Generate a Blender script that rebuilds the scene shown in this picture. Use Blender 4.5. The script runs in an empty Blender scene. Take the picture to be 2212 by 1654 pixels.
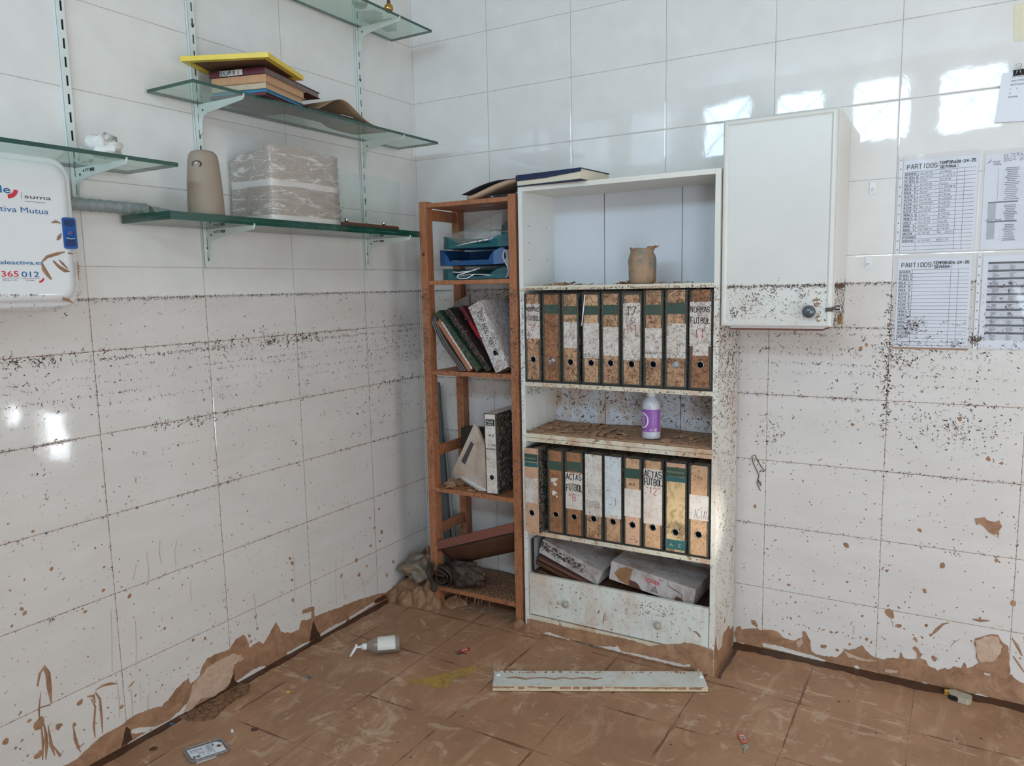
import bpy, math, random
from mathutils import Vector, Matrix
R = random.Random(7)
S = bpy.context.scene
COL = S.collection
S.view_settings.view_transform = 'Standard'
S.view_settings.look = 'None'
S.view_settings.exposure = 0.0
S.view_settings.gamma = 1.0
S.view_settings.use_curve_mapping = False

# ---------------------------------------------------------------- camera
cam_d = bpy.data.cameras.new('camera')
cam_d.sensor_width = 36.0
cam_d.lens = 1638.82 / 2212 * 36.0
cam_d.clip_start = 0.02
cam = bpy.data.objects.new('camera', cam_d)
COL.objects.link(cam)
def cam_axes(yaw, pitch, roll):
    cy, sy, cp, sp = math.cos(yaw), math.sin(yaw), math.cos(pitch), math.sin(pitch)
    f = Vector((sy * cp, cy * cp, sp))
    r0 = Vector((cy, -sy, 0))
    u0 = r0.cross(f)
    cr, sr = math.cos(roll), math.sin(roll)
    return cr * r0 + sr * u0, -sr * r0 + cr * u0, f
r_, u_, f_ = cam_axes(-.5348, -.1272, -.0199)
mw = Matrix((( r_[0], u_[0], -f_[0], 2.2091), (r_[1], u_[1], -f_[1], -2.886), (r_[2], u_[2], -f_[2], 1.4186), (0, 0, 0, 1)))
cam.matrix_world = mw
S.camera = cam

# ---------------------------------------------------------------- world and daylight
RX, RY, RZ = 4.2, -4.0, 3.1        # room: x 0..RX, y RY..0, z 0..RZ
w = bpy.data.worlds.new('sky'); S.world = w; w.use_nodes = True
bgn = w.node_tree.nodes['Background']
bgn.inputs[0].default_value = (0.72, 0.86, 1.0, 1)
bgn.inputs[1].default_value = 1.0
WIN = [(.12, .57), (.74, 1.17), (1.36, 1.80), (1.98, 2.43)]
def area(name, loc, rot, sx, sy, power, color):
    d = bpy.data.lights.new(name, 'AREA'); d.shape = 'RECTANGLE'; d.size = sx; d.size_y = sy
    d.energy = power; d.color = color
    o = bpy.data.objects.new(name, d); o.location = loc; o.rotation_euler = rot; COL.objects.link(o)
    return o
for i, (a, b) in enumerate(WIN):
    area('daylight', ((a + b) / 2, RY - .14, 2.76), (math.radians(90), 0, 0), b - a, .46, 15, (.62, .81, 1.0))
# open doorway in the right-hand wall
area('daylight', (RX + .15, -1.75, 1.15), (math.radians(90), 0, math.radians(90)), 1.1, 2.0, 21, (1.0, .985, .96))
# doorway added in the unseen front wall to brighten back wall and right floor
area('daylight', (3.4, RY - .15, 1.05), (math.radians(90), 0, 0), .9, 2.0, 46, (.78, .89, 1.0))
# spot lamp added inside the room, standing in for sunlight reflected onto the bookcase
sp = bpy.data.lights.new('added_glint_spot', 'SPOT'); sp.energy = 330; sp.color = (1, .97, .9)
sp.spot_size = math.radians(7.0); sp.spot_blend = 1.0; sp.shadow_soft_size = .02
so = bpy.data.objects.new('added_glint_spot', sp); so.location = (3.9, -1.75, .95)
so.rotation_euler = (Vector((1.415, -.29, .565)) - so.location).to_track_quat('-Z', 'Y').to_euler(); COL.objects.link(so)
sun = bpy.data.lights.new('sun', 'SUN'); sun.energy = 8; sun.angle = math.radians(.6); sun.color = (1, .95, .86)
sn = bpy.data.objects.new('sun', sun); sn.location = (-4, -8, 9)
sn.rotation_euler = Vector((2.1, 2.5, -2.75)).to_track_quat('-Z', 'Y').to_euler(); COL.objects.link(sn)

# ---------------------------------------------------------------- materials
MATS = {}
def srgb(*c):
    return tuple((((x / 255) / 12.92) if x / 255 <= .04045 else (((x / 255) + .055) / 1.055) ** 2.4) for x in c) + (1,)
class NT:
    def __init__(s, name):
        s.m = bpy.data.materials.new(name); s.m.use_nodes = True
        s.t = s.m.node_tree; s.N = s.t.nodes; s.b = s.N['Principled BSDF']
        s.pos = s.N.new('ShaderNodeNewGeometry').outputs['Position']
    def link(s, a, b): s.t.links.new(a, b)
    def put(s, inp, v):
        if isinstance(v, (int, float, tuple)): inp.default_value = v
        else: s.link(v, inp)
    def math(s, op, a, b=0.0, clamp=False):
        n = s.N.new('ShaderNodeMath'); n.operation = op; n.use_clamp = clamp
        s.put(n.inputs[0], a); s.put(n.inputs[1], b); return n.outputs[0]
    def mix(s, f, a, b):
        n = s.N.new('ShaderNodeMix'); n.data_type = 'RGBA'
        s.put(n.inputs[0], f); s.put(n.inputs[6], a); s.put(n.inputs[7], b); return n.outputs[2]
    def noise(s, scale, detail=3, rough=.55, vec=None, stretch=None, dist=0.0):
        n = s.N.new('ShaderNodeTexNoise'); n.inputs['Scale'].default_value = scale
        n.inputs['Detail'].default_value = detail; n.inputs['Roughness'].default_value = rough
        n.inputs['Distortion'].default_value = dist
        v = vec or s.pos
        if stretch:
            mp = s.N.new('ShaderNodeMapping'); mp.inputs['Scale'].default_value = stretch[:3]
            if len(stretch) > 3: mp.inputs['Rotation'].default_value = stretch[3:6]
            s.link(v, mp.inputs[0]); v = mp.outputs[0]
        s.link(v, n.inputs['Vector']); return n.outputs[0]
    def vor(s, scale, feat='F1', stretch=None, out=0):
        n = s.N.new('ShaderNodeTexVoronoi'); n.feature = feat; n.inputs['Scale'].default_value = scale
        v = s.pos
        if stretch:
            mp = s.N.new('ShaderNodeMapping'); mp.inputs['Scale'].default_value = stretch[:3]
            s.link(v, mp.inputs[0]); v = mp.outputs[0]
        s.link(v, n.inputs['Vector']); return n.outputs[out]
    def ramp(s, v, lo, hi):
        n = s.N.new('ShaderNodeMapRange'); s.put(n.inputs[0], v)
        n.inputs[1].default_value = lo; n.inputs[2].default_value = hi
        n.inputs[3].default_value = 0; n.inputs[4].default_value = 1; return n.outputs[0]
    def xyz(s):
        n = s.N.new('ShaderNodeSeparateXYZ'); s.link(s.pos, n.inputs[0]); return n.outputs
    def bump(s, h, strength=.3, dist=.002, chain=None):
        n = s.N.new('ShaderNodeBump'); n.inputs['Strength'].default_value = strength
        n.inputs['Distance'].default_value = dist; s.link(h, n.inputs['Height'])
        if chain is not None: s.link(chain, n.inputs['Normal'])
        s.link(n.outputs[0], s.b.inputs['Normal']); return n.outputs[0]
    def col(s, v): s.put(s.b.inputs['Base Color'], v)
    def rough(s, v): s.put(s.b.inputs['Roughness'], v)
def mat(name, c, rough=.5, var=.12, scale=30, metal=0, bump=0, spec=.5, c2=None, stretch=None, coat=0, emit=0):
    """plain procedural material: colour c varied towards c2 (or darker) by noise"""
    if name in MATS: return MATS[name]
    t = NT(name); base = srgb(*c)
    second = srgb(*c2) if c2 else tuple(x * (1 - var) for x in base[:3]) + (1,)
    n = t.noise(scale, 4, .6, stretch=stretch)
    t.col(t.mix(t.ramp(n, .35, .68), base, second)); t.rough(rough)
    t.b.inputs['Metallic'].default_value = metal; t.b.inputs['Specular IOR Level'].default_value = spec
    if coat: t.b.inputs['Coat Weight'].default_value = coat
    if bump: t.bump(n, bump, .002)
    MATS[name] = t.m; return t.m
def clear(name, c, alpha_tint=(1, 1, 1), gloss=1.0, diff=0.0, rough=.03):
    """thin clear sheet: tinted see-through with a real Fresnel reflection and a little body colour"""
    if name in MATS: return MATS[name]
    t = NT(name); N = t.N
    tr = N.new('ShaderNodeBsdfTransparent'); tr.inputs[0].default_value = alpha_tint + (1,)
    df = N.new('ShaderNodeBsdfDiffuse'); n = t.noise(14, 3)
    t.link(t.mix(t.ramp(n, .3, .7), srgb(*c), tuple(x * .9 for x in srgb(*c)[:3]) + (1,)), df.inputs[0])
    m1 = N.new('ShaderNodeMixShader'); t.put(m1.inputs[0], diff); t.link(tr.outputs[0], m1.inputs[1]); t.link(df.outputs[0], m1.inputs[2])
    gl = N.new('ShaderNodeBsdfGlossy'); gl.inputs['Roughness'].default_value = rough
    fr = N.new('ShaderNodeFresnel'); fr.inputs[0].default_value = 1.45
    bf = N.new('ShaderNodeNewGeometry').outputs['Backfacing']
    m2 = N.new('ShaderNodeMixShader'); t.link(t.math('MULTIPLY', t.math('MULTIPLY', fr.outputs[0], gloss), t.math('SUBTRACT', 1.0, bf)), m2.inputs[0])
    t.link(m1.outputs[0], m2.inputs[1]); t.link(gl.outputs[0], m2.inputs[2])
    t.link(m2.outputs[0], N['Material Output'].inputs[0])
    MATS[name] = t.m; return t.m

# white glazed wall tile 40 x 25 cm, grout, flood film below the water line
def tile_mat(name, axis, off, per):
    t = NT(name); xyz = t.xyz()
    du = t.math('PINGPONG', t.math('ADD', xyz[axis], -off + 8 * per), per / 2)
    dz = t.math('PINGPONG', t.math('ADD', xyz[2], 1.0), .125)
    d = t.math('MINIMUM', du, dz)
    joint = t.math('LESS_THAN', d, .0011)
    below = t.math('LESS_THAN', xyz[2], 1.408)
    n1 = t.noise(9, 3); n2 = t.noise(60, 4, .7); n3 = t.noise(22, 4, .65)
    film = t.noise(3.2, 4, .6, stretch=(1, 1, 3))
    wht = t.mix(t.ramp(n1, .3, .7), srgb(226, 225, 222), srgb(219, 217, 214))
    dirty = t.mix(t.ramp(film, .35, .75), srgb(216, 212, 208), srgb(208, 203, 198))
    tile = t.mix(below, wht, dirty)
    gclean = t.mix(t.ramp(n3, .3, .7), srgb(188, 184, 178), srgb(160, 152, 144))
    gmud = t.mix(t.ramp(n2, .48, .58), srgb(176, 154, 136), srgb(96, 66, 50))
    grout = t.mix(below, gclean, gmud)
    t.col(t.mix(joint, tile, grout))
    t.rough(t.mix(joint, t.mix(below, (.035, .035, .035, 1), (.06, .06, .06, 1)), (.8, .8, .8, 1)))
    h = t.ramp(d, .0006, .0045)
    wav = t.noise(7, 2); fine = t.noise(90, 2)
    hh = t.math('ADD', t.math('MULTIPLY', h, 1.0), t.math('MULTIPLY', fine, .05))
    b1 = t.bump(wav, .07, .006)
    t.bump(hh, .5, .0012, b1)
    MATS[name] = t.m; return t.m
TILE_L = tile_mat('white_tile_left', 1, -.3807, .402)
TILE_B = tile_mat('white_tile_back', 0, .4058, .3992)

def floor_mat():
    t = NT('muddy_floor_tile'); xyz = t.xyz()
    wob = t.math('MULTIPLY', t.math('ADD', t.noise(7, 3), -.5), .010)
    dx = t.math('PINGPONG', t.math('ADD', t.math('ADD', xyz[0], wob), -.145 + 3.31), .1655)
    dy = t.math('PINGPONG', t.math('ADD', t.math('ADD', xyz[1], wob), .335 + 6.6), .165)
    n1 = t.noise(3.1, 5, .6, dist=.6); n2 = t.noise(13, 5, .65, stretch=(1, .35, 1, 0, 0, .9), dist=1.2)
    n3 = t.noise(42, 5, .7); n4 = t.noise(9, 5, .62, stretch=(.3, 1, 1, 0, 0, .5), dist=2.0)
    n5 = t.noise(3.6, 3, .6); n6 = t.noise(5.5, 6, .72, dist=1.6)
    base = t.mix(t.ramp(n1, .38, .64), srgb(150, 113, 86), srgb(168, 128, 98))
    base = t.mix(t.math('MULTIPLY', t.ramp(n2, .52, .68), .55), base, srgb(190, 156, 126))
    base = t.mix(t.math('MULTIPLY', t.ramp(n4, .60, .66), .55), base, srgb(208, 178, 150))
    base = t.mix(t.math('MULTIPLY', t.ramp(n3, .58, .74), .5), base, srgb(112, 78, 54))
    base = t.mix(t.math('MULTIPLY', t.ramp(n6, .585, .615), .5), base, srgb(196, 170, 146))
    wid = t.ramp(n5, .42, .66)
    jw = t.math('ADD', t.math('MULTIPLY', wid, .006), .0006)
    jn = t.math('ADD', jw, t.math('MULTIPLY', t.math('ADD', n3, -.5), .006))
    jx = t.math('LESS_THAN', dx, jn); jy = t.math('LESS_THAN', dy, jn)
    j = t.math('MAXIMUM', jx, jy)
    jvis = t.math('MULTIPLY', j, t.ramp(t.noise(6.4, 3), .36, .52))
    t.col(t.mix(t.math('MULTIPLY', jvis, .8), base, srgb(100, 68, 48)))
    t.rough(t.math('ADD', t.math('MULTIPLY', n2, .25), .38))
    t.b.inputs['Specular IOR Level'].default_value = .35
    h = t.math('SUBTRACT', t.math('ADD', t.math('MULTIPLY', n2, .6), t.math('MULTIPLY', n3, .35)), t.math('MULTIPLY', jvis, .5))
    t.bump(h, .55, .004)
    MATS['floor'] = t.m; return t.m
FLOOR = floor_mat()

def mud_mat(name, c, c2, rough=.6, crack=False, k=.5, scale=26):
    t = NT(name); n = t.noise(scale, 6, .7, dist=.8); n2 = t.noise(scale * .25, 3)
    base = t.mix(t.ramp(n, .35, .66), srgb(*c), srgb(*c2))
    base = t.mix(t.math('MULTIPLY', t.ramp(n2, .5, .7), .4), base, tuple(x * .8 for x in srgb(*c)[:3]) + (1,))
    h = n
    if crack:
        e = t.vor(scale, 'DISTANCE_TO_EDGE'); cr = t.math('LESS_THAN', e, .03)
        base = t.mix(t.math('MULTIPLY', cr, t.ramp(n, .35, .5)), base, srgb(82, 56, 40)); h = t.math('ADD', t.ramp(e, 0, .15), t.math('MULTIPLY', n, .4))
    t.col(base); t.rough(rough); t.bump(h, k, .004)
    MATS[name] = t.m; return t.m
MUD = mud_mat('dried_brown_mud', (174, 134, 104), (132, 96, 70), k=.9, scale=18)
MUDD = mud_mat('wet_dark_mud', (84, 54, 38), (62, 40, 28), rough=.42)
MUDP = mud_mat('pale_peeled_mud', (206, 180, 160), (182, 150, 126), k=1.0, scale=30)
MUDC = mud_mat('cracked_mud', (142, 104, 76), (124, 90, 64), crack=True, k=.9, scale=34)
DEBRIS = mat('dried_plant_debris', (98, 70, 54), .8, .45, 120)
DEBRIS2 = mat('dark_plant_debris', (66, 50, 42), .8, .3, 90)
WHITE_FLAKE = mat('bare_white_patch', (216, 210, 204), .4, .1)

# white melamine boards with brown flood stains
def board_mat(name, c, stain=.5, line=1.408):
    t = NT(name); xyz = t.xyz()
    n = t.noise(8, 5, .7, stretch=(1, 1, .45)); n2 = t.noise(45, 5, .75)
    below = t.math('LESS_THAN', xyz[2], line)
    b = t.mix(t.ramp(t.noise(5, 2), .3, .7), srgb(*c), tuple(x * .95 for x in srgb(*c)[:3]) + (1,))
    s1 = t.math('MULTIPLY', t.math('MULTIPLY', t.ramp(n, .47, .66), below), stain)
    s2 = t.math('MULTIPLY', t.math('MULTIPLY', t.ramp(n2, .58, .66), below), stain * .9)
    b = t.mix(s1, b, srgb(190, 152, 120)); b = t.mix(s2, b, srgb(110, 76, 54))
    t.col(b); t.rough(t.math('ADD', t.math('MULTIPLY', below, .15), .3)); t.bump(n2, .12, .001)
    MATS[name] = t.m; return t.m
BOARD = board_mat('white_melamine', (222, 219, 210), .4)
BOARDIN = board_mat('white_melamine_inside', (220, 222, 218), .25)
EDGE = board_mat('stained_board_edge', (214, 204, 184), 1.0)
BACKP = board_mat('back_panel_white', (212, 216, 222), .9)
def wood_mat():
    t = NT('pine_wood'); xyz = t.xyz()
    g = t.noise(16, 4, .6, stretch=(9, 9, .6), dist=.4); n = t.noise(5, 3); n2 = t.noise(38, 5, .75)
    below = t.math('LESS_THAN', xyz[2], 1.405)
    base = t.mix(t.ramp(g, .35, .65), srgb(176, 116, 80), srgb(144, 90, 60))
    base = t.mix(t.math('MULTIPLY', t.ramp(n, .5, .7), .3), base, srgb(126, 76, 50))
    st = t.math('MULTIPLY', t.math('MULTIPLY', t.ramp(n2, .52, .66), below), .6)
    t.col(t.mix(st, base, srgb(92, 60, 40))); t.rough(.5); t.bump(g, .15, .001)
    return t.m
WOOD = wood_mat()

# ---------------------------------------------------------------- mesh helpers
class MB:
    def __init__(s): s.v = []; s.f = []; s.k = []; s.sm = []
    def add(s, vs, fs, k=0, smooth=False):
        o = len(s.v); s.v += [tuple(p) for p in vs]
        for f in fs: s.f.append([i + o for i in f]); s.k.append(k); s.sm.append(smooth)
    def box(s, x0, x1, y0, y1, z0, z1, k=0):
        s.obox((x0, y0, z0), (x1 - x0, 0, 0), (0, y1 - y0, 0), (0, 0, z1 - z0), k)
    def obox(s, O, U, V, W, k=0):
        O, U, V, W = Vector(O), Vector(U), Vector(V), Vector(W)
        p = [O, O + U, O + U + V, O + V, O + W, O + U + W, O + U + V + W, O + V + W]
        fs = [(0, 3, 2, 1), (4, 5, 6, 7), (0, 1, 5, 4), (1, 2, 6, 5), (2, 3, 7, 6), (3, 0, 4, 7)]
        if U.cross(V).dot(W) < 0: fs = [f[::-1] for f in fs]
        s.add(p, fs, k)
    def prism(s, pts, ext, k=0, kside=None):
        pts = [Vector(p) for p in pts]; e = Vector(ext); n = len(pts)
        nn = Vector((0, 0, 0))
        for i in range(n): nn += pts[i].cross(pts[(i + 1) % n])
        if nn.dot(e) < 0: pts.reverse()
        s.add(pts + [p + e for p in pts], [list(range(n))[::-1], list(range(n, 2 * n))], k)
        s.add(pts + [p + e for p in pts], [(i, (i + 1) % n, n + (i + 1) % n, n + i) for i in range(n)], k if kside is None else kside)
    def tube(s, path, r, n=8, k=0, closed=False, cap=True):
        path = [Vector(p) for p in path]; m = len(path); rs = r if isinstance(r, (list, tuple)) else [r] * m
        vs = []; up = None
        for i, p in enumerate(path):
            if closed: d = path[(i + 1) % m] - path[i - 1]
            else: d = path[min(i + 1, m - 1)] - path[max(i - 1, 0)]
            d.normalize()
            if up is None:
                up = Vector((0, 0, 1)) if abs(d.z) < .9 else Vector((1, 0, 0))
            a = d.cross(up); 
            if a.length < 1e-6: a = d.cross(Vector((1, .3, 0)))
            a.normalize(); b = a.cross(d).normalized(); up = b
            for j in range(n):
                t = 2 * math.pi * j / n
                vs.append(p + (a * math.cos(t) + b * math.sin(t)) * rs[i])
        fs = []
        for i in range(m if closed else m - 1):
            for j in range(n):
                i2 = (i + 1) % m
                fs.append((i * n + j, i * n + (j + 1) % n, i2 * n + (j + 1) % n, i2 * n + j))
        if cap and not closed: fs.append(list(range(n))[::-1]); fs.append([(m - 1) * n + j for j in range(n)])
        s.add(vs, fs, k, True)
    def lathe(s, prof, O, A=(0, 0, 1), n=24, k=0, sx=1, sy=1, U=None, jit=0, rnd=None, cap=True):
        """prof: (radius, height) pairs turned about axis A through O"""
        A = Vector(A).normalized(); O = Vector(O)
        U = Vector(U) if U else (Vector((1, 0, 0)) if abs(A.x) < .9 else Vector((0, 1, 0)))
        U = (U - A * U.dot(A)).normalized(); V = A.cross(U)
        vs = []
        for r, h in prof:
            for j in range(n):
                t = 2 * math.pi * j / n; q = r * (1 + (rnd.uniform(-jit, jit) if jit else 0))
                vs.append(O + A * h + U * (math.cos(t) * q * sx) + V * (math.sin(t) * q * sy))
        fs = [(i * n + j, i * n + (j + 1) % n, (i + 1) * n + (j + 1) % n, (i + 1) * n + j) for i in range(len(prof) - 1) for j in range(n)]
        if cap: fs.append(list(range(n))[::-1]); fs.append([(len(prof) - 1) * n + j for j in range(n)])
        s.add(vs, fs, k, True)
    def grid(s, fn, nu, nv, k=0, thick=0.0, closed_u=False):
        P = [[Vector(fn(i / nu, j / nv)) for j in range(nv + 1)] for i in range(nu + 1)]
        vs = [p for row in P for p in row]; W = nv + 1
        fs = [(i * W + j, (i + 1) * W + j, (i + 1) * W + j + 1, i * W + j + 1) for i in range(nu) for j in range(nv)]
        if thick:
            nrm = []
            for i in range(nu + 1):
                for j in range(nv + 1):
                    a = P[min(i + 1, nu)][j] - P[max(i - 1, 0)][j]; b = P[i][min(j + 1, nv)] - P[i][max(j - 1, 0)]
                    nn = a.cross(b); nn = nn.normalized() if nn.length > 1e-9 else Vector((0, 0, 1)); nrm.append(nn)
            o = len(vs); vs = vs + [vs[q] - nrm[q] * thick for q in range(o)]
            fs2 = [tuple(q + o for q in f[::-1]) for f in fs]
            rim = []
            for i in range(nu): rim += [(i * W, o + i * W, o + (i + 1) * W, (i + 1) * W), ((i + 1) * W + nv, o + (i + 1) * W + nv, o + i * W + nv, i * W + nv)]
            for j in range(nv): rim += [(j + 1, o + j + 1, o + j, j), (nu * W + j, o + nu * W + j, o + nu * W + j + 1, nu * W + j + 1)]
            fs = fs + fs2 + rim
        s.add(vs, fs, k, True)
    def build(s, name, mats, parent=None, bevel=0, smooth=None, sub=0):
        if not isinstance(mats, (list, tuple)): mats = [mats]
        me = bpy.data.meshes.new(name)
        L = world_loc(parent)
        me.from_pydata([(p[0] - L[0], p[1] - L[1], p[2] - L[2]) for p in s.v], [], s.f)
        for m in mats: me.materials.append(m)
        me.polygons.foreach_set('material_index', s.k)
        me.polygons.foreach_set('use_smooth', s.sm)
        me.validate(); me.update()
        o = bpy.data.objects.new(name, me); COL.objects.link(o)
        if parent: o.parent = parent
        if bevel:
            b = o.modifiers.new('bevel', 'BEVEL'); b.width = bevel; b.segments = 2; b.limit_method = 'ANGLE'; b.angle_limit = math.radians(40)
        if sub:
            m = o.modifiers.new('sub', 'SUBSURF'); m.levels = sub; m.render_levels = sub
        return o
def world_loc(p):
    L = Vector((0, 0, 0))
    while p is not None: L += p.location; p = p.parent
    return L
def thing(name, label, cat, loc, group=None):
    o = bpy.data.objects.new(name, None); o.empty_display_size = .05; COL.objects.link(o)
    o.location = loc; o['label'] = label; o['category'] = cat
    if group: o['group'] = group
    return o
def tag(o, label, cat, group=None):
    o['label'] = label; o['category'] = cat
    if group: o['group'] = group
    return o
def struct(o): o['kind'] = 'structure'; return o

# printed lettering (flat letters laid on a surface) -------------------------------
def text(s, O, U, V, h, m, parent, name='lettering', w=None, bold=0.0, lift=.0006, font_shear=0):
    """lower-left at O, U = reading direction, V = up; h = capital height in metres"""
    c = bpy.data.curves.new('t', 'FONT'); c.body = s; c.size = 1.0; c.offset = bold; c.shear = font_shear
    o = bpy.data.objects.new('t', c)
    me = bpy.data.meshes.new_from_object(o)
    xs = [v.co.x for v in me.vertices]; x0, x1 = min(xs), max(xs)
    U, V = Vector(U).normalized(), Vector(V).normalized(); N = U.cross(V); O = Vector(O)
    ky = h / .70; kx = ky if w is None else w / (x1 - x0)
    L = world_loc(parent)
    for v in me.vertices:
        v.co = O + U * ((v.co.x - x0) * kx) + V * (v.co.y * ky) + N * lift - L
    me.materials.clear(); me.materials.append(m); me.update()
    bpy.data.objects.remove(o)
    q = bpy.data.objects.new(name, me); COL.objects.link(q); q.parent = parent
    return q
# hand-written capitals as pen strokes ----------------------------------------------
GL = {'A': '00-26-40 12-32', 'B': '00-06-36-45-44-33-03 33-42-41-30-00', 'C': '45-36-16-05-01-10-30-41', 'D': '00-06-26-45-41-20-00',
 'E': '40-00-06-46 03-33', 'F': '00-06-46 03-33', 'G': '45-36-16-05-01-10-30-41-43-23', 'H': '00-06 40-46 03-43', 'I': '20-26', 'J': '46-41-30-10-01',
 'K': '00-06 46-03-40', 'L': '06-00-40', 'M': '00-06-23-46-40', 'N': '00-06-40-46', 'O': '16-05-01-10-30-41-45-36-16', 'P': '00-06-36-45-44-33-03',
 'Q': '16-05-01-10-30-41-45-36-16 22-40', 'R': '00-06-36-45-44-33-03 23-40', 'S': '45-36-16-05-04-13-33-42-41-30-10-01', 'T': '06-46 26-20',
 'U': '06-01-10-30-41-46', 'V': '06-20-46', 'W': '06-10-23-30-46', 'X': '06-40 00-46', 'Y': '06-23-46 23-20', 'Z': '06-46-00-40',
 '0': '16-05-01-10-30-41-45-36-16', '1': '15-26-20', '2': '05-16-36-45-44-00-40', '3': '05-16-36-45-44-33-13 33-42-41-30-10-01', '4': '30-36-02-42',
 '5': '46-06-03-33-42-41-30-10-01', '6': '36-16-05-01-10-30-41-42-33-03', '7': '06-46-10', '8': '13-04-05-16-36-45-44-33-13-02-01-10-30-41-42-33',
 '9': '43-13-04-05-16-36-45-41-30-10', '-': '13-33', ':': '21-22 24-25', '=': '12-32 14-34', "'": '25-26', '"': '15-16 35-36', '/': '00-46', '.': '20-21', ' ': '', '(': '36-24-22-30', ')': '16-24-22-10'}
def pen(mb, s, O, U, V, h, cw, wd, k=0, jit=.06, rnd=R, lift=.0006):
    U, V = Vector(U).normalized(), Vector(V).normalized(); N = U.cross(V); O = Vector(O) + N * lift
    for i, ch in enumerate(s):
        dx, dy, sc = rnd.uniform(-jit, jit), rnd.uniform(-jit, jit), 1 + rnd.uniform(-jit, jit)
        for st in GL.get(ch, '').split():
            pts = [O + U * ((i + .1 + (int(q[0]) / 4 * .68) * sc + dx) * cw) + V * ((int(q[1]) / 6 * sc + dy) * h) for q in st.split('-')]
            for a, b in zip(pts, pts[1:]):
                d = (b - a)
                if d.length < 1e-7: continue
                d.normalize(); e = N.cross(d) * (wd / 2); a2, b2 = a - d * wd * .3, b + d * wd * .3
                mb.add([a2 - e, b2 - e, b2 + e, a2 + e], [(0, 1, 2, 3)], k)
# flood debris: small curved scraps stuck to a surface -------------------------------
def fleck(mb, P, U, V, N, L, wd, ang, rnd, k=0):
    L = L * (.35 + .85 * rnd.random() ** 1.6); wd = wd * rnd.uniform(.4, 1.0)
    P = P + N * .0005; nseg = 4 if L > .004 else 2; bend = rnd.uniform(-1.3, 1.3); a = ang; pts = [P]; ws = [wd * rnd.uniform(.2, .9)]
    for i in range(nseg):
        a += bend / nseg * 2 + rnd.uniform(-.75, .75)
        P = P + (U * math.cos(a) + V * math.sin(a)) * (L / nseg); pts.append(P)
        ws.append(wd * (rnd.uniform(.35, 1.5) if i < nseg - 1 else rnd.uniform(.1, .6)))
    vs = []
    for i, p in enumerate(pts):
        d = (pts[min(i + 1, nseg)] - pts[max(i - 1, 0)]); d = d.normalized() if d.length > 0 else U
        e = N.cross(d) * ws[i] / 2; top = N * (wd * .35 if 0 < i < nseg else 0)
        vs += [p - e, p + top, p + e]
    fs = []
    for i in range(nseg):
        q = i * 3; fs += [(q, q + 3, q + 4, q + 1), (q + 1, q + 4, q + 5, q + 2)]
    mb.add(vs, fs, k)
def clump(mb, P, U, V, N, L, wd, ang, rnd, k=0):
    """one scrap, or now and then a small tangle of them"""
    q = rnd.random()
    fleck(mb, P, U, V, N, L, wd, ang, rnd, k)
    if q > .80: blob(mb, P + U * rnd.uniform(-.3, .3) * L, U, V, N, wd * rnd.uniform(.4, 1.0), rnd, k, rnd.uniform(1, 2), rnd.uniform(0, 3), n=6, jit=.5, h=.0008)
    if q < .16:
        for i in range(rnd.randint(2, 7)):
            fleck(mb, P + U * rnd.gauss(0, L * .35) + V * rnd.gauss(0, L * .45), U, V, N, L * rnd.uniform(.3, 1.1), wd * rnd.uniform(.5, 1.2), ang + rnd.gauss(0, 1.2), rnd, k)
def blob(mb, P, U, V, N, r, rnd, k=0, asp=1.0, ang=0.0, n=9, jit=.3, h=.0012):
    ca, sa = math.cos(ang), math.sin(ang); vs = []
    for j in range(n):
        t = 2 * math.pi * j / n; q = r * (1 + rnd.uniform(-jit, jit)); x, y = math.cos(t) * q * asp, math.sin(t) * q
        vs.append(P + U * (x * ca - y * sa) + V * (x * sa + y * ca) + N * .0003)
    vs.append(P + N * h)
    mb.add(vs, [(j, (j + 1) % n, n) for j in range(n)], k)
def patch(mb, pts, N, t=.0012, k=0, rnd=None, rag=0.0, lift=.0002):
    """traced flat smear of mud: outline subdivided and roughened, real thickness"""
    N = Vector(N); pts = [Vector(p) for p in pts]; out = []
    for i, p in enumerate(pts):
        q = pts[(i + 1) % len(pts)]; out.append(p)
        if rag and rnd:
            m = max(1, int((q - p).length / .008)); d = (q - p); side = N.cross(d.normalized()) if d.length > 1e-6 else N
            for j in range(1, m): out.append(p + d * (j / m) + side * rnd.uniform(-rag, rag))
    mb.prism([p + N * lift for p in out], N * t, k)

# ================================================================ the room
wl = MB(); wl.add([(0, 0, 0), (0, RY, 0), (0, RY, RZ), (0, 0, RZ)], [(0, 3, 2, 1)]); wl.box(-.1, -.002, RY - .1, .1, 0, RZ, 0)
struct(wl.build('wall_left', TILE_L))
wb = MB(); wb.add([(0, 0, 0), (3.1, 0, 0), (3.1, 0, RZ), (0, 0, RZ)], [(0, 1, 2, 3)])
wb.box(0, 3.1, .002, .1, 0, RZ); wb.box(4.1, RX, 0, .1, 0, RZ); wb.box(3.1, 4.1, 0, .1, 2.1, RZ)
struct(wb.build('wall_back', TILE_B))
PLAIN = mat('plain_wall_paint', (222, 219, 213), .5, .05, 6)
wr = MB(); wr.box(RX, RX + .1, -1.15, .1, 0, RZ); wr.box(RX, RX + .1, RY - .1, -2.35, 0, RZ); wr.box(RX, RX + .1, -2.35, -1.15, 2.1, RZ)
struct(wr.build('wall_right', PLAIN))
wf = MB(); y0, y1 = RY - .1, RY
wf.box(0, 2.95, y0, y1, 0, 2.5); wf.box(3.85, RX, y0, y1, 0, 2.5); wf.box(2.95, 3.85, y0, y1, 2.05, 2.5); wf.box(0, RX, y0, y1, 3.0, RZ)
xs = [0] + [q for a in WIN for q in a] + [RX]
for i in range(0, len(xs), 2): wf.box(xs[i], xs[i + 1], y0, y1, 2.5, 3.0)
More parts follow.
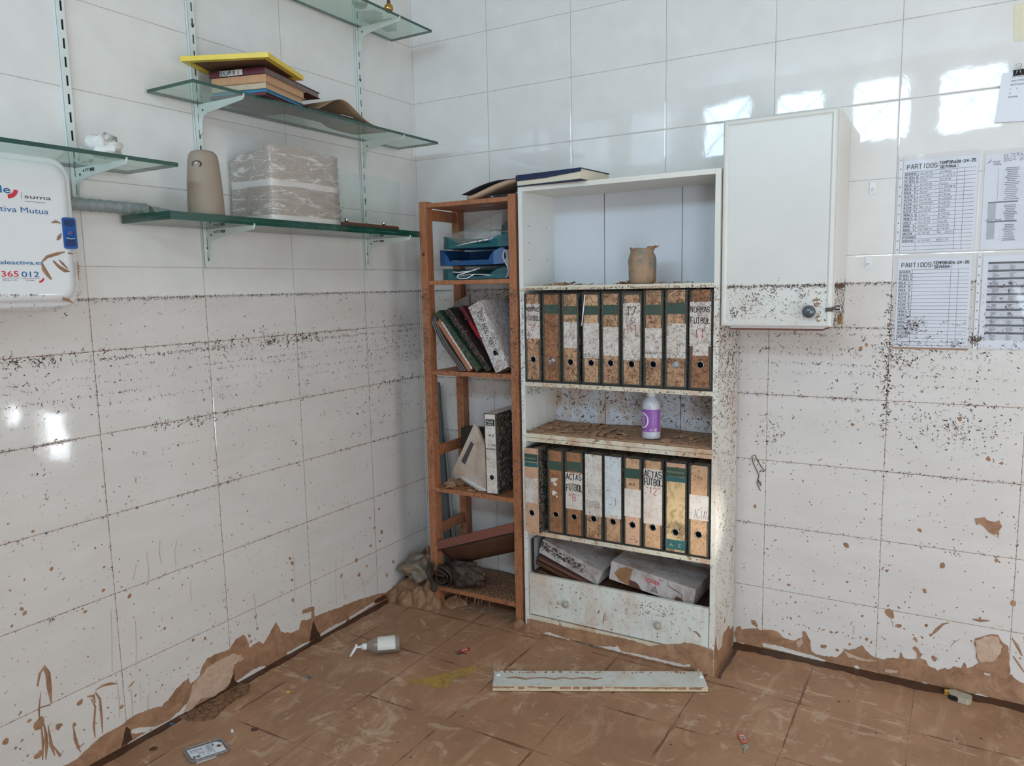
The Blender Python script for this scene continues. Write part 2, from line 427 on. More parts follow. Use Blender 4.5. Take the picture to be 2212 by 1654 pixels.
struct(wf.build('wall_front', PLAIN))
fl = MB(); fl.box(-.1, RX + .1, RY - .1, .1, -.1, 0)
struct(fl.build('floor', FLOOR))
ce = MB(); ce.box(-.1, RX + .1, RY - .1, .1, RZ, RZ + .1)
struct(ce.build('ceiling', mat('ceiling_paint', (232, 230, 225), .7, .04, 5)))
STEEL = mat('window_bar_metal', (120, 122, 120), .4, .1, 20, metal=.6)
PANE = clear('window_pane', (230, 240, 240), (.95, .98, .98), .8)
for i, (a, b) in enumerate(WIN):
    m = MB(); t = .02
    m.box(a, b, y0, y1 - .03, 2.5, 2.5 + t); m.box(a, b, y0, y1 - .03, 3.0 - t, 3.0); m.box(a, a + t, y0, y1 - .03, 2.5 + t, 3.0 - t); m.box(b - t, b, y0, y1 - .03, 2.5 + t, 3.0 - t)
    wn = struct(m.build('window_%d' % (i + 1), mat('window_frame_white', (205, 205, 200), .4)))
    g = MB(); g.tube([(a + t, y0 + .03, 2.5 + t), (b - t, y0 + .03, 3.0 - t)], .007, 6); g.tube([(b - t, y0 + .042, 2.5 + t), (a + t, y0 + .042, 3.0 - t)], .007, 6)
    g.build('crossed_bars', STEEL, wn)
    p = MB(); p.box(a + t, b - t, y0 + .058, y0 + .061, 2.5 + t, 3.0 - t); p.build('window_pane', PANE, wn)
# glazed door in the back wall, beyond the right edge of the photograph
d = MB()
d.box(3.1, 4.1, .02, .06, .60, 2.1); d.box(3.1, 4.1, .02, .06, 0, .24); d.box(3.1, 3.15, .02, .06, .24, .6); d.box(3.5, 3.77, .02, .06, .24, .6); d.box(3.99, 4.1, .02, .06, .24, .6)
dr = struct(d.build('door_1', mat('door_paint', (196, 192, 184), .45)))
p = MB(); p.box(3.15, 3.5, .036, .04, .24, .6); p.box(3.77, 3.99, .036, .04, .24, .6)
p.build('door_pane', clear('door_glass', (235, 240, 240), (.95, .98, 1), .8), dr)
area('daylight', (3.34, .07, .42), (math.radians(-90), 0, 0), .42, .36, 9, (1, 1, 1))
area('daylight', (3.89, .07, .52), (math.radians(-90), 0, 0), .24, .14, 3, (1, 1, 1))

# ================================================================ flood line, debris and mud on the two walls
WATER = 1.407
def in_front(px, lo, hi): return lo < px < hi
def wall_debris(name, umin, umax, O, U, jo, jp, skip, rnd, parent, dens, clusters):
    V = Vector((0, 0, 1)); U = Vector(U); N = Vector((1, 0, 0)) if abs(U.y) > .5 else Vector((0, -1, 0)); O = Vector(O)
    mb = MB()
    def put(u, z, L, wd, ang, k=None):
        if skip(u, z) or z < .03 or z > WATER + .001: return
        clump(mb, O + U * u + V * z, U, V, N, L, wd, ang, rnd, int(rnd.random() < .35) if k is None else k)
    span = umax - umin; n = lambda q: int(q * span * dens)
    # the line itself: a mat of scraps hanging from the water line
    for i in range(n(900)):
        u = umin + rnd.random() * span
        put(u, WATER - abs(rnd.gauss(0, .0035)), rnd.uniform(.003, .009), rnd.uniform(.0007, .0017), rnd.uniform(-2.9, -.2))
    for i in range(n(1500)):  # fine specks everywhere between .75 and the line
        u = umin + rnd.random() * span; z = WATER - rnd.random() ** 1.2 * .62
        put(u, z, rnd.uniform(.001, .0038), rnd.uniform(.0005, .0011), rnd.uniform(0, 6.3))
    for i in range(n(170)):   # larger scraps
        u = umin + rnd.random() * span; z = WATER - .01 - rnd.random() ** 1.3 * .65
        put(u, z, rnd.uniform(.005, .014), rnd.uniform(.001, .0026), rnd.uniform(-3.1, 0))
    for i in range(n(520)):   # sparse specks to the floor
        u = umin + rnd.random() * span; z = .1 + rnd.random() * .75
        put(u, z, rnd.uniform(.0015, .006), rnd.uniform(.0007, .002), rnd.uniform(0, 6.3))
    for lev, q, th in ((1.25, 240, .003), (1.226, 330, .002), (1.20, 90, .002), (1.175, 140, .002), (1.155, 110, .0015), (1.12, 150, .002), (1.09, 100, .002), (1.055, 80, .002), (1.0, 260, .003), (.75, 220, .0025), (.5, 110, .002), (.92, 60, .003)):
        for i in range(n(q)):
            u = umin + rnd.random() * span
            if math.sin(u * 7.3 + lev * 40) + math.sin(u * 17.1 + lev * 13) * .8 + rnd.uniform(-1.2, 1.2) < -.2: continue
            put(u, lev + rnd.gauss(0, th), rnd.uniform(.003, .012), rnd.uniform(.0008, .0022), rnd.choice((0, 3.14)) + rnd.gauss(0, .5))
        for i in range(n(q * .12)):
            u = umin + rnd.random() * span
            put(u, lev - .001, rnd.uniform(.006, .018), rnd.uniform(.001, .0025), rnd.gauss(-1.5, .4))
    u = jo
    while u > umin: u -= jp
    while u < umax:           # vertical joints collect scraps too
        for i in range(int(34 * dens)):
            put(u + rnd.gauss(0, .0014), WATER - rnd.random() ** .9 * 1.15, rnd.uniform(.003, .011), rnd.uniform(.0008, .0024), rnd.gauss(-1.57, .5))
        u += jp
    for (cu, cz, su, sz, q) in clusters:
        for i in range(q):
            put(rnd.gauss(cu, su), rnd.gauss(cz, sz), rnd.uniform(.004, .016), rnd.uniform(.0012, .0036), rnd.gauss(-1.5, .8))
    o = mb.build(name, [DEBRIS, DEBRIS2], parent); o['kind'] = 'stuff'; return o
WLo = bpy.data.objects['wall_left']; WBo = bpy.data.objects['wall_back']
wall_debris('flood_debris', -2.15, 0, (0, 0, 0), (0, 1, 0), -.3807, .402, lambda u, z: u < -1.68 and z > 1.375, random.Random(3), WLo, 1.0,
            [(-1.78, 1.238, .06, .008, 90), (-.80, 1.235, .09, .010, 150), (-1.15, 1.24, .05, .008, 50), (-1.28, .99, .07, .008, 60), (-.25, 1.2, .12, .06, 130), (-.2, 1.0, .1, .01, 60), (-.95, 1.24, .02, .03, 30), (-.3, .9, .15, .06, 90)])
wall_debris('flood_debris', 0, 2.55, (0, 0, 0), (1, 0, 0), .4058, .3992,
            lambda u, z: (.74 < u < 1.47) or (1.505 < u < 1.85 and z > 1.27), random.Random(5), WBo, 1.15,
            [(2.0, 1.15, .02, .03, 60), (2.0, 1.02, .008, .09, 120), (2.05, 1.14, .03, .02, 60), (2.15, .95, .1, .05, 170), (2.25, .90, .06, .03, 80), (1.62, .87, .03, .05, 60), (.45, 1.33, .12, .05, 420), (2.05, 1.2, .05, .02, 90), (2.27, 1.22, .05, .03, 90), (2.0, 1.26, .006, .1, 90)])
# ---- traced mud on the left wall
rn = random.Random(11)
ml = MB()
top = [(0.0,-1.79,0.048),(0.0,-1.752,0.045),(0.0,-1.728,0.055),(0.0,-1.692,0.068),(0.0,-1.656,0.076),(0.0,-1.619,0.075),(0.0,-1.591,0.079),(0.0,-1.555,0.085),(0.0,-1.51,0.081),(0.0,-1.463,0.067),(0.0,-1.434,0.082),(0.0,-1.415,0.096),(0.0,-1.389,0.107),(0.0,-1.359,0.116),(0.0,-1.354,0.089),(0.0,-1.315,0.105),(0.0,-1.302,0.133),(0.0,-1.281,0.152),(0.0,-1.242,0.151),(0.0,-1.19,0.143),(0.0,-1.159,0.168),(0.0,-1.125,0.172),(0.0,-1.11,0.147),(0.0,-1.1,0.11),(0.0,-1.06,0.118),(0.0,-1.034,0.098),(0.0,-0.995,0.136),(0.0,-0.97,0.157),(0.0,-0.95,0.109),(0.0,-0.904,0.086),(0.0,-0.86,0.079),(0.0,-0.842,0.112),(0.0,-0.792,0.099),(0.0,-0.785,0.128),(0.0,-0.84,0.138),(0.0,-0.829,0.154),(0.0,-0.773,0.144),(0.0,-0.771,0.099),(0.0,-0.74,0.098),(0.0,-0.675,0.089),(0.0,-0.63,0.084),(0.0,-0.573,0.079),(0.0,-0.514,0.073),(0.0,-0.441,0.059),(0.0,-0.391,0.053),(0.0,-0.326,0.038),(0.0,-0.231,0.04)]
patch(ml, [(0, -1.95, .001), (0, -1.95, .02)] + top + [(0, -.02, .16), (0, -.02, .001)], (1, 0, 0), .002, 0, rn, .0022)
for L in ([(0.0,-1.715,0.004),(0.0,-1.613,0.002),(0.0,-1.575,0.009),(0.0,-1.509,0.012),(0.0,-1.441,0.008),(0.0,-1.397,0.022),(0.0,-1.358,0.04),(0.0,-1.376,0.011),(0.0,-1.366,-0.004),(0.0,-1.412,0.007),(0.0,-1.441,-0.002),(0.0,-1.51,-0.001),(0.0,-1.563,0.0),(0.0,-1.615,-0.011),(0.0,-1.676,-0.019)],
          [(0.0,-1.172,0.014),(0.0,-1.129,0.017),(0.0,-1.085,0.022),(0.0,-1.041,0.014),(0.0,-1.031,0.0),(0.0,-1.087,0.002),(0.0,-1.139,0.005),(0.0,-1.171,0.004)],
          [(0.0,-0.929,0.015),(0.0,-0.89,0.015),(0.0,-0.85,0.016),(0.0,-0.809,0.01),(0.0,-0.81,0.001),(0.0,-0.861,0.002),(0.0,-0.925,0.004)],
          [(0.0,-0.756,0.013),(0.0,-0.702,0.02),(0.0,-0.646,0.019),(0.0,-0.595,0.015),(0.0,-0.599,0.004),(0.0,-0.681,0.005),(0.0,-0.747,-0.001)],
          [(0.0,-0.577,0.019),(0.0,-0.493,0.022),(0.0,-0.405,0.027),(0.0,-0.399,0.016),(0.0,-0.488,0.011),(0.0,-0.572,0.007)],
          [(0.0,-1.572,0.046),(0.0,-1.534,0.032),(0.0,-1.495,0.014),(0.0,-1.509,0.009),(0.0,-1.561,0.024),(0.0,-1.579,0.037)]):
    patch(ml, [(.0022, p[1], max(p[2], .003)) for p in L], (1, 0, 0), .0012, 1, rn, .0018)
patch(ml, [(.002, p[1], p[2]) for p in [(0.0,-1.366,0.04),(0.0,-1.347,0.086),(0.0,-1.304,0.107),(0.0,-1.268,0.125),(0.0,-1.22,0.124),(0.0,-1.171,0.123),(0.0,-1.132,0.091),(0.0,-1.141,0.081),(0.0,-1.178,0.083),(0.0,-1.185,0.051),(0.0,-1.205,0.017),(0.0,-1.27,0.006),(0.0,-1.322,0.025),(0.0,-1.361,0.004),(0.0,-1.39,0.009)]], (1, 0, 0), .004, 2, rn, .003)
for L in ([(0.0,-1.613,0.007),(0.0,-1.601,0.039),(0.0,-1.59,0.065),(0.0,-1.578,0.049),(0.0,-1.575,0.012)], [(0.0,-1.218,-0.002),(0.0,-1.191,0.028),(0.0,-1.172,0.059),(0.0,-1.179,0.026),(0.0,-1.16,-0.001)], [(0.0,-0.809,0.01),(0.0,-0.796,0.052),(0.0,-0.781,0.086),(0.0,-0.765,0.04),(0.0,-0.746,0.006)], [(0.0,-0.418,0.019),(0.0,-0.405,0.032),(0.0,-0.34,0.034),(0.0,-0.315,0.007)]):
    patch(ml, [(.0025, p[1], max(p[2], .003)) for p in L], (1, 0, 0), .001, 4, rn, .002)
# arch-shaped scrape, drips, blots
DR = [(0.0,-1.834,0.318),(0.0,-1.825,0.352),(0.0,-1.812,0.365),(0.0,-1.803,0.342),(0.0,-1.803,0.297),(0.0,-1.802,0.252),(0.0,-1.836,0.255),(0.0,-1.805,0.247),(0.0,-1.827,0.298),(0.0,-1.836,0.253),(0.0,-1.839,0.209)]
def ribbon(mb, pts, w, N, k=0, rnd=rn, taper=True):
    pts = [Vector(p) for p in pts]; N = Vector(N); out = []; back = []
    for i, p in enumerate(pts):
        d = (pts[min(i + 1, len(pts) - 1)] - pts[max(i - 1, 0)]).normalized(); e = N.cross(d)
        f = w * rnd.uniform(.6, 1.2) * ((.35 if i in (0, len(pts) - 1) else 1) if taper else 1)
        out.append(p + e * f / 2 + N * .0004); back.append(p - e * f / 2 + N * .0004)
    n = len(pts); vs = out + back + [p + N * .0018 for p in pts]
    fs = []
    for i in range(n - 1): fs += [(i, i + 1, 2 * n + i + 1, 2 * n + i), (2 * n + i, 2 * n + i + 1, n + i + 1, n + i)]
    mb.add(vs, fs, k)
ribbon(ml, DR[:6], .013, (1, 0, 0), 0); ribbon(ml, DR[6:8], .010, (1, 0, 0), 0); ribbon(ml, DR[8:], .006, (1, 0, 0), 0)
for L in ([(0.0,-1.828,0.203),(0.0,-1.825,0.168),(0.0,-1.826,0.135),(0.0,-1.832,0.093)], [(0.0,-1.835,0.196),(0.0,-1.835,0.145),(0.0,-1.841,0.098)], [(0.0,-1.817,0.192),(0.0,-1.814,0.128),(0.0,-1.807,0.09)],
          [(0.0,-1.809,0.122),(0.0,-1.792,0.081),(0.0,-1.783,0.093)], [(0.0,-1.675,0.222),(0.0,-1.663,0.193),(0.0,-1.663,0.133),(0.0,-1.665,0.08)], [(0.0,-1.674,0.228),(0.0,-1.651,0.231),(0.0,-1.628,0.226),(0.0,-1.605,0.215)],
          [(0.0,-1.688,0.205),(0.0,-1.679,0.177),(0.0,-1.689,0.117),(0.0,-1.688,0.081)], [(0.0,-1.7,0.22),(0.0,-1.681,0.214),(0.0,-1.678,0.188)], [(0.0,-1.572,0.183),(0.0,-1.559,0.192),(0.0,-1.549,0.197)],
          [(0.0,-1.748,0.149),(0.0,-1.746,0.113),(0.0,-1.735,0.06)], [(0.0,-1.751,0.116),(0.0,-1.739,0.076),(0.0,-1.722,0.082)]):
    ribbon(ml, L, .009, (1, 0, 0), 0)
for L in ([(0.0,-1.606,0.212),(0.0,-1.604,0.163),(0.0,-1.608,0.104)], [(0.0,-1.563,0.179),(0.0,-1.563,0.136),(0.0,-1.567,0.085)], [(0.0,-1.532,0.179),(0.0,-1.535,0.121)], [(0.0,-1.5,0.142),(0.0,-1.51,0.115),(0.0,-1.515,0.055)],
          [(0.0,-1.472,0.601),(0.0,-1.471,0.552),(0.0,-1.473,0.504)], [(0.0,-1.422,0.622),(0.0,-1.429,0.587),(0.0,-1.425,0.543)], [(0.0,-1.363,0.601),(0.0,-1.373,0.569),(0.0,-1.374,0.513)], [(0.0,-1.32,0.446),(0.0,-1.327,0.413),(0.0,-1.326,0.38)], [(0.0,-1.51,0.571),(0.0,-1.518,0.544),(0.0,-1.526,0.523)],
          [(0.0,-1.604,0.457),(0.0,-1.609,0.37),(0.0,-1.618,0.26)], [(0.0,-1.529,0.39),(0.0,-1.533,0.307),(0.0,-1.541,0.236)],
          [(0.0,-0.866,0.413),(0.0,-0.864,0.337),(0.0,-0.869,0.249),(0.0,-0.873,0.175)], [(0.0,-1.067,0.309),(0.0,-1.062,0.275),(0.0,-1.063,0.163)], [(0.0,-0.636,0.296),(0.0,-0.643,0.203),(0.0,-0.645,0.1)], [(0.0,-0.612,0.218),(0.0,-0.6,0.173),(0.0,-0.598,0.127)], [(0.0,-0.504,0.184),(0.0,-0.475,0.143),(0.0,-0.469,0.063)], [(0.0,-0.348,0.173),(0.0,-0.43,0.143),(0.0,-0.519,0.121)]):
    ribbon(ml, L, .0035, (1, 0, 0), 3)
VY = Vector((0, 1, 0)); VZ = Vector((0, 0, 1)); VX = Vector((1, 0, 0))
for (y, z), r in zip([(p[1], p[2]) for p in [(0.0,-1.839,0.21),(0.0,-1.93,0.203),(0.0,-1.85,0.117),(0.0,-1.789,0.171),(0.0,-1.764,0.642),(0.0,-1.847,0.541),(0.0,-1.853,0.556),(0.0,-1.883,0.518),(0.0,-1.682,0.48),(0.0,-1.622,0.525),(0.0,-1.541,0.476),(0.0,-1.722,0.213),(0.0,-1.33,0.24),(0.0,-1.284,0.227),(0.0,-1.431,0.324),(0.0,-1.457,0.138),(0.0,-1.45,0.339),(0.0,-1.402,0.348),(0.0,-1.388,0.166),(0.0,-1.864,0.23),(0.0,-1.613,0.595),(0.0,-1.804,0.764),(0.0,-1.867,0.752),(0.0,-1.906,0.171),(0.0,-1.745,0.153),(0.0,-1.598,0.135),(0.0,-1.55,0.148)]],
                     [.016, .008, .011, .009, .005, .006, .005, .004, .005, .005, .006, .008, .005, .005, .0045, .004, .003, .003, .003, .005, .004, .004, .003, .004, .006, .006, .004]):
    blob(ml, Vector((0, y, z)), VY, VZ, VX, r, rn, 0, 1.15, .6)
for (y, z), r in zip([(p[1], p[2]) for p in [(0.0,-0.881,0.382),(0.0,-0.87,0.358),(0.0,-0.878,0.294),(0.0,-1.063,0.217),(0.0,-1.06,0.168),(0.0,-1.097,0.155),(0.0,-1.091,0.132),(0.0,-0.607,0.216),(0.0,-0.499,0.182),(0.0,-0.448,0.205),(0.0,-0.339,0.326),(0.0,-0.415,0.287),(0.0,-0.388,0.36),(0.0,-0.413,0.413),(0.0,-0.316,0.118),(0.0,-0.266,0.164),(0.0,-1.069,0.623),(0.0,-1.33,0.239),(0.0,-1.282,0.227),(0.0,-0.51,0.252),(0.0,-0.589,0.109),(0.0,-0.881,0.212),(0.0,-0.349,0.438),(0.0,-0.353,0.289)]],
                     [.006, .009, .006, .007, .005, .006, .005, .007, .008, .006, .008, .007, .005, .006, .008, .008, .003, .005, .005, .009, .004, .006, .005, .005]):
    blob(ml, Vector((0, y, z)), VY, VZ, VX, r, rn, 0, 1.3, rn.uniform(0, 3))
for i in range(420):  # fine mud spatter on the lower tiles
    y = -rn.random() ** .8 * 1.9; z = .12 + rn.random() ** 1.8 * .75
    blob(ml, Vector((0, y, z)), VY, VZ, VX, rn.uniform(.0008, .0030), rn, 0 if rn.random() < .7 else 3, rn.uniform(1, 1.6), rn.uniform(0, 3), n=7)
FILM = mat('thin_mud_film', (196, 176, 158), .5, .15, 60)
o = ml.build('mud_smears', [MUD, WHITE_FLAKE, MUDP, FILM, MUDD], WLo); o['kind'] = 'stuff'
# ---- traced mud on the back wall
mr = MB(); NB = (0, -1, 0)
top = [(1.496,0.0,0.038),(1.506,0.0,0.068),(1.519,0.0,0.076),(1.527,0.0,0.062),(1.542,0.0,0.07),(1.587,0.0,0.082),(1.595,0.0,0.076),(1.637,0.0,0.086),(1.661,0.0,0.084),(1.684,0.0,0.065),(1.706,0.0,0.062),(1.73,0.0,0.065),(1.753,0.0,0.086),(1.75,0.0,0.103),(1.759,0.0,0.109),(1.769,0.0,0.095),(1.781,0.0,0.071),(1.785,0.0,0.035),(1.801,0.0,0.026),(1.829,0.0,0.025),(1.875,0.0,0.034),(1.892,0.0,0.056),(1.896,0.0,0.072),(1.918,0.0,0.072),(1.936,0.0,0.079),(1.955,0.0,0.099),(1.967,0.0,0.084),(1.985,0.0,0.07),(2.007,0.0,0.063),(2.028,0.0,0.061),(2.041,0.0,0.071),(2.078,0.0,0.078),(2.08,0.0,0.101),(2.086,0.0,0.097),(2.095,0.0,0.082),(2.12,0.0,0.086),(2.132,0.0,0.089),(2.131,0.0,0.113),(2.118,0.0,0.125),(2.124,0.0,0.135),(2.135,0.0,0.129),(2.148,0.0,0.11),(2.14,0.0,0.096),(2.161,0.0,0.091),(2.17,0.0,0.073),(2.19,0.0,0.069),(2.198,0.0,0.061),(2.218,0.0,0.078),(2.23,0.0,0.074),(2.245,0.0,0.09),(2.268,-0.0,0.089),(2.277,0.0,0.11),(2.284,-0.0,0.092),(2.303,0.0,0.104),(2.317,0.0,0.124),(2.308,0.0,0.141),(2.311,0.0,0.17),(2.299,0.0,0.186),(2.302,0.0,0.204),(2.324,-0.0,0.216),(2.346,0.0,0.23),(2.368,0.0,0.231),(2.376,0.0,0.214),(2.396,0.0,0.2),(2.401,0.0,0.164),(2.408,0.0,0.1),(2.428,0.0,0.087),(2.447,-0.0,0.08)]
patch(mr, [(1.51, 0, .001)] + top + [(2.6, 0, .09), (2.6, 0, .001)], NB, .002, 0, rn, .0022)
patch(mr, [(0.0, 0, .001), (0.0, 0, .16), (.2, 0, .12), (.4, 0, .06), (.6, 0, .05), (.7, 0, .001)], NB, .002, 0, rn, .003)
for L in ([(1.606,0.0,0.025),(1.653,0.0,0.03),(1.702,0.0,0.026),(1.764,0.0,0.022),(1.806,0.0,0.017),(1.837,0.0,0.011),(1.83,-0.0,0.005),(1.793,0.0,0.007),(1.736,0.0,0.008),(1.688,0.0,0.011),(1.639,0.0,0.012),(1.609,0.0,0.014)],
          [(1.932,0.0,0.014),(1.943,0.0,0.019),(1.953,0.0,0.009),(1.941,-0.0,0.002)], [(2.144,0.0,0.004),(2.168,0.0,0.01),(2.168,0.0,0.003),(2.148,0.0,-0.003)], [(2.185,0.0,0.005),(2.197,0.0,0.004),(2.195,0.0,0.001)],
          [(2.311,0.0,0.008),(2.326,0.0,0.012),(2.353,0.0,0.006),(2.335,0.0,0.002),(2.315,0.0,0.004)], [(1.513,0.0,0.007),(1.536,0.0,0.01),(1.538,0.0,0.005),(1.518,0.0,0.002)], [(2.004,0.0,0.007),(2.011,0.0,0.007),(2.009,0.0,0.002)], [(2.334,0.0,0.09),(2.353,0.0,0.091),(2.349,0.0,0.084),(2.336,0.0,0.084)]):
    patch(mr, [(p[0], -.0022, max(p[2], .003)) for p in L], NB, .0012, 1, rn, .0015)
for L in ([(2.307,0.0,0.169),(2.302,-0.0,0.197),(2.324,0.0,0.213),(2.346,0.0,0.226),(2.365,0.0,0.225),(2.381,0.0,0.196),(2.375,0.0,0.167),(2.365,0.0,0.146),(2.347,0.0,0.132),(2.321,0.0,0.125),(2.312,0.0,0.142)],
          [(1.732,0.0,0.065),(1.748,0.0,0.079),(1.756,0.0,0.065),(1.744,0.0,0.042),(1.735,0.0,0.045)], [(1.896,0.0,0.065),(1.91,0.0,0.06),(1.946,0.0,0.053),(1.998,0.0,0.051),(2.007,0.0,0.048),(1.964,-0.0,0.042),(1.91,0.0,0.045)], [(2.034,0.0,0.029),(2.076,0.0,0.033),(2.072,0.0,0.022),(2.036,0.0,0.018)]):
    patch(mr, [(p[0], -.002, p[2]) for p in L], NB, .003, 2, rn, .003)
patch(mr, [(2.282,0.0,0.62),(2.309,0.0,0.629),(2.316,0.0,0.619),(2.338,0.0,0.616),(2.35,0.0,0.624),(2.358,0.0,0.604),(2.35,0.0,0.587),(2.352,0.0,0.562),(2.346,0.0,0.578),(2.338,0.0,0.572),(2.322,0.0,0.58),(2.308,0.0,0.597),(2.294,0.0,0.605),(2.287,0.0,0.599)], NB, .0025, 0, rn, .0012)
for L in ([(2.224,0.0,0.243),(2.207,0.0,0.235),(2.188,0.0,0.209),(2.173,0.0,0.186)], [(2.291,0.0,0.27),(2.314,0.0,0.27),(2.34,0.0,0.275)], [(2.405,0.0,0.23),(2.421,0.0,0.206),(2.437,0.0,0.173)], [(2.412,0.0,0.167),(2.432,0.0,0.139),(2.445,0.0,0.119)]):
    ribbon(mr, L, .010, NB, 0)
for L in ([(2.045,0.0,0.227),(2.051,0.0,0.208),(2.055,0.0,0.189)], [(1.929,0.0,0.166),(1.926,0.0,0.145),(1.928,0.0,0.131)], [(2.258,0.0,0.191),(2.241,0.0,0.175),(2.232,0.0,0.156)], [(2.378,0.0,0.261),(2.355,0.0,0.265)]):
    ribbon(mr, L, .004, NB, 3)
VNB = Vector(NB)
for (x, z), r in zip([(p[0], p[2]) for p in [(1.573,0.0,0.099),(2.044,0.0,0.235),(2.071,0.0,0.198),(1.953,0.0,0.209),(2.156,0.0,0.218),(2.146,0.0,0.341),(2.195,0.0,0.443),(2.026,0.0,0.393),(1.697,0.0,0.278),(1.899,0.0,0.327),(1.986,0.0,0.116),(1.97,0.0,0.126),(1.851,0.0,0.125),(1.872,0.0,0.13),(1.705,0.0,0.084),(1.826,0.0,0.064),(1.681,0.0,0.092),(1.723,0.0,0.215),(2.171,0.0,0.186),(2.127,0.0,0.16),(2.145,0.0,0.172),(1.873,0.0,0.06),(2.186,0.0,0.104),(2.349,0.0,0.487),(2.403,0.0,0.348),(1.916,0.0,0.093),(2.069,0.0,0.265),(2.035,0.0,0.265),(1.708,0.0,0.148),(2.028,0.0,0.053)]] + [(p[0], p[2]) for p in [(1.567,0.0,0.567),(1.634,0.0,0.832),(2.222,0.0,0.952),(1.89,0.0,0.465),(2.122,0.0,0.556),(2.345,0.0,0.814),(2.309,0.0,0.827),(1.914,0.0,1.179),(1.931,0.0,1.192),(1.896,0.0,0.908),(2.108,0.0,1.038)]],
                     [.011, .013, .007, .005, .006, .007, .008, .005, .005, .004, .004, .005, .005, .004, .004, .008, .003, .0035, .005, .006, .004, .005, .008, .005, .008, .004, .004, .0035, .004, .004, .006, .004, .007, .008, .006, .005, .007, .006, .005, .005, .004]):
    blob(mr, Vector((x, 0, z)), VX, VZ, VNB, r, rn, 0, 1.1 + rn.random() * .5, rn.uniform(0, 3))
for i in range(330):
    x = 1.52 + rn.random() * .95; z = .10 + rn.random() ** 1.5 * .7
    blob(mr, Vector((x, 0, z)), VX, VZ, VNB, rn.uniform(.0008, .0030), rn, 0, rn.uniform(1, 1.6), rn.uniform(0, 3), n=7)
# dried root tangle
mr.tube([(p[0], -.003, p[2]) for p in [(1.586,0.0,0.631),(1.572,0.0,0.66),(1.573,0.0,0.672),(1.588,0.0,0.662),(1.587,0.0,0.65),(1.576,0.0,0.667),(1.579,0.0,0.691),(1.564,0.0,0.72),(1.554,0.0,0.743),(1.552,0.0,0.761),(1.563,0.0,0.767),(1.57,0.0,0.751),(1.581,0.0,0.734),(1.594,0.0,0.714),(1.604,0.0,0.712),(1.594,0.0,0.705),(1.587,0.0,0.71),(1.581,0.0,0.701)]], .0016, 5, 4)
o = mr.build('mud_smears', [MUD, WHITE_FLAKE, MUDP, FILM, DEBRIS], WBo); o['kind'] = 'stuff'
# dark wet mud along the foot of both walls, cracked silt at the left
fd = MB()
def strip(mb, a, b, n, w0, w1, k=0, z=.0012, side=1):
    a, b = Vector(a), Vector(b); d = (b - a); L = d.length; d.normalize(); s = Vector((-d.y, d.x, 0)) * side
    A = [a + d * (L * i / n) for i in range(n + 1)]; ph_ = [rn.uniform(0, 6) for _ in range(4)]; B = [p + s * (w0 + (w1 - w0) * (.5 + .22 * math.sin(q * .11 + ph_[0]) + .16 * math.sin(q * .37 + ph_[1]) + .10 * math.sin(q * .9 + ph_[2]) + rn.uniform(-.08, .08))) for q, p in enumerate(A)]
    vs = [p + VZ * z for p in A] + [p + VZ * .0003 for p in B]
    mb.add(vs, [(i, i + 1, n + 2 + i, n + 1 + i) if side > 0 else (i + 1, i, n + 1 + i, n + 2 + i) for i in range(n)], k)
strip(fd, (.002, -.05, 0), (.002, -2.0, 0), 190, .016, .034, 0, .006)
strip(fd, (2.6, -.002, 0), (1.5, -.002, 0), 120, .030, .052, 0, .007)
strip(fd, (1.512, -.002, 0), (1.512, -.30, 0), 30, .008, .02, 0, .005, 1)
o = fd.build('wet_mud_edge', MUDD, bpy.data.objects['floor']); o['kind'] = 'stuff'
fc = MB()
cp = [(-0.006,-1.416,0.0),(-0.001,-1.361,0.0),(0.005,-1.297,0.0),(0.006,-1.219,0.0),(-0.001,-1.164,0.0),(0.047,-1.145,0.0),(0.088,-1.188,0.0),(0.087,-1.253,0.0),(0.098,-1.301,0.0),(0.118,-1.355,0.0),(0.098,-1.384,0.0),(0.049,-1.405,0.0)]
patch(fc, [(p[0], p[1], .0003) for p in cp], (0, 0, 1), .003, 0, rn, .004)
o = fc.build('cracked_silt', MUDC, bpy.data.objects['floor']); o['kind'] = 'stuff'
# pale scuffs, yellow powder, pebbly marks on the floor
fs_ = MB()
YEL = mat('yellow_powder', (190, 158, 66), .8, .3, 200)
SCUF = mat('pale_scuff', (178, 150, 124), .7, .25, 60)
DOT = mat('dark_mud_spot', (88, 56, 38), .5, .2, 60)
ys = [(0.537,-0.844,0.0),(0.574,-0.814,0.0),(0.616,-0.779,0.0),(0.637,-0.736,0.0),(0.66,-0.696,0.0),(0.695,-0.661,0.0),(0.716,-0.659,0.0),(0.709,-0.694,0.0),(0.673,-0.74,0.0),(0.668,-0.781,0.0),(0.684,-0.814,0.0),(0.665,-0.834,0.0),(0.639,-0.827,0.0),(0.632,-0.8,0.0),(0.6,-0.825,0.0),(0.563,-0.856,0.0)]
for i in range(1100):
    a, b = rn.choice(ys), rn.choice(ys); t = rn.random(); x, y = a[0] * t + b[0] * (1 - t), a[1] * t + b[1] * (1 - t)
    x += rn.gauss(0, .004); y += rn.gauss(0, .004)
    blob(fs_, Vector((x, y, .0008)), VX, VY, VZ, rn.uniform(.001, .0032), rn, 0, n=6, h=.0008)
for p in [(0.286,-1.334,0.0),(0.089,-1.561,0.0)]: blob(fs_, Vector(p), VX, VY, VZ, .012, rn, 1, 1.1, .5, n=14, jit=.1, h=.0015)
for i in range(260):
    x = .1 + rn.random() * 2.3; y = -.1 - rn.random() * 1.5
    if x > .7 and x < 1.5 and y > -.33: continue
    fleck(fs_, Vector((x, y, 0)), VX, VY, VZ, rn.uniform(.003, .016), rn.uniform(.0008, .0022), rn.uniform(0, 6.3), rn, 2)
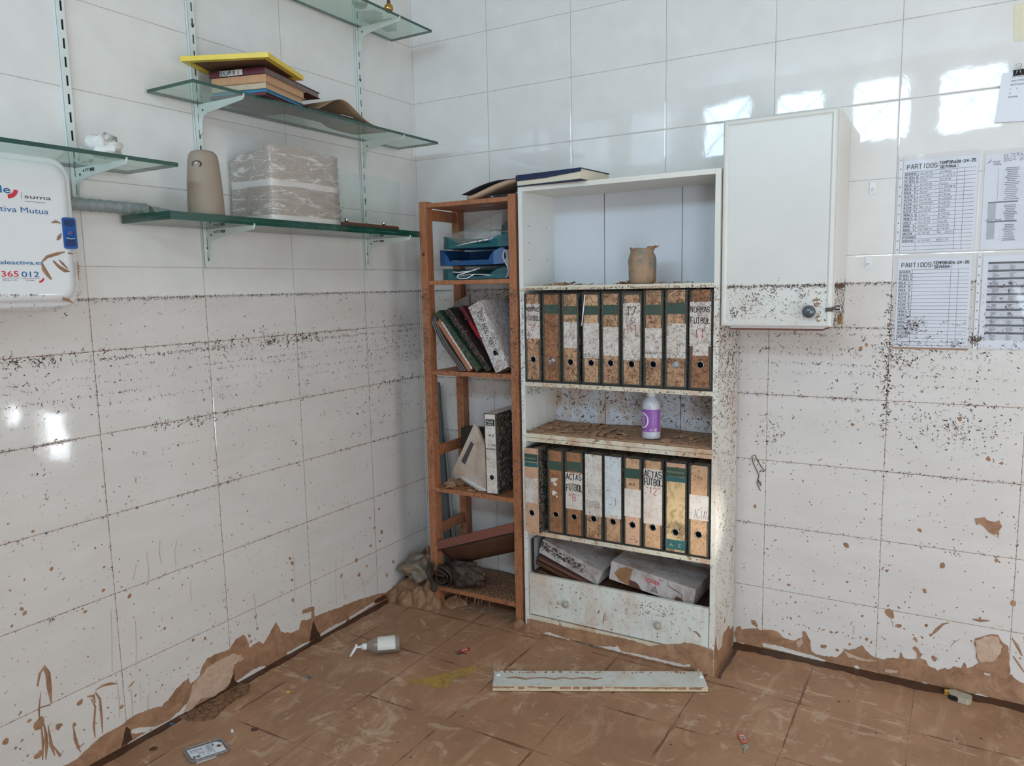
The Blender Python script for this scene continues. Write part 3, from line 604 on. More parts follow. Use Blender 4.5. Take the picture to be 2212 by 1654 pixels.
for i in range(40):
    x = .1 + rn.random() * 2.3; y = -.15 - rn.random() * 1.3
    if .68 < x < 1.52 and y > -.36: continue
    blob(fs_, Vector((x, y, .0)), VX, VY, VZ, rn.uniform(.002, .0045), rn, 1, n=8, h=.001)
o = fs_.build('floor_debris', [YEL, DOT, DEBRIS2, SCUF], bpy.data.objects['floor']); o['kind'] = 'stuff'

# ================================================================ glass shelving on the left wall
GLASS = clear('shelf_glass', (196, 214, 204), (.88, .95, .91), 1.0, .10, .02)
GEDGE = mat('green_glass_edge', (14, 74, 60), .12, .35, 12, coat=.5, spec=.6)
RAIL = mat('white_painted_steel', (214, 222, 218), .35, .06, 14)
DARK = mat('dark_hollow', (34, 38, 40), .7, .2)
SCREW = mat('screw_steel', (96, 84, 78), .45, .2, 60, metal=.7)
def glass_shelf(name, label, y0, y1, x1, z0, z1):
    t = thing(name, label, 'shelf', (.12, (y0 + y1) / 2, z0), 'glass shelves on the left wall')
    m = MB(); x0 = .012
    m.add([(x0, y0, z0), (x1, y0, z0), (x1, y1, z0), (x0, y1, z0)], [(0, 3, 2, 1)], 0)
    m.add([(x0, y0, z1), (x1, y0, z1), (x1, y1, z1), (x0, y1, z1)], [(0, 1, 2, 3)], 0)
    m.add([(x0, y0, z0), (x1, y0, z0), (x1, y0, z1), (x0, y0, z1)], [(0, 1, 2, 3)], 1)
    m.add([(x1, y0, z0), (x1, y1, z0), (x1, y1, z1), (x1, y0, z1)], [(0, 1, 2, 3)], 1)
    m.add([(x1, y1, z0), (x0, y1, z0), (x0, y1, z1), (x1, y1, z1)], [(0, 1, 2, 3)], 1)
    m.add([(x0, y1, z0), (x0, y0, z0), (x0, y0, z1), (x0, y1, z1)], [(0, 1, 2, 3)], 1)
    m.build('glass_pane', [GLASS, GEDGE], t)
    return t
glass_shelf('glass_shelf', 'green-edged glass shelf at the top of the picture, highest of all', -1.36, -.148, .228, 2.486, 2.496)
glass_shelf('glass_shelf', 'green-edged glass shelf carrying the yellow frame and stacked albums', -1.352, -.130, .230, 2.031, 2.041)
glass_shelf('glass_shelf', 'green-edged glass shelf above the first-aid cabinet with crumpled tissue on it', -2.6, -1.438, .252, 1.777, 1.788)
glass_shelf('glass_shelf', 'lower pane of the doubled glass shelf just touching the brackets', -1.470, -.300, .243, 1.628, 1.6395)
glass_shelf('glass_shelf', 'upper pane of the doubled glass shelf, directly under the taped carton', -1.470, -.300, .243, 1.6405, 1.652)
def rail(y, z0, label):
    t = thing('shelf_standard', label, 'shelf rail', (.006, y, z0), 'slotted wall rails holding the glass shelves')
    m = MB(); w = .0125; z1 = RZ - .01
    m.box(.0005, .0115, y - w, y - w + .002, z0, z1); m.box(.0005, .0115, y + w - .002, y + w, z0, z1)
    m.box(.010, .012, y - w, y - .0005, z0, z1); m.box(.010, .012, y + .006, y + w, z0, z1)
    z = z0; k = 0
    while z < z1 - .05:
        m.box(.010, .012, y - .0005, y + .006, z, min(z + .022, z1)); z += .05
    m.build('channel', RAIL, t)
    s = MB(); s.box(.0008, .0016, y - w + .003, y + w - .003, z0, z1); s.build('slot_shade', DARK, t)  # dark strip inside the channel paints the shade behind the slots
    for zz in [q for q in (1.565, 2.03 - .24, 2.28, 2.72) if q > z0 + .03]:
        s = MB(); s.lathe([(.0055, 0), (.0055, .001), (.002, .0022)], (.012, y + .0025, zz), (1, 0, 0), 12); s.build('screw_head', SCREW, t)
rail(-1.600, 1.68, 'slotted white steel rail rising above the first-aid cabinet')
rail(-1.172, 1.500, 'slotted white steel rail behind the beige dispenser and yellow frame')
rail(-.368, 1.500, 'slotted white steel rail nearest the room corner')
STK = mat('sticker_ink', (48, 50, 54), .6, .1)
def bracket(y, zs, label, n=1, sticker=False):
    t = thing('shelf_bracket', label, 'bracket', (.02, y, zs), 'white steel shelf brackets')
    for k in range(n):
        z = zs - .0006 - k * .026; pr = [(.0125, 0), (.214, 0), (.214, .0), (.2285, 0), (.2285, .006), (.2335, .006), (.2335, -.004), (.226, -.012), (.07, -.030), (.040, -.037), (.030, -.05), (.023, -.092), (.0125, -.096)]
        if zs > 1.6 and zs < 1.7: pr = [(min(a + (.013 if a > .2 else 0), .2495), b) for a, b in pr]
        if 1.7 < zs < 1.8: pr = [(a + (.0225 if a > .2 else 0), b) for a, b in pr]
        m = MB(); m.prism([(a, y + .001 + k * .0042, z + b) for a, b in pr], (0, .003, 0)); m.build('bracket_arm', RAIL, t, bevel=.0006)
        s = MB(); s.lathe([(.0035, 0), (.0035, .0008)], (.035, y + .0009 + k * .0042, z - .02), (0, -1, 0), 10); s.build('rivet', SCREW, t)
    if sticker:
        s = MB()
        for i in range(9): s.box(.083 + i * .0026, .083 + i * .0026 + (.0014 if i % 3 else .0006), y + .0003, y + .0009, zs - .016, zs - .007)
        for r in range(3): s.box(.062, .080 - r * .003, y + .0003, y + .0009, zs - .008 - r * .003, zs - .0068 - r * .003)
        s.lathe([(.003, 0), (.003, .0006)], (.054, y + .0009, zs - .012), (0, -1, 0), 12)
        s.build('barcode_sticker', STK, t)
bracket(-.368, 2.486, 'white bracket under the highest glass shelf')
bracket(-1.172, 2.031, 'white bracket under the yellow-frame shelf, at its left end')
bracket(-.368, 2.031, 'white bracket under the yellow-frame shelf, at its corner end')
bracket(-1.600, 1.777, 'white bracket with barcode sticker beside the first-aid cabinet top', 1, True)
bracket(-1.172, 1.628, 'doubled white bracket with barcode under the beige dispenser', 1, True)
bracket(-.368, 1.628, 'doubled white bracket with barcode under the clear plaque', 1, True)

# first-aid cabinet ---------------------------------------------------------------
PLW = mat('glossy_white_plastic', (226, 228, 230), .18, .03, 4, coat=.3)
BLUE = mat('blue_print', (26, 104, 160), .4, .08); REDP = mat('red_print', (206, 44, 60), .4, .08); GREYP = mat('grey_print', (76, 72, 78), .4, .08)
LATCH = mat('blue_latch_plastic', (24, 84, 158), .3, .15)
t = thing('first_aid_cabinet', 'white plastic wall first-aid cabinet with blue latch and lettering', 'first-aid cabinet', (.065, -1.92, 1.38))
def rrect(y0, y1, z0, z1, r, x, n=7):
    out = []
    for cy, cz, a0 in ((y1 - r, z1 - r, 0), (y0 + r, z1 - r, 90), (y0 + r, z0 + r, 180), (y1 - r, z0 + r, 270)):
        for i in range(n + 1):
            a = math.radians(a0 + 90 * i / n); out.append((x, cy + r * math.cos(a), cz + r * math.sin(a)))
    return out
m = MB(); rings = [(0, .0), (.06, .0), (.085, .001), (.105, .004), (.112, .008), (.116, .014), (.116, .020), (.122, .024), (.129, .030), (.131, .044)]
vs = []; 
for x, ins in rings: vs += rrect(-2.17 + ins, -1.668 - ins, 1.379 + ins, 1.786 - ins, max(.055 - ins * .6, .02), x)
n = 32; fs = [(i * n + j, i * n + (j + 1) % n, (i + 1) * n + (j + 1) % n, (i + 1) * n + j) for i in range(len(rings) - 1) for j in range(n)]
fs.append([(len(rings) - 1) * n + j for j in range(n)])
m.add(vs, fs, 0, True); m.sm[-1] = False
m.build('body', PLW, t)
m = MB(); m.prism([(.1315, a, b) for _, a, b in rrect(-1.7175, -1.6815, 1.541, 1.624, .006, 0, 3)], (.003, 0, 0))
la = m.build('latch', LATCH, t, bevel=.001)
LD = mat('latch_recess_blue', (16, 50, 104), .4)
m = MB(); m.prism([(.1346, a, b) for _, a, b in rrect(-1.713, -1.686, 1.548, 1.566, .006, 0, 3)], (.0008, 0, 0)); m.build('finger_recess', LD, la); m = MB(); m.prism([(.1346, a, b) for _, a, b in rrect(-1.713, -1.686, 1.600, 1.619, .006, 0, 3)], (.0008, 0, 0)); m.build('finger_recess', LD, la)
m = MB(); m.lathe([(.010, 0), (.010, .003), (.008, .004)], (.1347, -1.70, 1.583), (1, 0, 0), 20); m.build('lock_disc', LATCH, la)
m = MB(); m.lathe([(.003, 0), (.003, .0006)], (.1388, -1.70, 1.584), (1, 0, 0), 10); m.build('lock_keyhole', REDP, la)
m = MB(); m.tube([(.137, -1.711, 1.5695), (.138, -1.70, 1.567), (.137, -1.689, 1.5695)], .0012, 6); m.build('latch_lever', RAIL, la)
UY = (0, 1, 0); UZ = (0, 0, 1); FX = .1313
def P_(u, v): return None
a = [(0.131,-1.863,1.675),(0.131,-1.839,1.678),(0.131,-1.806,1.666),(0.131,-1.74,1.671),(0.131,-1.868,1.629),(0.131,-1.75,1.636),(0.131,-1.88,1.498),(0.131,-1.776,1.5),(0.131,-1.88,1.467),(0.131,-1.839,1.466),(0.131,-1.832,1.466),(0.131,-1.789,1.465),(0.131,-1.844,1.66),(0.131,-1.819,1.684)]
def tx(s, i, j, h, m_, b=.02, nm='lettering'): text(s, (FX, a[i][1], a[i][2]), UY, UZ, h, m_, t, nm, w=a[j][1] - a[i][1], bold=b)
tx('le', 0, 1, .018, BLUE, .008); tx('suma', 2, 3, .010, GREYP, .004); tx('tiva Mutua', 4, 5, .014, BLUE, .0); tx('aleactiva.es', 6, 7, .010, BLUE, .008)
tx('365', 8, 9, .014, REDP, .008); tx('012', 10, 11, .014, BLUE, .008)
text('intermutual', (FX, a[2][1] + .001, a[2][2] - .009), UY, UZ, .003, GREYP, t, w=.048)
text('365 dias al año', (FX, a[8][1] + .002, a[8][2] - .010), UY, UZ, .0035, GREYP, t, w=.034)
text('12 meses', (FX, a[10][1] + .010, a[10][2] - .010), UY, UZ, .0035, GREYP, t, w=.020)
m = MB(); m.box(FX, FX + .0005, a[8][1], a[9][1], a[8][2] - .004, a[8][2] - .0032); m.box(FX, FX + .0005, a[10][1], a[11][1], a[10][2] - .004, a[10][2] - .0032)
m.box(FX, FX + .0005, a[2][1] - .0075, a[2][1] - .0068, a[2][2] - .002, a[2][2] + .014); m.build('underline', GREYP, t)
def arc(cy, cz, r0, r1, a0, a1, mm):
    m = MB(); P0 = []; P1 = []
    for i in range(13):
        q = math.radians(a0 + (a1 - a0) * i / 12); P0.append((FX, cy + r0 * math.cos(q), cz + r0 * math.sin(q))); P1.append((FX, cy + r1 * math.cos(q), cz + r1 * math.sin(q)))
    m.prism(P0 + P1[::-1], (.0005, 0, 0)); m.build('emblem_arc', mm, t)
arc(a[12][1] - .002, a[13][2] + .004, .016, .026, 270, 350, REDP); arc(a[11][1] - .001, a[10][2] - .001, .009, .014, 270, 350, REDP)
m = MB()
for L, w_ in (([(0.131,-1.745,1.608),(0.131,-1.733,1.612),(0.131,-1.721,1.608)], .004), ([(0.131,-1.734,1.563),(0.131,-1.728,1.571),(0.131,-1.722,1.581)], .006), ([(0.131,-1.778,1.506),(0.131,-1.764,1.519),(0.131,-1.738,1.527),(0.131,-1.717,1.533)], .006), ([(0.131,-1.779,1.503),(0.131,-1.775,1.485),(0.131,-1.766,1.47),(0.131,-1.759,1.46)], .006),
              ([(0.131,-1.75,1.509),(0.131,-1.736,1.493),(0.131,-1.721,1.483),(0.131,-1.709,1.481)], .006), ([(0.131,-1.734,1.511),(0.131,-1.725,1.501),(0.131,-1.713,1.488)], .005), ([(0.131,-1.709,1.53),(0.131,-1.696,1.528)], .006), ([(0.131,-1.734,1.408),(0.131,-1.721,1.405),(0.131,-1.707,1.396)], .005), ([(0.131,-1.733,1.413),(0.131,-1.724,1.405)], .003),
              ([(0.131,-1.685,1.51),(0.131,-1.685,1.489),(0.131,-1.687,1.457)], .003)):
    L = [(.1316, p[1], p[2]) for p in L]; ribbon(m, L, w_ * 1.7, (1, 0, 0), 0)
rr = random.Random(21)
for i in range(90): fleck(m, Vector((.118 if rr.random() < .5 else .1312, -2.0 + rr.random() * .31, 1.384 + rr.random() ** 3 * .02)) if i % 2 else Vector((.1312, -1.9 + rr.random() * .12, 1.420 + rr.gauss(0, .0012))), Vector((0, 1, 0)), Vector((0, 0, 1)), Vector((1, 0, 0)), rr.uniform(.002, .009), .0014, rr.uniform(0, 6), rr, 1)
for i in range(60): fleck(m, Vector((.118, -1.674 - rr.random() * .012, 1.40 + rr.random() * .18)), Vector((0, 1, 0)), Vector((0, 0, 1)), Vector((1, 0, 0)), rr.uniform(.002, .008), .0018, rr.uniform(1.2, 1.9), rr, 0)
m.build('mud_smears', [MUD, DEBRIS], t)['kind'] = 'stuff'

# crumpled tissue -------------------------------------------------------------------
def crumple(name, label, cat, c, rx, ry, rz, m_, seed, parent=None, amp=.35, n=14, flat=True):
    r = random.Random(seed); mb = MB()
    ph = [(r.uniform(0, 6), r.uniform(1, 5), r.uniform(1, 5)) for _ in range(7)]
    def fn(u, v):
        th, p = u * 2 * math.pi, v * math.pi
        q = 1 + amp * .4 * sum(math.sin(a + th * round(b) + p * c_) for a, b, c_ in ph) / 3
        z = math.cos(p) * rz * q
        return (c[0] + math.cos(th) * math.sin(p) * rx * q, c[1] + math.sin(th) * math.sin(p) * ry * q, max(c[2] + z, c[2] - rz * .8) + rz * .8)
    mb.grid(fn, n, n)
    o = mb.build(name, m_, parent)
    if label: tag(o, label, cat)
    return o
TISS = mat('white_tissue', (226, 224, 218), .9, .06, 80, bump=.3)
crumple('paper_tissue', 'crumpled white tissue on the glass shelf left of the beige dispenser', 'tissue', (.16, -1.60, 1.7885), .035, .045, .030, TISS, 5, amp=1.3)
# beige dispenser ---------------------------------------------------------------------
BEI = mat('speckled_beige_plastic', (150, 134, 118), .55, .12, 400)
t = thing('air_freshener', 'beige speckled upright dispenser with a dark nozzle on the doubled glass shelf', 'air freshener', (.165, -1.285, 1.652))
m = MB(); pr = [(.054, 0), (.0555, .004), (.054, .06), (.052, .10), (.049, .14), (.046, .17), (.042, .186), (.034, .195), (.020, .199), (.002, .200)]
m.lathe(pr, (.165, -1.285, 1.6525), n=40, sx=.95, sy=1); m.build('shell', BEI, t)
nd = (Vector((2.2, -2.9, 0)) - Vector((.165, -1.285, 0))).normalized(); nd = Matrix.Rotation(math.radians(-24), 3, 'Z') @ nd
c = Vector((.165, -1.285, 1.6525 + .152)) + nd * .0445
m = MB(); m.lathe([(.012, -.004), (.012, .001), (.009, .003), (.0085, -.001), (.002, -.001)], c, nd, 20, sy=1.3, sx=1.0, U=(0, 0, 1)); m.build('nozzle_collar', mat('nozzle_black', (30, 26, 24), .4), t)
m = MB(); m.lathe([(.003, 0), (.003, .003), (.001, .004)], c + nd * .001 + VZ * .003, nd, 10); m.build('nozzle_tip', RAIL, t)
# rolled hose and film lying on the shelf
HOSE = mat('grey_ribbed_hose', (142, 152, 152), .4, .2, 60)
m = MB(); path = []; rs = []
for i in range(121):
    y = -1.78 + i * .0031; path.append((.045, y, 1.672)); rs.append(.0175 + (.0012 if (i // 3) % 3 == 0 else 0))
m.tube(path, rs, 18); o = m.build('ribbed_hose', HOSE); tag(o, 'grey ribbed hose lying along the wall, left end of the doubled glass shelf', 'hose')
FILMG = clear('grey_plastic_film', (176, 186, 184), (.85, .88, .88), .8, .55, .2)
m = MB(); m.grid(lambda u, v: (.015 + .075 * v, -1.405 + .33 * u, 1.6535 + .030 * (1 - u) ** 1.5 * math.sin(v * math.pi) + .002 * math.sin(u * 9)), 20, 8, thick=.0008)
tag(m.build('plastic_film', FILMG), 'flattened grey plastic sleeve behind the beige dispenser', 'plastic film')
# taped carton ---------------------------------------------------------------------------
def carton_mat():
    t = NT('taped_cardboard'); n1 = t.noise(9, 4, .6, stretch=(.8, .5, 3.5), dist=1.4); n2 = t.noise(30, 5, .7, stretch=(.5, .5, 2), dist=2)
    e = t.vor(16, 'DISTANCE_TO_EDGE', stretch=(.6, .6, 2.2)); z = t.xyz()[2]
    band = t.math('LESS_THAN', t.math('ABSOLUTE', t.math('ADD', t.math('ADD', z, -1.778), t.math('MULTIPLY', t.math('ADD', n1, -.5), .02))), .011)
    foot = t.math('LESS_THAN', z, 1.672)
    white = t.math('MAXIMUM', t.math('MAXIMUM', band, foot), t.math('MULTIPLY', t.ramp(n1, .56, .60), t.ramp(n2, .42, .50)))
    white = t.math('MAXIMUM', white, t.math('MULTIPLY', t.math('LESS_THAN', e, .02), t.ramp(n2, .5, .52)))
    t.col(t.mix(t.math('MULTIPLY', white, .85), t.mix(t.ramp(n2, .3, .7), srgb(172, 158, 144), srgb(156, 142, 128)), srgb(222, 216, 210)))
    t.rough(.16); t.b.inputs['Coat Weight'].default_value = .6; t.b.inputs['Coat Roughness'].default_value = .1
    t.bump(t.math('ADD', n2, t.math('MULTIPLY', n1, 1.4)), .6, .006); return t.m
m = MB(); BX0, BX1, BY0, BY1 = .014, .216, -1.062, -.738; zb = 1.6525
def bx(u, v):   # walk round the four sides
    pts = [(BX0, BY0, 1.868), ((BX0 + BX1) * .5, BY0 - .002, 1.886), (BX1, BY0, 1.8985), (BX1 + .004, BY0 + .16, 1.908), (BX1 - .002, BY1, 1.896), (BX1 * .5, BY1, 1.90), (BX0, BY1, 1.892), (BX0, (BY0 + BY1) / 2, 1.89), (BX0, BY0, 1.868)]
    q = u * 8; i = min(int(q), 7); f = q - i; p0, p1 = Vector(pts[i]), Vector(pts[i + 1]); p = p0.lerp(p1, f)
    taper = 1 - .02 * math.sin(v * 2.2)
    cx, cy = (BX0 + BX1) / 2, (BY0 + BY1) / 2
    return (cx + (p.x - cx) * taper, cy + (p.y - cy) * taper, zb + (p.z - zb) * v)
m.grid(bx, 32, 10)
topv = [bx(i / 32, 1) for i in range(32)]; m.add(topv, [list(range(32))], 0)
m.add([bx(i / 32, 0) for i in range(32)], [list(range(32))[::-1]], 0)
t = thing('cardboard_box', 'cardboard box wrapped in clear tape and film on the doubled glass shelf', 'box', (.115, -.90, 1.6525))
m.build('carton', carton_mat(), t)
WRAP = clear('clear_wrap', (235, 235, 235), (.96, .96, .96), 1.6, .08, .12)
m = MB(); rr = random.Random(4)
def wr_(u, v):
    p = Vector(bx(u, .04 + .95 * v)); c = Vector(((BX0 + BX1) / 2, (BY0 + BY1) / 2, p.z)); d = (p - c).normalized()
    q = p + d * (.0025 + .0022 * math.sin(u * 60 + v * 14) * math.sin(v * 33 - u * 21) + .0015 * math.sin(u * 131 + v * 60)); q.x = max(q.x, .0128); q.z += .002; return q
m.grid(wr_, 96, 30); m.build('film_wrap', WRAP, t)
# plaque on wooden base -----------------------------------------------------------------
t = thing('glass_plaque', 'clear engraved plaque on a dark wooden base, right end of the doubled shelf', 'plaque', (.165, -.55, 1.6525))
m = MB(); m.prism([(.128, -.725, 1.6525), (.128, -.402, 1.6525), (.128, -.402, 1.664), (.128, -.408, 1.668), (.128, -.719, 1.668), (.128, -.725, 1.664)], (.088, 0, 0)); m.build('wooden_base', mat('dark_varnished_wood', (98, 66, 52), .35, .3, 20, stretch=(6, 1, 6)), t, bevel=.001)
CL = clear('clear_acrylic', (220, 230, 228), (.94, .97, .96), 1.0, .05, .03)
m = MB(); m.box(.158, .162, -.672, -.318, 1.682, 1.862); m.build('clear_panel', CL, t)
for q in [(0.172,-0.662,1.66),(0.172,-0.444,1.666)]:
    m = MB(); m.lathe([(.0075, 0), (.0075, .018), (.006, .020)], (.172, q[1], 1.668), n=20); m.build('chrome_standoff', mat('chrome', (200, 204, 206), .08, .05, metal=1), t)
ETCH = mat('engraved_lettering', (186, 194, 194), .5)
text('JA', (.1625, -.56, 1.838), (0, 1, 0), (0, 0, 1), .008, ETCH, t); text('FA', (.1625, -.555, 1.824), (0, 1, 0), (0, 0, 1), .008, ETCH, t); text('BA', (.1625, -.55, 1.810), (0, 1, 0), (0, 0, 1), .008, ETCH, t)
# items on the highest shelf -----------------------------------------------------------
t = thing('ornament_bulb', 'golden ribbed bulb-shaped ornament on the highest glass shelf', 'ornament', (.205, -.40, 2.4965))
GOLD = mat('gold_glass', (190, 150, 80), .2, .35, 80, metal=.8)
m = MB(); m.lathe([(.003, 0), (.010, .003), (.0165, .010), (.0185, .018), (.0165, .027), (.010, .034), (.006, .037), (.006, .048), (.004, .050)], (.205, -.40, 2.4965), n=28); m.build('globe', GOLD, t)
m = MB(); m.lathe([(.0065, .038), (.0075, .040), (.0065, .042), (.0075, .044), (.0065, .046), (.0065, .055)], (.205, -.40, 2.4965), n=20); m.build('cap', SCREW, t)
CLB = clear('clear_block', (214, 222, 216), (.80, .84, .80), 1.2, .25, .05)
for k, (L, lab) in enumerate((([(0.059,-0.393,2.496),(0.058,-0.335,2.496),(0.118,-0.334,2.496),(0.114,-0.389,2.496)], 'small clear block on the highest shelf, directly above its bracket'), ([(0.066,-0.281,2.496),(0.052,-0.228,2.496),(0.102,-0.222,2.496),(0.112,-0.271,2.496)], 'small clear block on the highest shelf nearest its corner end'))):
    o = MB(); o.prism([(p[0], p[1], 2.4966) for p in L], (0, 0, .035)); tag(o.build('clear_block', CLB, bevel=.001), lab, 'block', 'clear blocks on the highest shelf')
m = MB(); c0 = [(0.154,-0.51,2.496)][0]
m.lathe([(.018, 0), (.026, .004), (.030, .012), (.031, .030), (.029, .032), (.027, .014), (.01, .006), (.001, .006)], (c0[0], c0[1], 2.4966), n=24); tag(m.build('glass_bowl', CLB), 'small clear round bowl seen through the highest glass shelf', 'bowl')

# ================================================================ stack on the yellow-frame shelf
sd = Vector((-.2, -.06, 0)).normalized(); sl = Vector((-sd.y, sd.x, 0)) * 1   # spine direction, long direction
sl = Vector((-.08, .28, 0)).normalized(); sd = Vector((-sl.y, sl.x, 0))
C0 = Vector((.252, -1.09, 0))
PAP = mat('old_paper_edges', (196, 158, 124), .8, .18, 120, stretch=(1, 1, 14))
MAR = mat('maroon_cover', (92, 26, 40), .45, .15, 40); TANC = mat('tan_cover', (200, 152, 112), .6, .12, 40); CREAM = mat('cream_cover', (196, 180, 152), .6, .12, 40); BLUC = mat('blue_cover', (50, 122, 158), .5, .12, 60)
def stacked(label, z0, z1, cov, pg, off, a, b, name='photo_album', board=.002):
    t = thing(name, label, 'album', tuple(C0 + VZ * z0), 'albums stacked under the yellow frame')
    O = C0 + off; m = MB(); m.obox(O + VZ * z0, sd * a, sl * b, VZ * board); m.obox(O + VZ * (z1 - board), sd * a, sl * b, VZ * board)
    m.obox(O + VZ * (z0 + board), sd * a, sl * board, VZ * (z1 - z0 - 2 * board)); m.build('cover', cov, t, bevel=.0006)
    m = MB(); m.obox(O + sd * .004 + sl * (board + .0003) + VZ * (z0 + board + .0002), sd * (a - .008), sl * (b - .010), VZ * (z1 - z0 - 2 * board - .0004)); m.build('page_block', pg, t)
    return t
stacked('maroon album at the bottom of the stack under the yellow frame', 2.0415, 2.0520, MAR, mat('dark_pages', (60, 34, 34), .8), sl * -.01 + sd * .0, .205, .26)
stacked('bright blue thin book low in the stack under the yellow frame', 2.0525, 2.0640, BLUC, BLUC, sd * .002, .195, .225, 'thin_book')
stacked('cream-spined album in the middle of the stack', 2.0645, 2.0825, CREAM, PAP, sd * .002 + sl * -.004, .2, .24)
stacked('tan album above the cream one in the stack', 2.0830, 2.1075, TANC, PAP, sd * -.002 + sl * -.008, .2, .25)
t = stacked('maroon ring binder with a white handwritten spine label, top of the stack', 2.1080, 2.1290, MAR, mat('grey_pages', (130, 120, 114), .8, .2), sl * -.012 + sd * -.002, .205, .36, 'ring_binder')
O = C0 + sl * -.0135 + sd * .078 + VZ * 2.1095; N_ = -sl
m = MB(); m.obox(O, sd * .085, -sl * .0008, VZ * .017); m.build('spine_label', mat('white_label', (220, 216, 210), .6), t)
INK = mat('black_marker_ink', (26, 26, 30), .5); INKR = mat('red_marker_ink', (196, 60, 60), .5)
m = MB(); pen(m, 'BENJAMIN', O + sd * .0845 - sl * .0008 + VZ * .002, -sd, VZ, .013, .0075, .0016, lift=.0004); m.build('lettering', INK, t)
m = MB(); pen(m, 'A', O + sd * .018 - sl * .0008 + VZ * .003, -sd, VZ, .010, .009, .0018, lift=.0004); m.build('lettering', INKR, t)
# yellow frame
YB, YA, YC = Vector((.33, -1.15, 2.1335)), Vector((.06, -1.262, 2.138)), Vector((.262, -.888, 2.131))
eu = (YA - YB); ev = (YC - YB); ev = ev - eu * (ev.dot(eu) / eu.dot(eu)); en = ev.cross(eu).normalized(); en = en if en.z > 0 else -en
t = thing('picture_frame', 'yellow picture frame lying face down on top of the album stack', 'picture frame', tuple(YB + (eu + ev) / 2))
YELP = mat('yellow_lacquer', (226, 196, 60), .35, .08, 20); m = MB(); fw = .02
U1, V1 = eu.normalized(), ev.normalized(); LU, LV = eu.length, ev.length
H = en * .0155
m.obox(YB, eu, V1 * fw, H); m.obox(YB + V1 * (LV - fw), eu, V1 * fw, H); m.obox(YB + V1 * fw, U1 * fw, V1 * (LV - 2 * fw), H); m.obox(YB + V1 * fw + U1 * (LU - fw), U1 * fw, V1 * (LV - 2 * fw), H)
m.build('frame_moulding', YELP, t, bevel=.0008)
m = MB(); m.obox(YB + V1 * fw + U1 * fw + en * .006, U1 * (LU - 2 * fw), V1 * (LV - 2 * fw), en * .003); bk_ = m.build('backing_board', mat('brown_hardboard', (112, 78, 54), .8, .15, 90), t)
for q in (.2, .5, .8):
    m = MB(); m.obox(YB + V1 * (fw + .002) + U1 * (LU * q) + en * .004, U1 * .012, V1 * .006, en * .0015); m.build('retaining_clip', SCREW, bk_)
# kraft sheets, notebook, small white box
KR = mat('kraft_paper', (150, 124, 96), .8, .1, 30)
def kz(u): return 2.0415 + .062 * math.exp(-((u - .30) / .24) ** 2) * (1 - u ** 3) + .0012
m = MB(); m.grid(lambda u, v: (.03 + .185 * v + .01 * u, -.84 + .41 * u + .03 * (v - .5), kz(u) + .004 * v * math.sin(u * 5)), 30, 8, thick=.0006); tag(m.build('kraft_paper_sheet', KR), 'curled brown kraft paper sheet on the shelf right of the albums', 'paper sheet')
t = thing('notebook', 'thin black notebook lying flat under the curled kraft paper', 'notebook', (.16, -.75, 2.0415))
m = MB(); m.box(.10, .226, -.885, -.590, 2.0415, 2.0505); m.build('cover', mat('black_cover', (44, 36, 36), .4, .2), t, bevel=.002)
m = MB(); m.box(.17, .205, -.70, -.635, 2.051, 2.0585); tag(m.build('small_white_box', mat('white_card', (214, 214, 210), .5), bevel=.0006), 'small white card box on the black notebook', 'box')

# ================================================================ white bookcase
BX, BW, BY, BD, BH, TH = .715, .783, -.293, .272, 1.795, .018
BIN = thing('bookcase', 'tall white melamine bookcase full of lever-arch files, stained by the flood', 'bookcase', (BX + BW / 2, BY + BD / 2, 0))
x0, x1, yb = BX, BX + BW, BY + BD
m = MB(); m.box(x0, x0 + TH, BY, yb, 0, BH); m.build('side_panel', BOARDIN, BIN, bevel=.0006)
m = MB(); m.box(x1 - TH, x1, BY, yb, 0, BH); m.build('side_panel', BOARD, BIN, bevel=.0006)
def shelfb(name, z0, z1, mm, y=BY): 
    m = MB(); m.box(x0 + TH, x1 - TH, y, yb - .005, z0, z1, 0)
    return m.build(name, mm, BIN, bevel=.0005)
shelfb('top_panel', BH - TH, BH, BOARD)
shelfb('shelf_board', 1.400, 1.416, EDGE); shelfb('shelf_board', 1.025, 1.041, EDGE)
shelfb('shelf_board', .802, .8175, EDGE); shelfb('shelf_board', .819, .8355, EDGE, BY - .001)
shelfb('shelf_board', .418, .4355, EDGE); shelfb('bottom_board', .056, .074, EDGE)
m = MB(); m.box(x0 + TH, x1 - TH, yb - .005, yb, 0.0, BH - .002); m.build('back_panel', BACKP, BIN)
m = MB()
for x in (BX + .245, BX + .565): m.box(x, x + .0015, yb - .0062, yb - .005, .074, BH - TH)
m.build('back_panel_seam', DARK, BIN)
m = MB(); m.box(x0 + TH, x1 - TH, BY + .004, BY + .02, .001, .056); kick = m.build('plinth', board_mat('muddy_plinth', (190, 176, 160), 1.0), BIN)
m = MB()
for zz in (1.52, 1.585, 1.65):
    for yy in (BY + .05, BY + .20): m.lathe([(.0022, 0), (.0022, .0006)], (x0 + TH, yy, zz), (1, 0, 0), 8)
m.build('shelf_pin_holes', DARK, BIN)
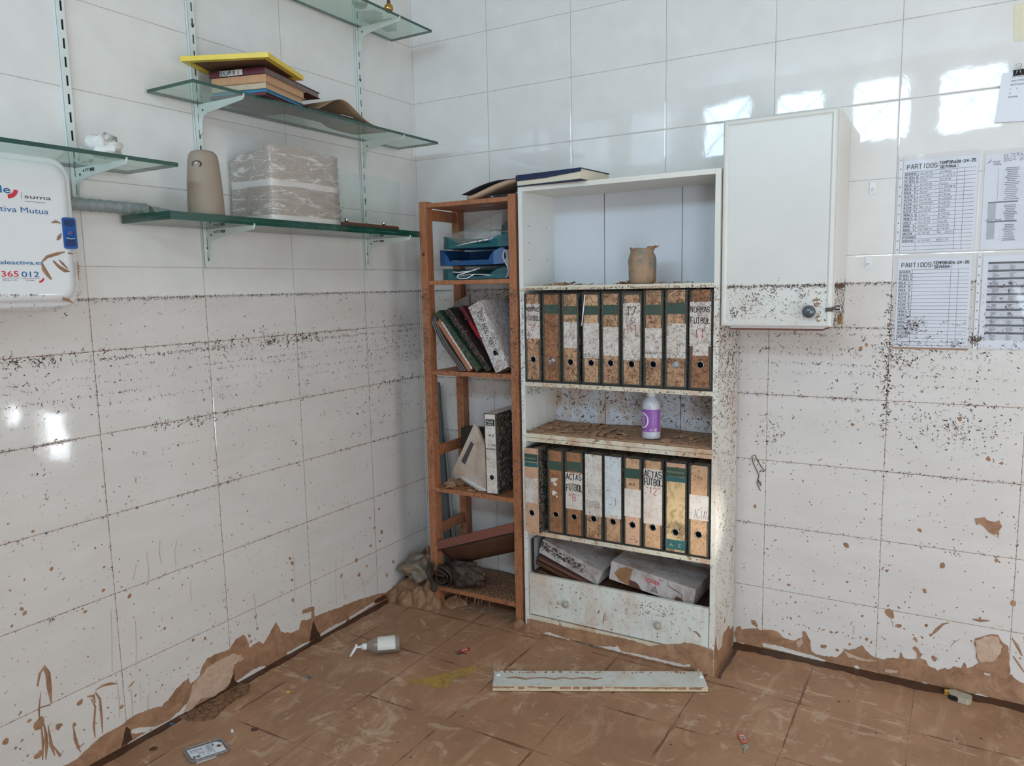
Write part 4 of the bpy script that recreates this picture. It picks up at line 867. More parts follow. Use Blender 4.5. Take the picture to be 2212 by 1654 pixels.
# drawer
m = MB(); m.box(x0 + TH + .003, x1 - TH - .003, BY + .001, BY + .017, .079, .252); dw = m.build('drawer', board_mat('drawer_front_white', (216, 217, 210), .5), BIN, bevel=.0008)
m = MB(); m.box(x0 + .022, x1 - .022, BY + .0175, yb - .012, .085, .095); m.box(x0 + .022, x0 + .034, BY + .0175, yb - .012, .095, .215); m.box(x1 - .034, x1 - .022, BY + .0175, yb - .012, .095, .215); m.box(x0 + .034, x1 - .034, yb - .024, yb - .012, .095, .215)
m.build('drawer_box', mat('wet_brown_board', (92, 66, 50), .6, .3, 20), dw)
KN = mat('beige_knob_plastic', (168, 158, 146), .35, .1)
for q in [(0.908,-0.293,0.159),(1.291,-0.293,0.154)]:
    m = MB(); m.lathe([(.006, 0), (.006, .008), (.011, .012), (.0135, .018), (.0125, .024), (.008, .028), (.001, .029)], (q[0], BY + .001, q[2]), (0, -1, 0), 24); m.build('knob', KN, dw)
# mud on the plinth, drawer foot and right-hand side
m = MB()
L = [(0.724,-0.293,0.053),(0.85,-0.293,0.051),(1.049,-0.293,0.053),(1.19,-0.293,0.058),(1.254,-0.293,0.059),(1.316,-0.293,0.081),(1.368,-0.293,0.094),(1.393,-0.293,0.105),(1.427,-0.293,0.107),(1.452,-0.293,0.105),(1.476,-0.293,0.1),(1.477,-0.293,0.003),(1.368,-0.293,0.004),(1.144,-0.293,0.003),(0.951,-0.293,0.004),(0.797,-0.293,0.005),(0.726,-0.293,0.004)]
patch(m, [(min(max(p[0], x0 + .002), x1 - .001), BY - .0006, max(p[2], .002)) for p in L[:1] + [(L[3][0], 0, .066)] + L[4:10] + [(x1 - .001, 0, L[10][2])] + [(x1 - .001, 0, .002), (x0 + .01, 0, .002)]] , (0, -1, 0), .002, 0, rn, .002)
L = [(0.803,-0.293,0.009),(0.829,-0.293,0.02),(0.885,-0.293,0.011),(0.931,-0.293,0.007),(1.03,-0.293,0.006),(1.116,-0.293,0.024),(1.125,-0.293,0.031),(1.144,-0.293,0.012),(1.236,-0.293,0.018),(1.325,-0.293,0.018),(1.394,-0.293,0.019),(1.415,-0.293,0.031),(1.411,-0.293,0.015),(1.368,-0.293,0.006),(1.281,-0.293,0.002),(1.213,-0.293,0.001),(1.12,-0.293,-0.0),(1.0,-0.293,-0.001),(0.901,-0.293,0.005),(0.849,-0.293,0.003)]
patch(m, [(p[0], BY - .003, max(p[2], .008)) for p in L], (0, -1, 0), .001, 1, rn, .002)
sd_ = [(1.498,-0.302,0.103),(1.498,-0.288,0.114),(1.498,-0.275,0.143),(1.498,-0.257,0.092),(1.498,-0.233,0.068),(1.498,-0.188,0.07),(1.498,-0.174,0.104),(1.498,-0.159,0.111),(1.498,-0.126,0.107),(1.498,-0.094,0.111),(1.498,-0.059,0.078),(1.498,-0.034,0.087),(1.498,-0.016,0.07),(1.498,-0.014,0.036),(1.498,-0.023,0.003)]
patch(m, [(1.498, BY + .001, .001)] + [(1.498, min(max(p[1], BY + .001), yb - .002), p[2]) for p in sd_] + [(1.498, yb - .002, .001)], (1, 0, 0), .002, 0, rn, .002)
ribbon(m, [(p[0], BY + .0005, p[2]) for p in [(1.42,-0.293,0.154),(1.431,-0.293,0.155),(1.443,-0.293,0.145),(1.45,-0.293,0.137)]], .007, (0, -1, 0), 0)
ribbon(m, [(p[0], BY + .0005, p[2]) for p in [(1.074,-0.293,0.158),(1.069,-0.293,0.136),(1.064,-0.293,0.116),(1.065,-0.293,0.105)]], .005, (0, -1, 0), 0)
ribbon(m, [(p[0], BY + .0005, p[2]) for p in [(1.05,-0.293,0.159),(1.045,-0.293,0.149),(1.042,-0.293,0.14)]], .007, (0, -1, 0), 0)
ribbon(m, [(p[0], BY + .0005, p[2]) for p in [(0.824,-0.293,0.132),(0.825,-0.293,0.113),(0.825,-0.293,0.094)]], .004, (0, -1, 0), 2)
for p in [(0.831,-0.293,0.143),(0.868,-0.293,0.149)]: blob(m, Vector((p[0], BY + .0005, p[2])), VX, VZ, VNB, .008, rn, 2)
for p in [(0.888,-0.293,0.229),(0.867,-0.293,0.093),(0.947,-0.293,0.137),(1.099,-0.293,0.09),(0.968,-0.293,0.19),(0.949,-0.293,0.211),(0.861,-0.293,0.13),(1.224,-0.293,0.214),(1.285,-0.293,0.102)]: blob(m, Vector((p[0], BY + .0005, p[2])), VX, VZ, VNB, .003, rn, 3)
rb = random.Random(31)
def scat(mb, n, O, U, V, N, f, size=(.003, .012), wd=(.0008, .0025), ang=lambda r: r.uniform(0, 6.3), ks=(3, 4), rnd=rb):
    O, U, V, N = Vector(O), Vector(U), Vector(V), Vector(N)
    for i in range(n):
        p = f(rnd)
        if p is None: continue
        clump(mb, O + U * p[0] + V * p[1], U, V, N, rnd.uniform(*size), rnd.uniform(*wd), ang(rnd), rnd, rnd.choice(ks))
scat(m, 110, (x0 + .03, BY + .001, 0), VX, VZ, VNB, lambda r: (r.random() * .72, .10 + r.random() * .145), (.002, .011))
scat(m, 120, (0, BY + .001, 0), VX, VZ, VNB, lambda r: (r.gauss(1.24, .07), min(.245, r.gauss(.195, .025))), (.004, .012))
scat(m, 900, (1.498, BY, 0), VY, VZ, VX, lambda r: (r.random() * .27, 1.40 - r.random() ** 1.5 * 1.25), (.003, .016), (.001, .003), lambda r: r.gauss(-1.57, .5))
scat(m, 700, (1.498, BY, 0), VY, VZ, VX, lambda r: (r.random() * .27, 1.265 - abs(r.gauss(0, .22))), (.004, .014), (.001, .0034), lambda r: r.gauss(-1.57, .6))
for xx in (x0 + TH / 2, x1 - TH / 2):
    scat(m, 260, (xx, BY, 0), VX, VZ, VNB, lambda r: (r.uniform(-.008, .008), 1.403 - r.random() ** 1.2 * .62), (.002, .009))
    scat(m, 60, (xx, BY, 0), VX, VZ, VNB, lambda r: (r.uniform(-.008, .008), .75 - r.random() * .7), (.002, .006))
for zc, q in ((1.408, 320), (1.033, 150), (.827, 60), (.81, 60), (.427, 50)):
    scat(m, q, (x0 + TH, BY, 0), VX, VZ, VNB, lambda r: (r.random() * .747, (min(1.4075, zc - abs(r.gauss(0, .004))) if zc > 1.4 else zc + r.uniform(-.007, .007))), (.003, .010), (.001, .0026))
scat(m, 900, (x0 + TH, yb - .0055, 0), VX, VZ, VNB, lambda r: (r.random() * .747, .85 + r.random() ** .8 * .17), (.003, .012), (.001, .004))
scat(m, 300, (x0 + TH, BY, 0), VY, VZ, VX, lambda r: (r.random() * .25, .98 + r.random() * .05), (.003, .008))
m.build('dried_mud', [MUD, WHITE_FLAKE, FILM, DEBRIS, DEBRIS2], BIN)['kind'] = 'stuff'

# curled mud flakes -------------------------------------------------------------------
def mudflake(mb, c, r, rnd, k=0, curl=.35, n=9, tilt=.35):
    """a thin curled plate of dried mud"""
    A = Matrix.Rotation(rnd.uniform(0, 6.3), 3, 'Z') @ Matrix.Rotation(rnd.uniform(-tilt, tilt), 3, 'X')
    pts = []; asp = rnd.uniform(.6, 1.4)
    for j in range(n):
        t = 2 * math.pi * j / n; q = r * rnd.uniform(.65, 1.1); x, y = math.cos(t) * q, math.sin(t) * q * asp
        pts.append(A @ Vector((x, y, curl * (x * x) / r)))
    c = Vector(c); mid = A @ Vector((0, 0, -.02 * r)); th = VZ * max(.0012, r * .07)
    zmin = min(p.z for p in pts + [mid]); off = c - VZ * zmin
    vs = [p + off for p in pts] + [mid + off] + [p + off + th for p in pts] + [mid + off + th]
    fs = [((j + 1) % n, j, n) for j in range(n)] + [(n + 1 + j, n + 1 + (j + 1) % n, 2 * n + 1) for j in range(n)] + [(j, (j + 1) % n, n + 1 + (j + 1) % n, n + 1 + j) for j in range(n)]
    mb.add(vs, fs, k)
def flakes(label, n, xr, yr, z, rr_, seed, parent=None, name='mud_flakes', f=None):
    rnd = random.Random(seed); mb = MB()
    for i in range(n):
        x, y = rnd.uniform(*xr), rnd.uniform(*yr)
        if f and not f(x, y, rnd): continue
        mudflake(mb, (x, y, z + rnd.random() * .003), rnd.uniform(*rr_), rnd)
    o = mb.build(name, MUDF, parent); o['kind'] = 'stuff'
    if label: o['label'] = label; o['category'] = 'mud'
    return o
MUDF = mud_mat('mud_flake_clay', (178, 142, 112), (150, 116, 90), .8, scale=60)
m = MB(); m.grid(lambda u, v: (x0 + TH + .004 + .739 * u, BY + .001 + .262 * v, .8362 + .003 + .004 * math.sin(u * 9 + v * 3) * v + .006 * v), 40, 10, thick=.002)
o = m.build('mud_layer', MUDF); o['kind'] = 'stuff'; o['label'] = 'brown layer of silt covering the shelf under the purple-labelled bottle'; o['category'] = 'mud'
flakes('curled flakes of dried mud around the purple-labelled bottle on its shelf', 380, (x0 + .03, x1 - .03), (BY + .005, yb - .02), .838, (.006, .020), 41, f=lambda x, y, r: r.random() < (1.1 - (x - x0)) * .95 and not (1.16 < x < 1.30 and y < -.16))
# mud chunks on the top-compartment shelf
for k, (p, r_c, lab) in enumerate(((( .865, -.20, 1.4165), .040, 'flat curled mud chunk lying left of the muddy jar'), ((1.135, -.235, 1.4165), .030, 'upturned mud chunk leaning against the muddy jar'))):
    mb = MB(); rr = random.Random(50 + k); mudflake(mb, p, r_c, rr, n=14, tilt=.08 if k == 0 else .5); mudflake(mb, (p[0] + r_c * .5, p[1] + .01, p[2] + .002), r_c * .6, rr, n=10)
    tag(mb.build('mud_chunk', MUDF), lab, 'mud chunk', 'mud chunks on the upper bookcase shelf')
flakes('crumbs of dried mud along the shelf around the muddy jar', 70, (x0 + .1, x1 - .1), (BY + .005, BY + .05), 1.4165, (.003, .009), 43, f=lambda x, y, r: not (1.13 < x < 1.27))

# ================================================================ lever-arch files
SPV = mat('file_cover_black', (46, 46, 42), .6, .35, 220)
MARB = None
def marble():
    t = NT('marbled_file_board'); n = t.noise(85, 5, .8); n2 = t.noise(18, 4, .7)
    b = t.mix(t.ramp(n, .50, .60), srgb(34, 34, 34), srgb(150, 144, 132))
    t.col(t.mix(t.math('MULTIPLY', t.ramp(n2, .5, .65), .6), b, srgb(104, 82, 62))); t.rough(.6); return t.m
MARB = marble()
def lab_mat(name, c, c2, amt=.5, sc=26):
    """printed paper stained by flood water"""
    t = NT(name); n = t.noise(sc, 5, .75, stretch=(1, 1, .8)); n2 = t.noise(70, 5, .8); n3 = t.noise(8, 3)
    up = t.math('LESS_THAN', .95, t.xyz()[2]); n4 = t.noise(120, 4, .8, stretch=(1, 1, .6), dist=1.5)
    b = t.mix(t.math('MULTIPLY', t.ramp(n, .45, .65), amt), srgb(*c), srgb(*c2))
    thr = t.math('SUBTRACT', n2, t.math('SUBTRACT', .07, t.math('MULTIPLY', up, .07)))
    b = t.mix(t.math('MULTIPLY', t.ramp(thr, .54, .60), min(1, amt * 1.1)), b, srgb(84, 56, 40))
    b = t.mix(t.math('MULTIPLY', t.math('MULTIPLY', t.ramp(n4, .56, .60), up), .8), b, srgb(70, 48, 36))
    b = t.mix(t.math('MULTIPLY', t.ramp(n3, .45, .7), .35 * amt), b, srgb(150, 110, 78))
    t.col(b); t.rough(.6); t.bump(n, .2, .001); return t.m
TANL = lab_mat('tan_spine_paper', (192, 150, 114), (124, 88, 64), .9)
TANL2 = lab_mat('tan_spine_paper_clean', (202, 162, 126), (160, 120, 88), .6)
BRNL = lab_mat('brown_soaked_paper', (158, 108, 72), (104, 68, 46), .8)
PINKL = lab_mat('pale_pink_tan_paper', (200, 160, 132), (176, 134, 104), .45)
YELL = lab_mat('mouldy_yellow_paper', (204, 176, 132), (80, 64, 46), .9, 18)
GRNL = lab_mat('green_spine_band', (44, 78, 68), (60, 62, 50), .5)
TEAL = lab_mat('teal_spine_band', (34, 96, 98), (60, 80, 74), .4)
WHTL = lab_mat('white_stuck_label', (214, 206, 198), (176, 154, 136), .55)
WHTB = lab_mat('white_blue_label', (206, 212, 214), (170, 160, 150), .4)
INKF = mat('faded_ink', (84, 66, 56), .6, .3, 90); LOGO = mat('pale_emblem_print', (158, 158, 130), .6, .2, 60)
RING = mat('ring_metal', (176, 176, 180), .25, .15, 60, metal=.9)
HOLEC = mat('binder_inside_black', (18, 16, 15), .9)
def lever_file(label, xl, xr, zb, zt, bands, hole_z, group, writes=(), yaw=0.0, tilt=0.0, y=BY + .002, hole_fill=None, border=True, seed=0, debris=90, dep=.245, inset=None, cover=None):
    rnd = random.Random(seed); w = xr - xl; h = zt - zb
    t = thing('lever_arch_file', label, 'file', (xl + w / 2, y, zb), group)
    Mx = Matrix.Translation((xl + w / 2, y, zb)) @ Matrix.Rotation(yaw, 4, 'Z') @ Matrix.Rotation(tilt, 4, 'Y')
    def T(p): return Mx @ Vector((p[0] - w / 2, p[1], p[2]))
    def fin(mb): mb.v = [tuple(T(p)) for p in mb.v]; return mb
    cv = cover or SPV
    m = MB(); b = .0025
    m.box(0, b, .001, dep, 0, h); m.box(w - b, w, .001, dep, 0, h)
    fin(m).build('cover_board', [MARB], t, bevel=.0005)
    # spine with a real finger hole
    hr = .0115; hx, hz = w / 2, hole_z - zb
    m = MB(); ring_face(m, 0, w, 0, h, hx, hz, hr, 0.0, .0025); fin(m).build('spine', cv, t)
    m = MB(); m.box(b + .0005, w - b - .0005, .030, dep - .006, .004, h - .012); fin(m).build('paper_stack', PAP2, t)
    m = MB(); m.box(b + .0005, w - b - .0005, .026, .0295, .004, h - .02); fin(m).build('hole_shade', HOLEC, t)  # black sheet behind the finger hole, painting the shade inside the file
    ins = inset if inset is not None else .010
    i0, i1 = ins, w - ins
    zz = [q[0] - zb for q in bands]
    for (za, z2, mm, *rest) in bands:
        za -= zb; z2 -= zb; a0, a1, ly = (i0, i1, -.0006) if not rest else (rest[0] * w, rest[1] * w, -.0012)
        m = MB()
        if za < hz - hr - .001 and z2 > hz + hr + .001: ring_face(m, a0, a1, za, z2, hx, hz, hr + .0004, ly, .0006)
        else: m.box(a0, a1, ly, ly + .0006, za, z2)
        fin(m).build('spine_label', mm, t)
    if border:
        m = MB(); e = ins - .004
        for (a, b_, c, d) in ((e, w - e, .010, .0108), (e, w - e, h - .0108, h - .010), (e, e + .0008, .010, h - .010), (w - e - .0008, w - e, .010, h - .010)): m.box(a, b_, -.0004, 0, c, d)
        fin(m).build('border_line', LOGO, t)
    m = MB(); n = 28; vs = []
    pr = [(hr - .0012, .002), (hr - .0010, -.0022), (hr + .0002, -.0030), (hr + .0018, -.0022), (hr + .0020, -.0008)]
    for r, yy in pr:
        for j in range(n): a = 2 * math.pi * j / n; vs.append((hx + r * math.cos(a), yy, hz + r * math.sin(a)))
    m.add(vs, [(i * n + j, (i + 1) * n + j, (i + 1) * n + (j + 1) % n, i * n + (j + 1) % n) for i in range(len(pr) - 1) for j in range(n)], 0, True)
    fin(m).build('finger_ring', RING, t)
    if hole_fill:
        m = MB(); m.lathe([(hr - .001, 0), (hr - .001, .001), (.004, .002), (.001, .002)], (hx, .001, hz), (0, -1, 0), 20); fin(m).build('ring_plug', hole_fill, t)
    U, V = (Mx.to_3x3() @ VX), (Mx.to_3x3() @ VZ); N = U.cross(V)
    for wr_ in writes:
        kind, s, fx, z, ch, mm = wr_[:6]; P = T((fx * w, -.0012 if kind != 'logo' else -.0008, z - zb))
        if kind == 'pen':
            mb = MB(); cw = wr_[6]; pen(mb, s, P, U, V, ch, cw, wr_[7] if len(wr_) > 7 else .0014, rnd=rnd, lift=.0006); mb.build('handwriting', mm, t)
        elif kind == 'print': text(s, P, U, V, ch, mm, t, 'lettering', bold=.004, w=wr_[6] if len(wr_) > 6 else None, lift=.0004)
        elif kind == 'logo':
            mb = MB(); sz = ch
            def L_(pts, wd=.0009):
                q = [P + U * (a * sz) + V * (b_ * sz) + N * .0003 for a, b_ in pts]
                for a, b_ in zip(q, q[1:]):
                    d = (b_ - a).normalized(); e = N.cross(d) * wd / 2; mb.add([a - e, b_ - e, b_ + e, a + e], [(0, 1, 2, 3)])
            L_([(0, 0), (1, 0), (1, 1), (0, 1), (0, 0)]); L_([(.15, .15), (.25, .5), (.7, .5), (.85, .15)], .0014); L_([(.25, .5), (.2, .7)], .0014); L_([(.45, .5), (.45, .85), (.6, .8)], .0014); L_([(.7, .5), (.85, .6)], .0012); L_([(.4, .15), (.4, .5)], .001)
            mb.build('emblem', mm, t)
    if debris:
        mb = MB()
        for i in range(debris):
            px = rnd.random() * w; pz = rnd.choice((rnd.random() * h, h - rnd.random() ** 2 * .06, .01 + rnd.random() * .1)) if debris > 60 else rnd.random() * h
            if (px - hx) ** 2 + (pz - hz) ** 2 < (hr + .002) ** 2: continue
            fleck(mb, T((px, -.0014, pz)), U, V, N, rnd.uniform(.003, .014), rnd.uniform(.0006, .0019), rnd.uniform(0, 6.3), rnd, rnd.random() < .5)
        for i in range(debris // 3):
            px = rnd.choice((rnd.uniform(0, .008), w - rnd.uniform(0, .008)))
            fleck(mb, T((px, -.0010, rnd.random() * h)), U, V, N, rnd.uniform(.003, .012), rnd.uniform(.0008, .0022), rnd.gauss(1.57, .5), rnd, rnd.random() < .5)
        mb.build('plant_debris', [DEBRIS, DEBRIS2], t)['kind'] = 'stuff'
    return t
PAP2 = mat('soiled_paper_stack', (186, 168, 148), .9, .25, 200, stretch=(14, 1, 1))
def ring_face(m, a0, a1, z0, z1, cx, cz, r, y, th, k=0, n=32):
    """rectangular plate a0..a1 x z0..z1 at depth y..y+th with a round hole"""
    inner = []; outer = []
    for j in range(n):
        a = 2 * math.pi * j / n + math.pi / n; dx, dz = math.cos(a), math.sin(a); inner.append((cx + r * dx, cz + r * dz))
        tx_ = ((a1 - cx) / dx if dx > 0 else (a0 - cx) / dx) if abs(dx) > 1e-6 else 1e9; tz = ((z1 - cz) / dz if dz > 0 else (z0 - cz) / dz) if abs(dz) > 1e-6 else 1e9
        q = min(tx_, tz); outer.append((cx + dx * q, cz + dz * q))
    cor = [(a1, z1), (a0, z1), (a0, z0), (a1, z0)]
    vs = [(p[0], y, p[1]) for p in inner + outer + cor] + [(p[0], y + th, p[1]) for p in inner + outer + cor]; N2 = 2 * n + 4
    def side(p): return 0 if abs(p[0] - a1) < 1e-7 else 1 if abs(p[1] - z1) < 1e-7 else 2 if abs(p[0] - a0) < 1e-7 else 3
    fs = []
    for j in range(n):
        k2 = (j + 1) % n; s1, s2 = side(outer[j]), side(outer[k2])
        f = [j, n + j] + ([2 * n + {(0, 1): 0, (1, 2): 1, (2, 3): 2, (3, 0): 3}.get((s1, s2), 0)] if s1 != s2 else []) + [n + k2, k2]
        fs.append(f); fs.append([q + N2 for q in f[::-1]]); fs.append([j, k2, k2 + N2, j + N2])
    C = [2 * n, 2 * n + 1, 2 * n + 2, 2 * n + 3]
    for i in range(4): fs.append([C[i], C[(i + 1) % 4], C[(i + 1) % 4] + N2, C[i] + N2])
    m.add(vs, fs, k)
def zp(p): return 1.393 - (p - 130) * .000406
G1 = 'lever-arch files on the upper file shelf of the white bookcase'; G2 = 'lever-arch files on the lower file shelf of the white bookcase'
z1_ = 1.0415
def B(*a): return [(zp(q[1]), zp(q[0]), q[2]) + tuple(q[3:]) for q in a]
lever_file('leftmost file in the upper row, white label NORMAS FUTBOL, red 8', .736, .808, z1_, 1.386, [(z1_ + .012, zp(150), TANL)] + B((240, 575, WHTL, .10, .93)), 1.131, G1,
    [('pen', 'NORMAS', .11, zp(312), .016, INK, .0098, .0022), ('pen', 'FUTBOL', .11, zp(400), .018, INK, .0098, .0022), ('pen', '"8"', .25, zp(500), .024, INKR, .012, .0018)], seed=1, debris=289)
lever_file('brown file second in the upper row, its finger ring plugged with metal', .813, .893, z1_, 1.389, [(z1_ + .012, zp(155), BRNL)] + B((250, 335, GRNL, .12, .88)), 1.129, G1, [('logo', '', .36, zp(325), .024, LOGO)], hole_fill=RING, seed=2, debris=391)
lever_file('third file in the upper row, green emblem band and white label with a diagonal crease', .897, .971, z1_, 1.389, [(z1_ + .012, zp(155), TANL)] + B((262, 345, GRNL, .13, .87), (410, 655, WHTL, .13, .88)), 1.126, G1, [('logo', '', .36, zp(338), .022, LOGO), ('print', 'A-Z', .32, zp(405), .010, INK)], seed=3, debris=323)
lever_file('fourth file in the upper row, white label dated 2015/2016', .982, 1.058, z1_, 1.390, [(z1_ + .012, zp(160), TANL2)] + B((262, 345, GRNL, .13, .87), (420, 742, WHTL, .09, .93)), 1.126, G1, [('logo', '', .38, zp(338), .022, LOGO), ('pen', '2015/2016', .12, zp(732), .010, INK, .0066, .0010)], seed=4, debris=323)
lever_file('fifth file in the upper row, A-Z print above a narrow white label', 1.061, 1.137, z1_, 1.391, [(z1_ + .012, zp(155), TANL)] + B((255, 345, GRNL, .12, .88), (455, 718, WHTL, .11, .9)), 1.128, G1, [('logo', '', .37, zp(335), .023, LOGO), ('print', 'A-Z', .32, zp(415), .010, INK)], seed=5, debris=340)
lever_file('sixth file in the upper row, tall white label with scrawled black and red 11', 1.141, 1.221, z1_, 1.392, [(z1_ + .012, zp(165), TANL)] + B((238, 752, WHTL, .10, .92)), 1.127, G1,
    [('pen', '17', .22, zp(340), .028, INK, .022, .0026), ('pen', '11', .18, zp(520), .036, INKR, .028, .0024), ('pen', 'AZ', .40, zp(410), .016, INKF, .014, .0014)], seed=6, debris=323)
lever_file('seventh file in the upper row, A-Z and the word BENJAMIN at label foot', 1.226, 1.302, z1_, 1.394, [(z1_ + .012, zp(132), TANL)] + B((255, 345, GRNL, .09, .91), (460, 726, WHTL, .09, .91)), 1.129, G1,
    [('logo', '', .36, zp(335), .023, LOGO), ('print', 'A-Z', .32, zp(420), .011, INK), ('pen', 'BENJAMIN', .12, zp(690), .009, INK, .0078, .0010)], seed=7, debris=323)
lever_file('eighth file in the upper row, white paper bulging inside its finger ring', 1.306, 1.389, z1_, 1.395, [(z1_ + .012, zp(128), TANL)] + B((240, 335, GRNL, .08, .9), (418, 720, WHTL, .10, .93)), 1.131, G1, [('logo', '', .34, zp(328), .024, LOGO), ('print', 'A-Z', .25, zp(410), .009, INKF)], hole_fill=mat('white_crumpled_paper', (190, 188, 188), .8, .4, 90), seed=8, debris=357)
lever_file('last file at the right of the upper row, NORMAS FUTBOL with red 11', 1.394, 1.477, z1_, 1.394, [(z1_ + .012, zp(130), BRNL)] + B((232, 610, WHTL, .03, .93), (610, 692, WHTL, .18, .82)), 1.133, G1,
    [('pen', 'NORMAS', .05, zp(318), .019, INK, .0118, .0024), ('pen', 'FUTBOL', .06, zp(415), .020, INK, .0118, .0024), ('pen', '11', .20, zp(535), .028, INKR, .022, .0020)], seed=9, debris=408)
# white stick between the third and fourth upper files
m = MB(); m.tube([(0.999,-0.298,1.381),(0.995,-0.298,1.345),(0.99,-0.298,1.305),(0.985,-0.298,1.265)], .0022, 6); tag(m.build('white_plastic_strip', PLW), 'thin white plastic strip slipped between two upper-row files', 'strip')
def z2p(f, zt, zb=.437): return zt - f * (zt - zb)
def file2(label, xl, xr, top, bot, spec, hole, pxh, writes=(), zt=.780, **k):
    """spec pixel rows between the file's own top and bottom rows"""
    zf = lambda p: zt - (p - top) / (bot - top) * (zt - .4365)
    bands = [(max(zf(b), .4365 + .008), min(zf(a), zt - .006), mm) + tuple(r) for a, b, mm, *r in spec]
    wr_ = [(w[0], w[1], w[2], zf(w[3])) + tuple(w[4:]) for w in writes]
    return lever_file(label, xl, xr, .4365, zt, bands, zf(hole), G2, wr_, **k)
file2('striped file at the left of the lower row, turned to show its marbled side', .737, .800, 110, 945, [(130, 400, PINKL), (165, 240, GRNL, 0.02, .98), (247, 292, TEAL, .02, .98), (400, 650, WHTL, .04, .96), (650, 940, PINKL)], 748, 0,
      [('print', 'Paramblock', .08, 215, .007, LOGO, .05)], yaw=-.05, y=BY - .024, border=False, inset=.004, seed=11, debris=50, cover=PINKL, dep=.22)
file2('brown file second in the lower row, with torn remains of white sticker', .826, .899, 120, 945, [(130, 935, BRNL), (235, 320, GRNL, .13, .87)], 752, 0, [('logo', '', .36, 312, .024, LOGO), ('print', 'A-Z', .32, 385, .010, INKF)], seed=12, debris=119)
file2('third file in the lower row, white label ACTAS FUTBOL with red 8', .903, .983, 150, 970, [(160, 960, BRNL), (250, 340, GRNL, .12, .88), (355, 702, WHTL, .05, .95)], 775, 0,
      [('logo', '', .36, 332, .024, LOGO), ('pen', 'ACTAS', .09, 418, .022, INK, .0135, .0030), ('pen', 'FUTBOL', .09, 525, .025, INK, .0118, .0030), ('pen', '"8"', .18, 625, .026, INKR, .017, .0020)], seed=13, debris=102)
file2('fourth file in the lower row, long white label with faded FUTBOL', .987, 1.066, 170, 1010, [(180, 1000, TANL), (182, 770, WHTL, .06, .94)], 800, 0, [('pen', 'FUTBOL', .12, 690, .024, INKF, .0108, .0010), ('pen', 'ACTAS', .2, 560, .02, INKF, .0108, .0006)], seed=14, debris=204)
file2('fifth file in the lower row, bluish-white blank label', 1.069, 1.145, 195, 1045, [(205, 1035, TANL), (208, 770, WHTB, .06, .93), (770, 800, WHTL, .06, .93)], 833, 0, [('pen', '1', .5, 670, .024, INK, .02, .0012)], seed=15, debris=170)
file2('sixth file in the lower row, green emblem, A-Z, and pale paper below', 1.149, 1.222, 210, 1085, [(222, 1078, TANL2), (320, 415, GRNL, .08, .92), (520, 790, WHTL, .06, .94), (790, 1080, PINKL, .12, .88)], 870, 0, [('logo', '', .34, 405, .023, LOGO), ('print', 'A-Z', .3, 485, .011, INK)], seed=16, debris=102)
file2('seventh file in the lower row, ACTAS FUTBOL above a red scrawl', 1.226, 1.304, 235, 1125, [(247, 1115, TANL2), (330, 870, WHTL, .04, .95)], 902, 0,
      [('pen', 'ACTAS', .06, 412, .024, INK, .0138, .0030), ('pen', 'FUTBOL', .05, 488, .024, INK, .0122, .0030), ('pen', '"12"', .1, 575, .026, INKR, .016, .0020)], seed=17, debris=119)
file2('eighth file in the lower row, mouldy yellow with a teal A-Z foot band', 1.311, 1.392, 255, 1155, [(265, 1145, YELL), (265, 305, PINKL, .07, .93), (312, 398, GRNL, .05, .95), (403, 450, TEAL, .05, .95), (1018, 1112, TEAL, .04, .96)], 942, 0,
      [('print', 'Paramblock', .10, 365, .008, LOGO, .062), ('print', 'A - Z', .22, 1085, .013, LOGO, .044)], border=False, inset=.006, seed=18, debris=102)
file2('last file at the right of the lower row, orange-tan with a half-torn label', 1.397, 1.476, 280, 1190, [(290, 1180, TANL2), (580, 822, WHTL, .06, .94)], 963, 0, [('pen', 'ACTAS', .3, 800, .03, INKF, .0108, .0008)], seed=19, debris=136)
m = MB()
for (a, b, r1) in ((.853, .655, .010), (.862, .640, .007), (.858, .605, .009), (.866, .66, .006), (.868, .59, .005)): blob(m, Vector((a, BY + .0005, b)), VX, VZ, VNB, r1, rn, 0, 1.2, rn.uniform(0, 3), n=10, jit=.4, h=.0006)
b2 = [o for o in bpy.data.objects if o.get('label', '').startswith('brown file second in the lower')][0]
L2 = world_loc(b2); m.build('torn_sticker', WHITE_FLAKE, b2)

# ================================================================ upper compartment: jar
t = thing('muddy_jar', 'grey-green jar caked in mud with a crumpled open top, upper compartment', 'jar', (1.196, -.225, 1.4165))
def jar_mat():
    t = NT('mud_caked_jar'); n = t.noise(13, 7, .75, dist=.4)
    t.col(t.mix(t.ramp(n, .44, .56), srgb(112, 116, 106), srgb(160, 128, 100))); t.rough(.6); t.bump(n, .8, .006); return t.m
JM = jar_mat(); rr = random.Random(8)
m = MB(); m.lathe([(.040, 0), (.047, .006), (.049, .03), (.0485, .06), (.0495, .085), (.046, .10), (.042, .110), (.040, .116), (.043, .121), (.041, .127), (.034, .128), (.002, .124)], (1.196, -.225, 1.4165), n=36, jit=.06, rnd=rr); m.build('jar_body', JM, t)
m = MB(); 
for a, s in ((2.6, .030), (.35, .034), (4.4, .022)):
    c = Vector((1.196 + math.cos(a) * .040, -.225 + math.sin(a) * .03, 1.53)); mudflake(m, c, s * .8, rr, n=11, tilt=.7, curl=.5)
m.build('folded_rim', MUDF, t)
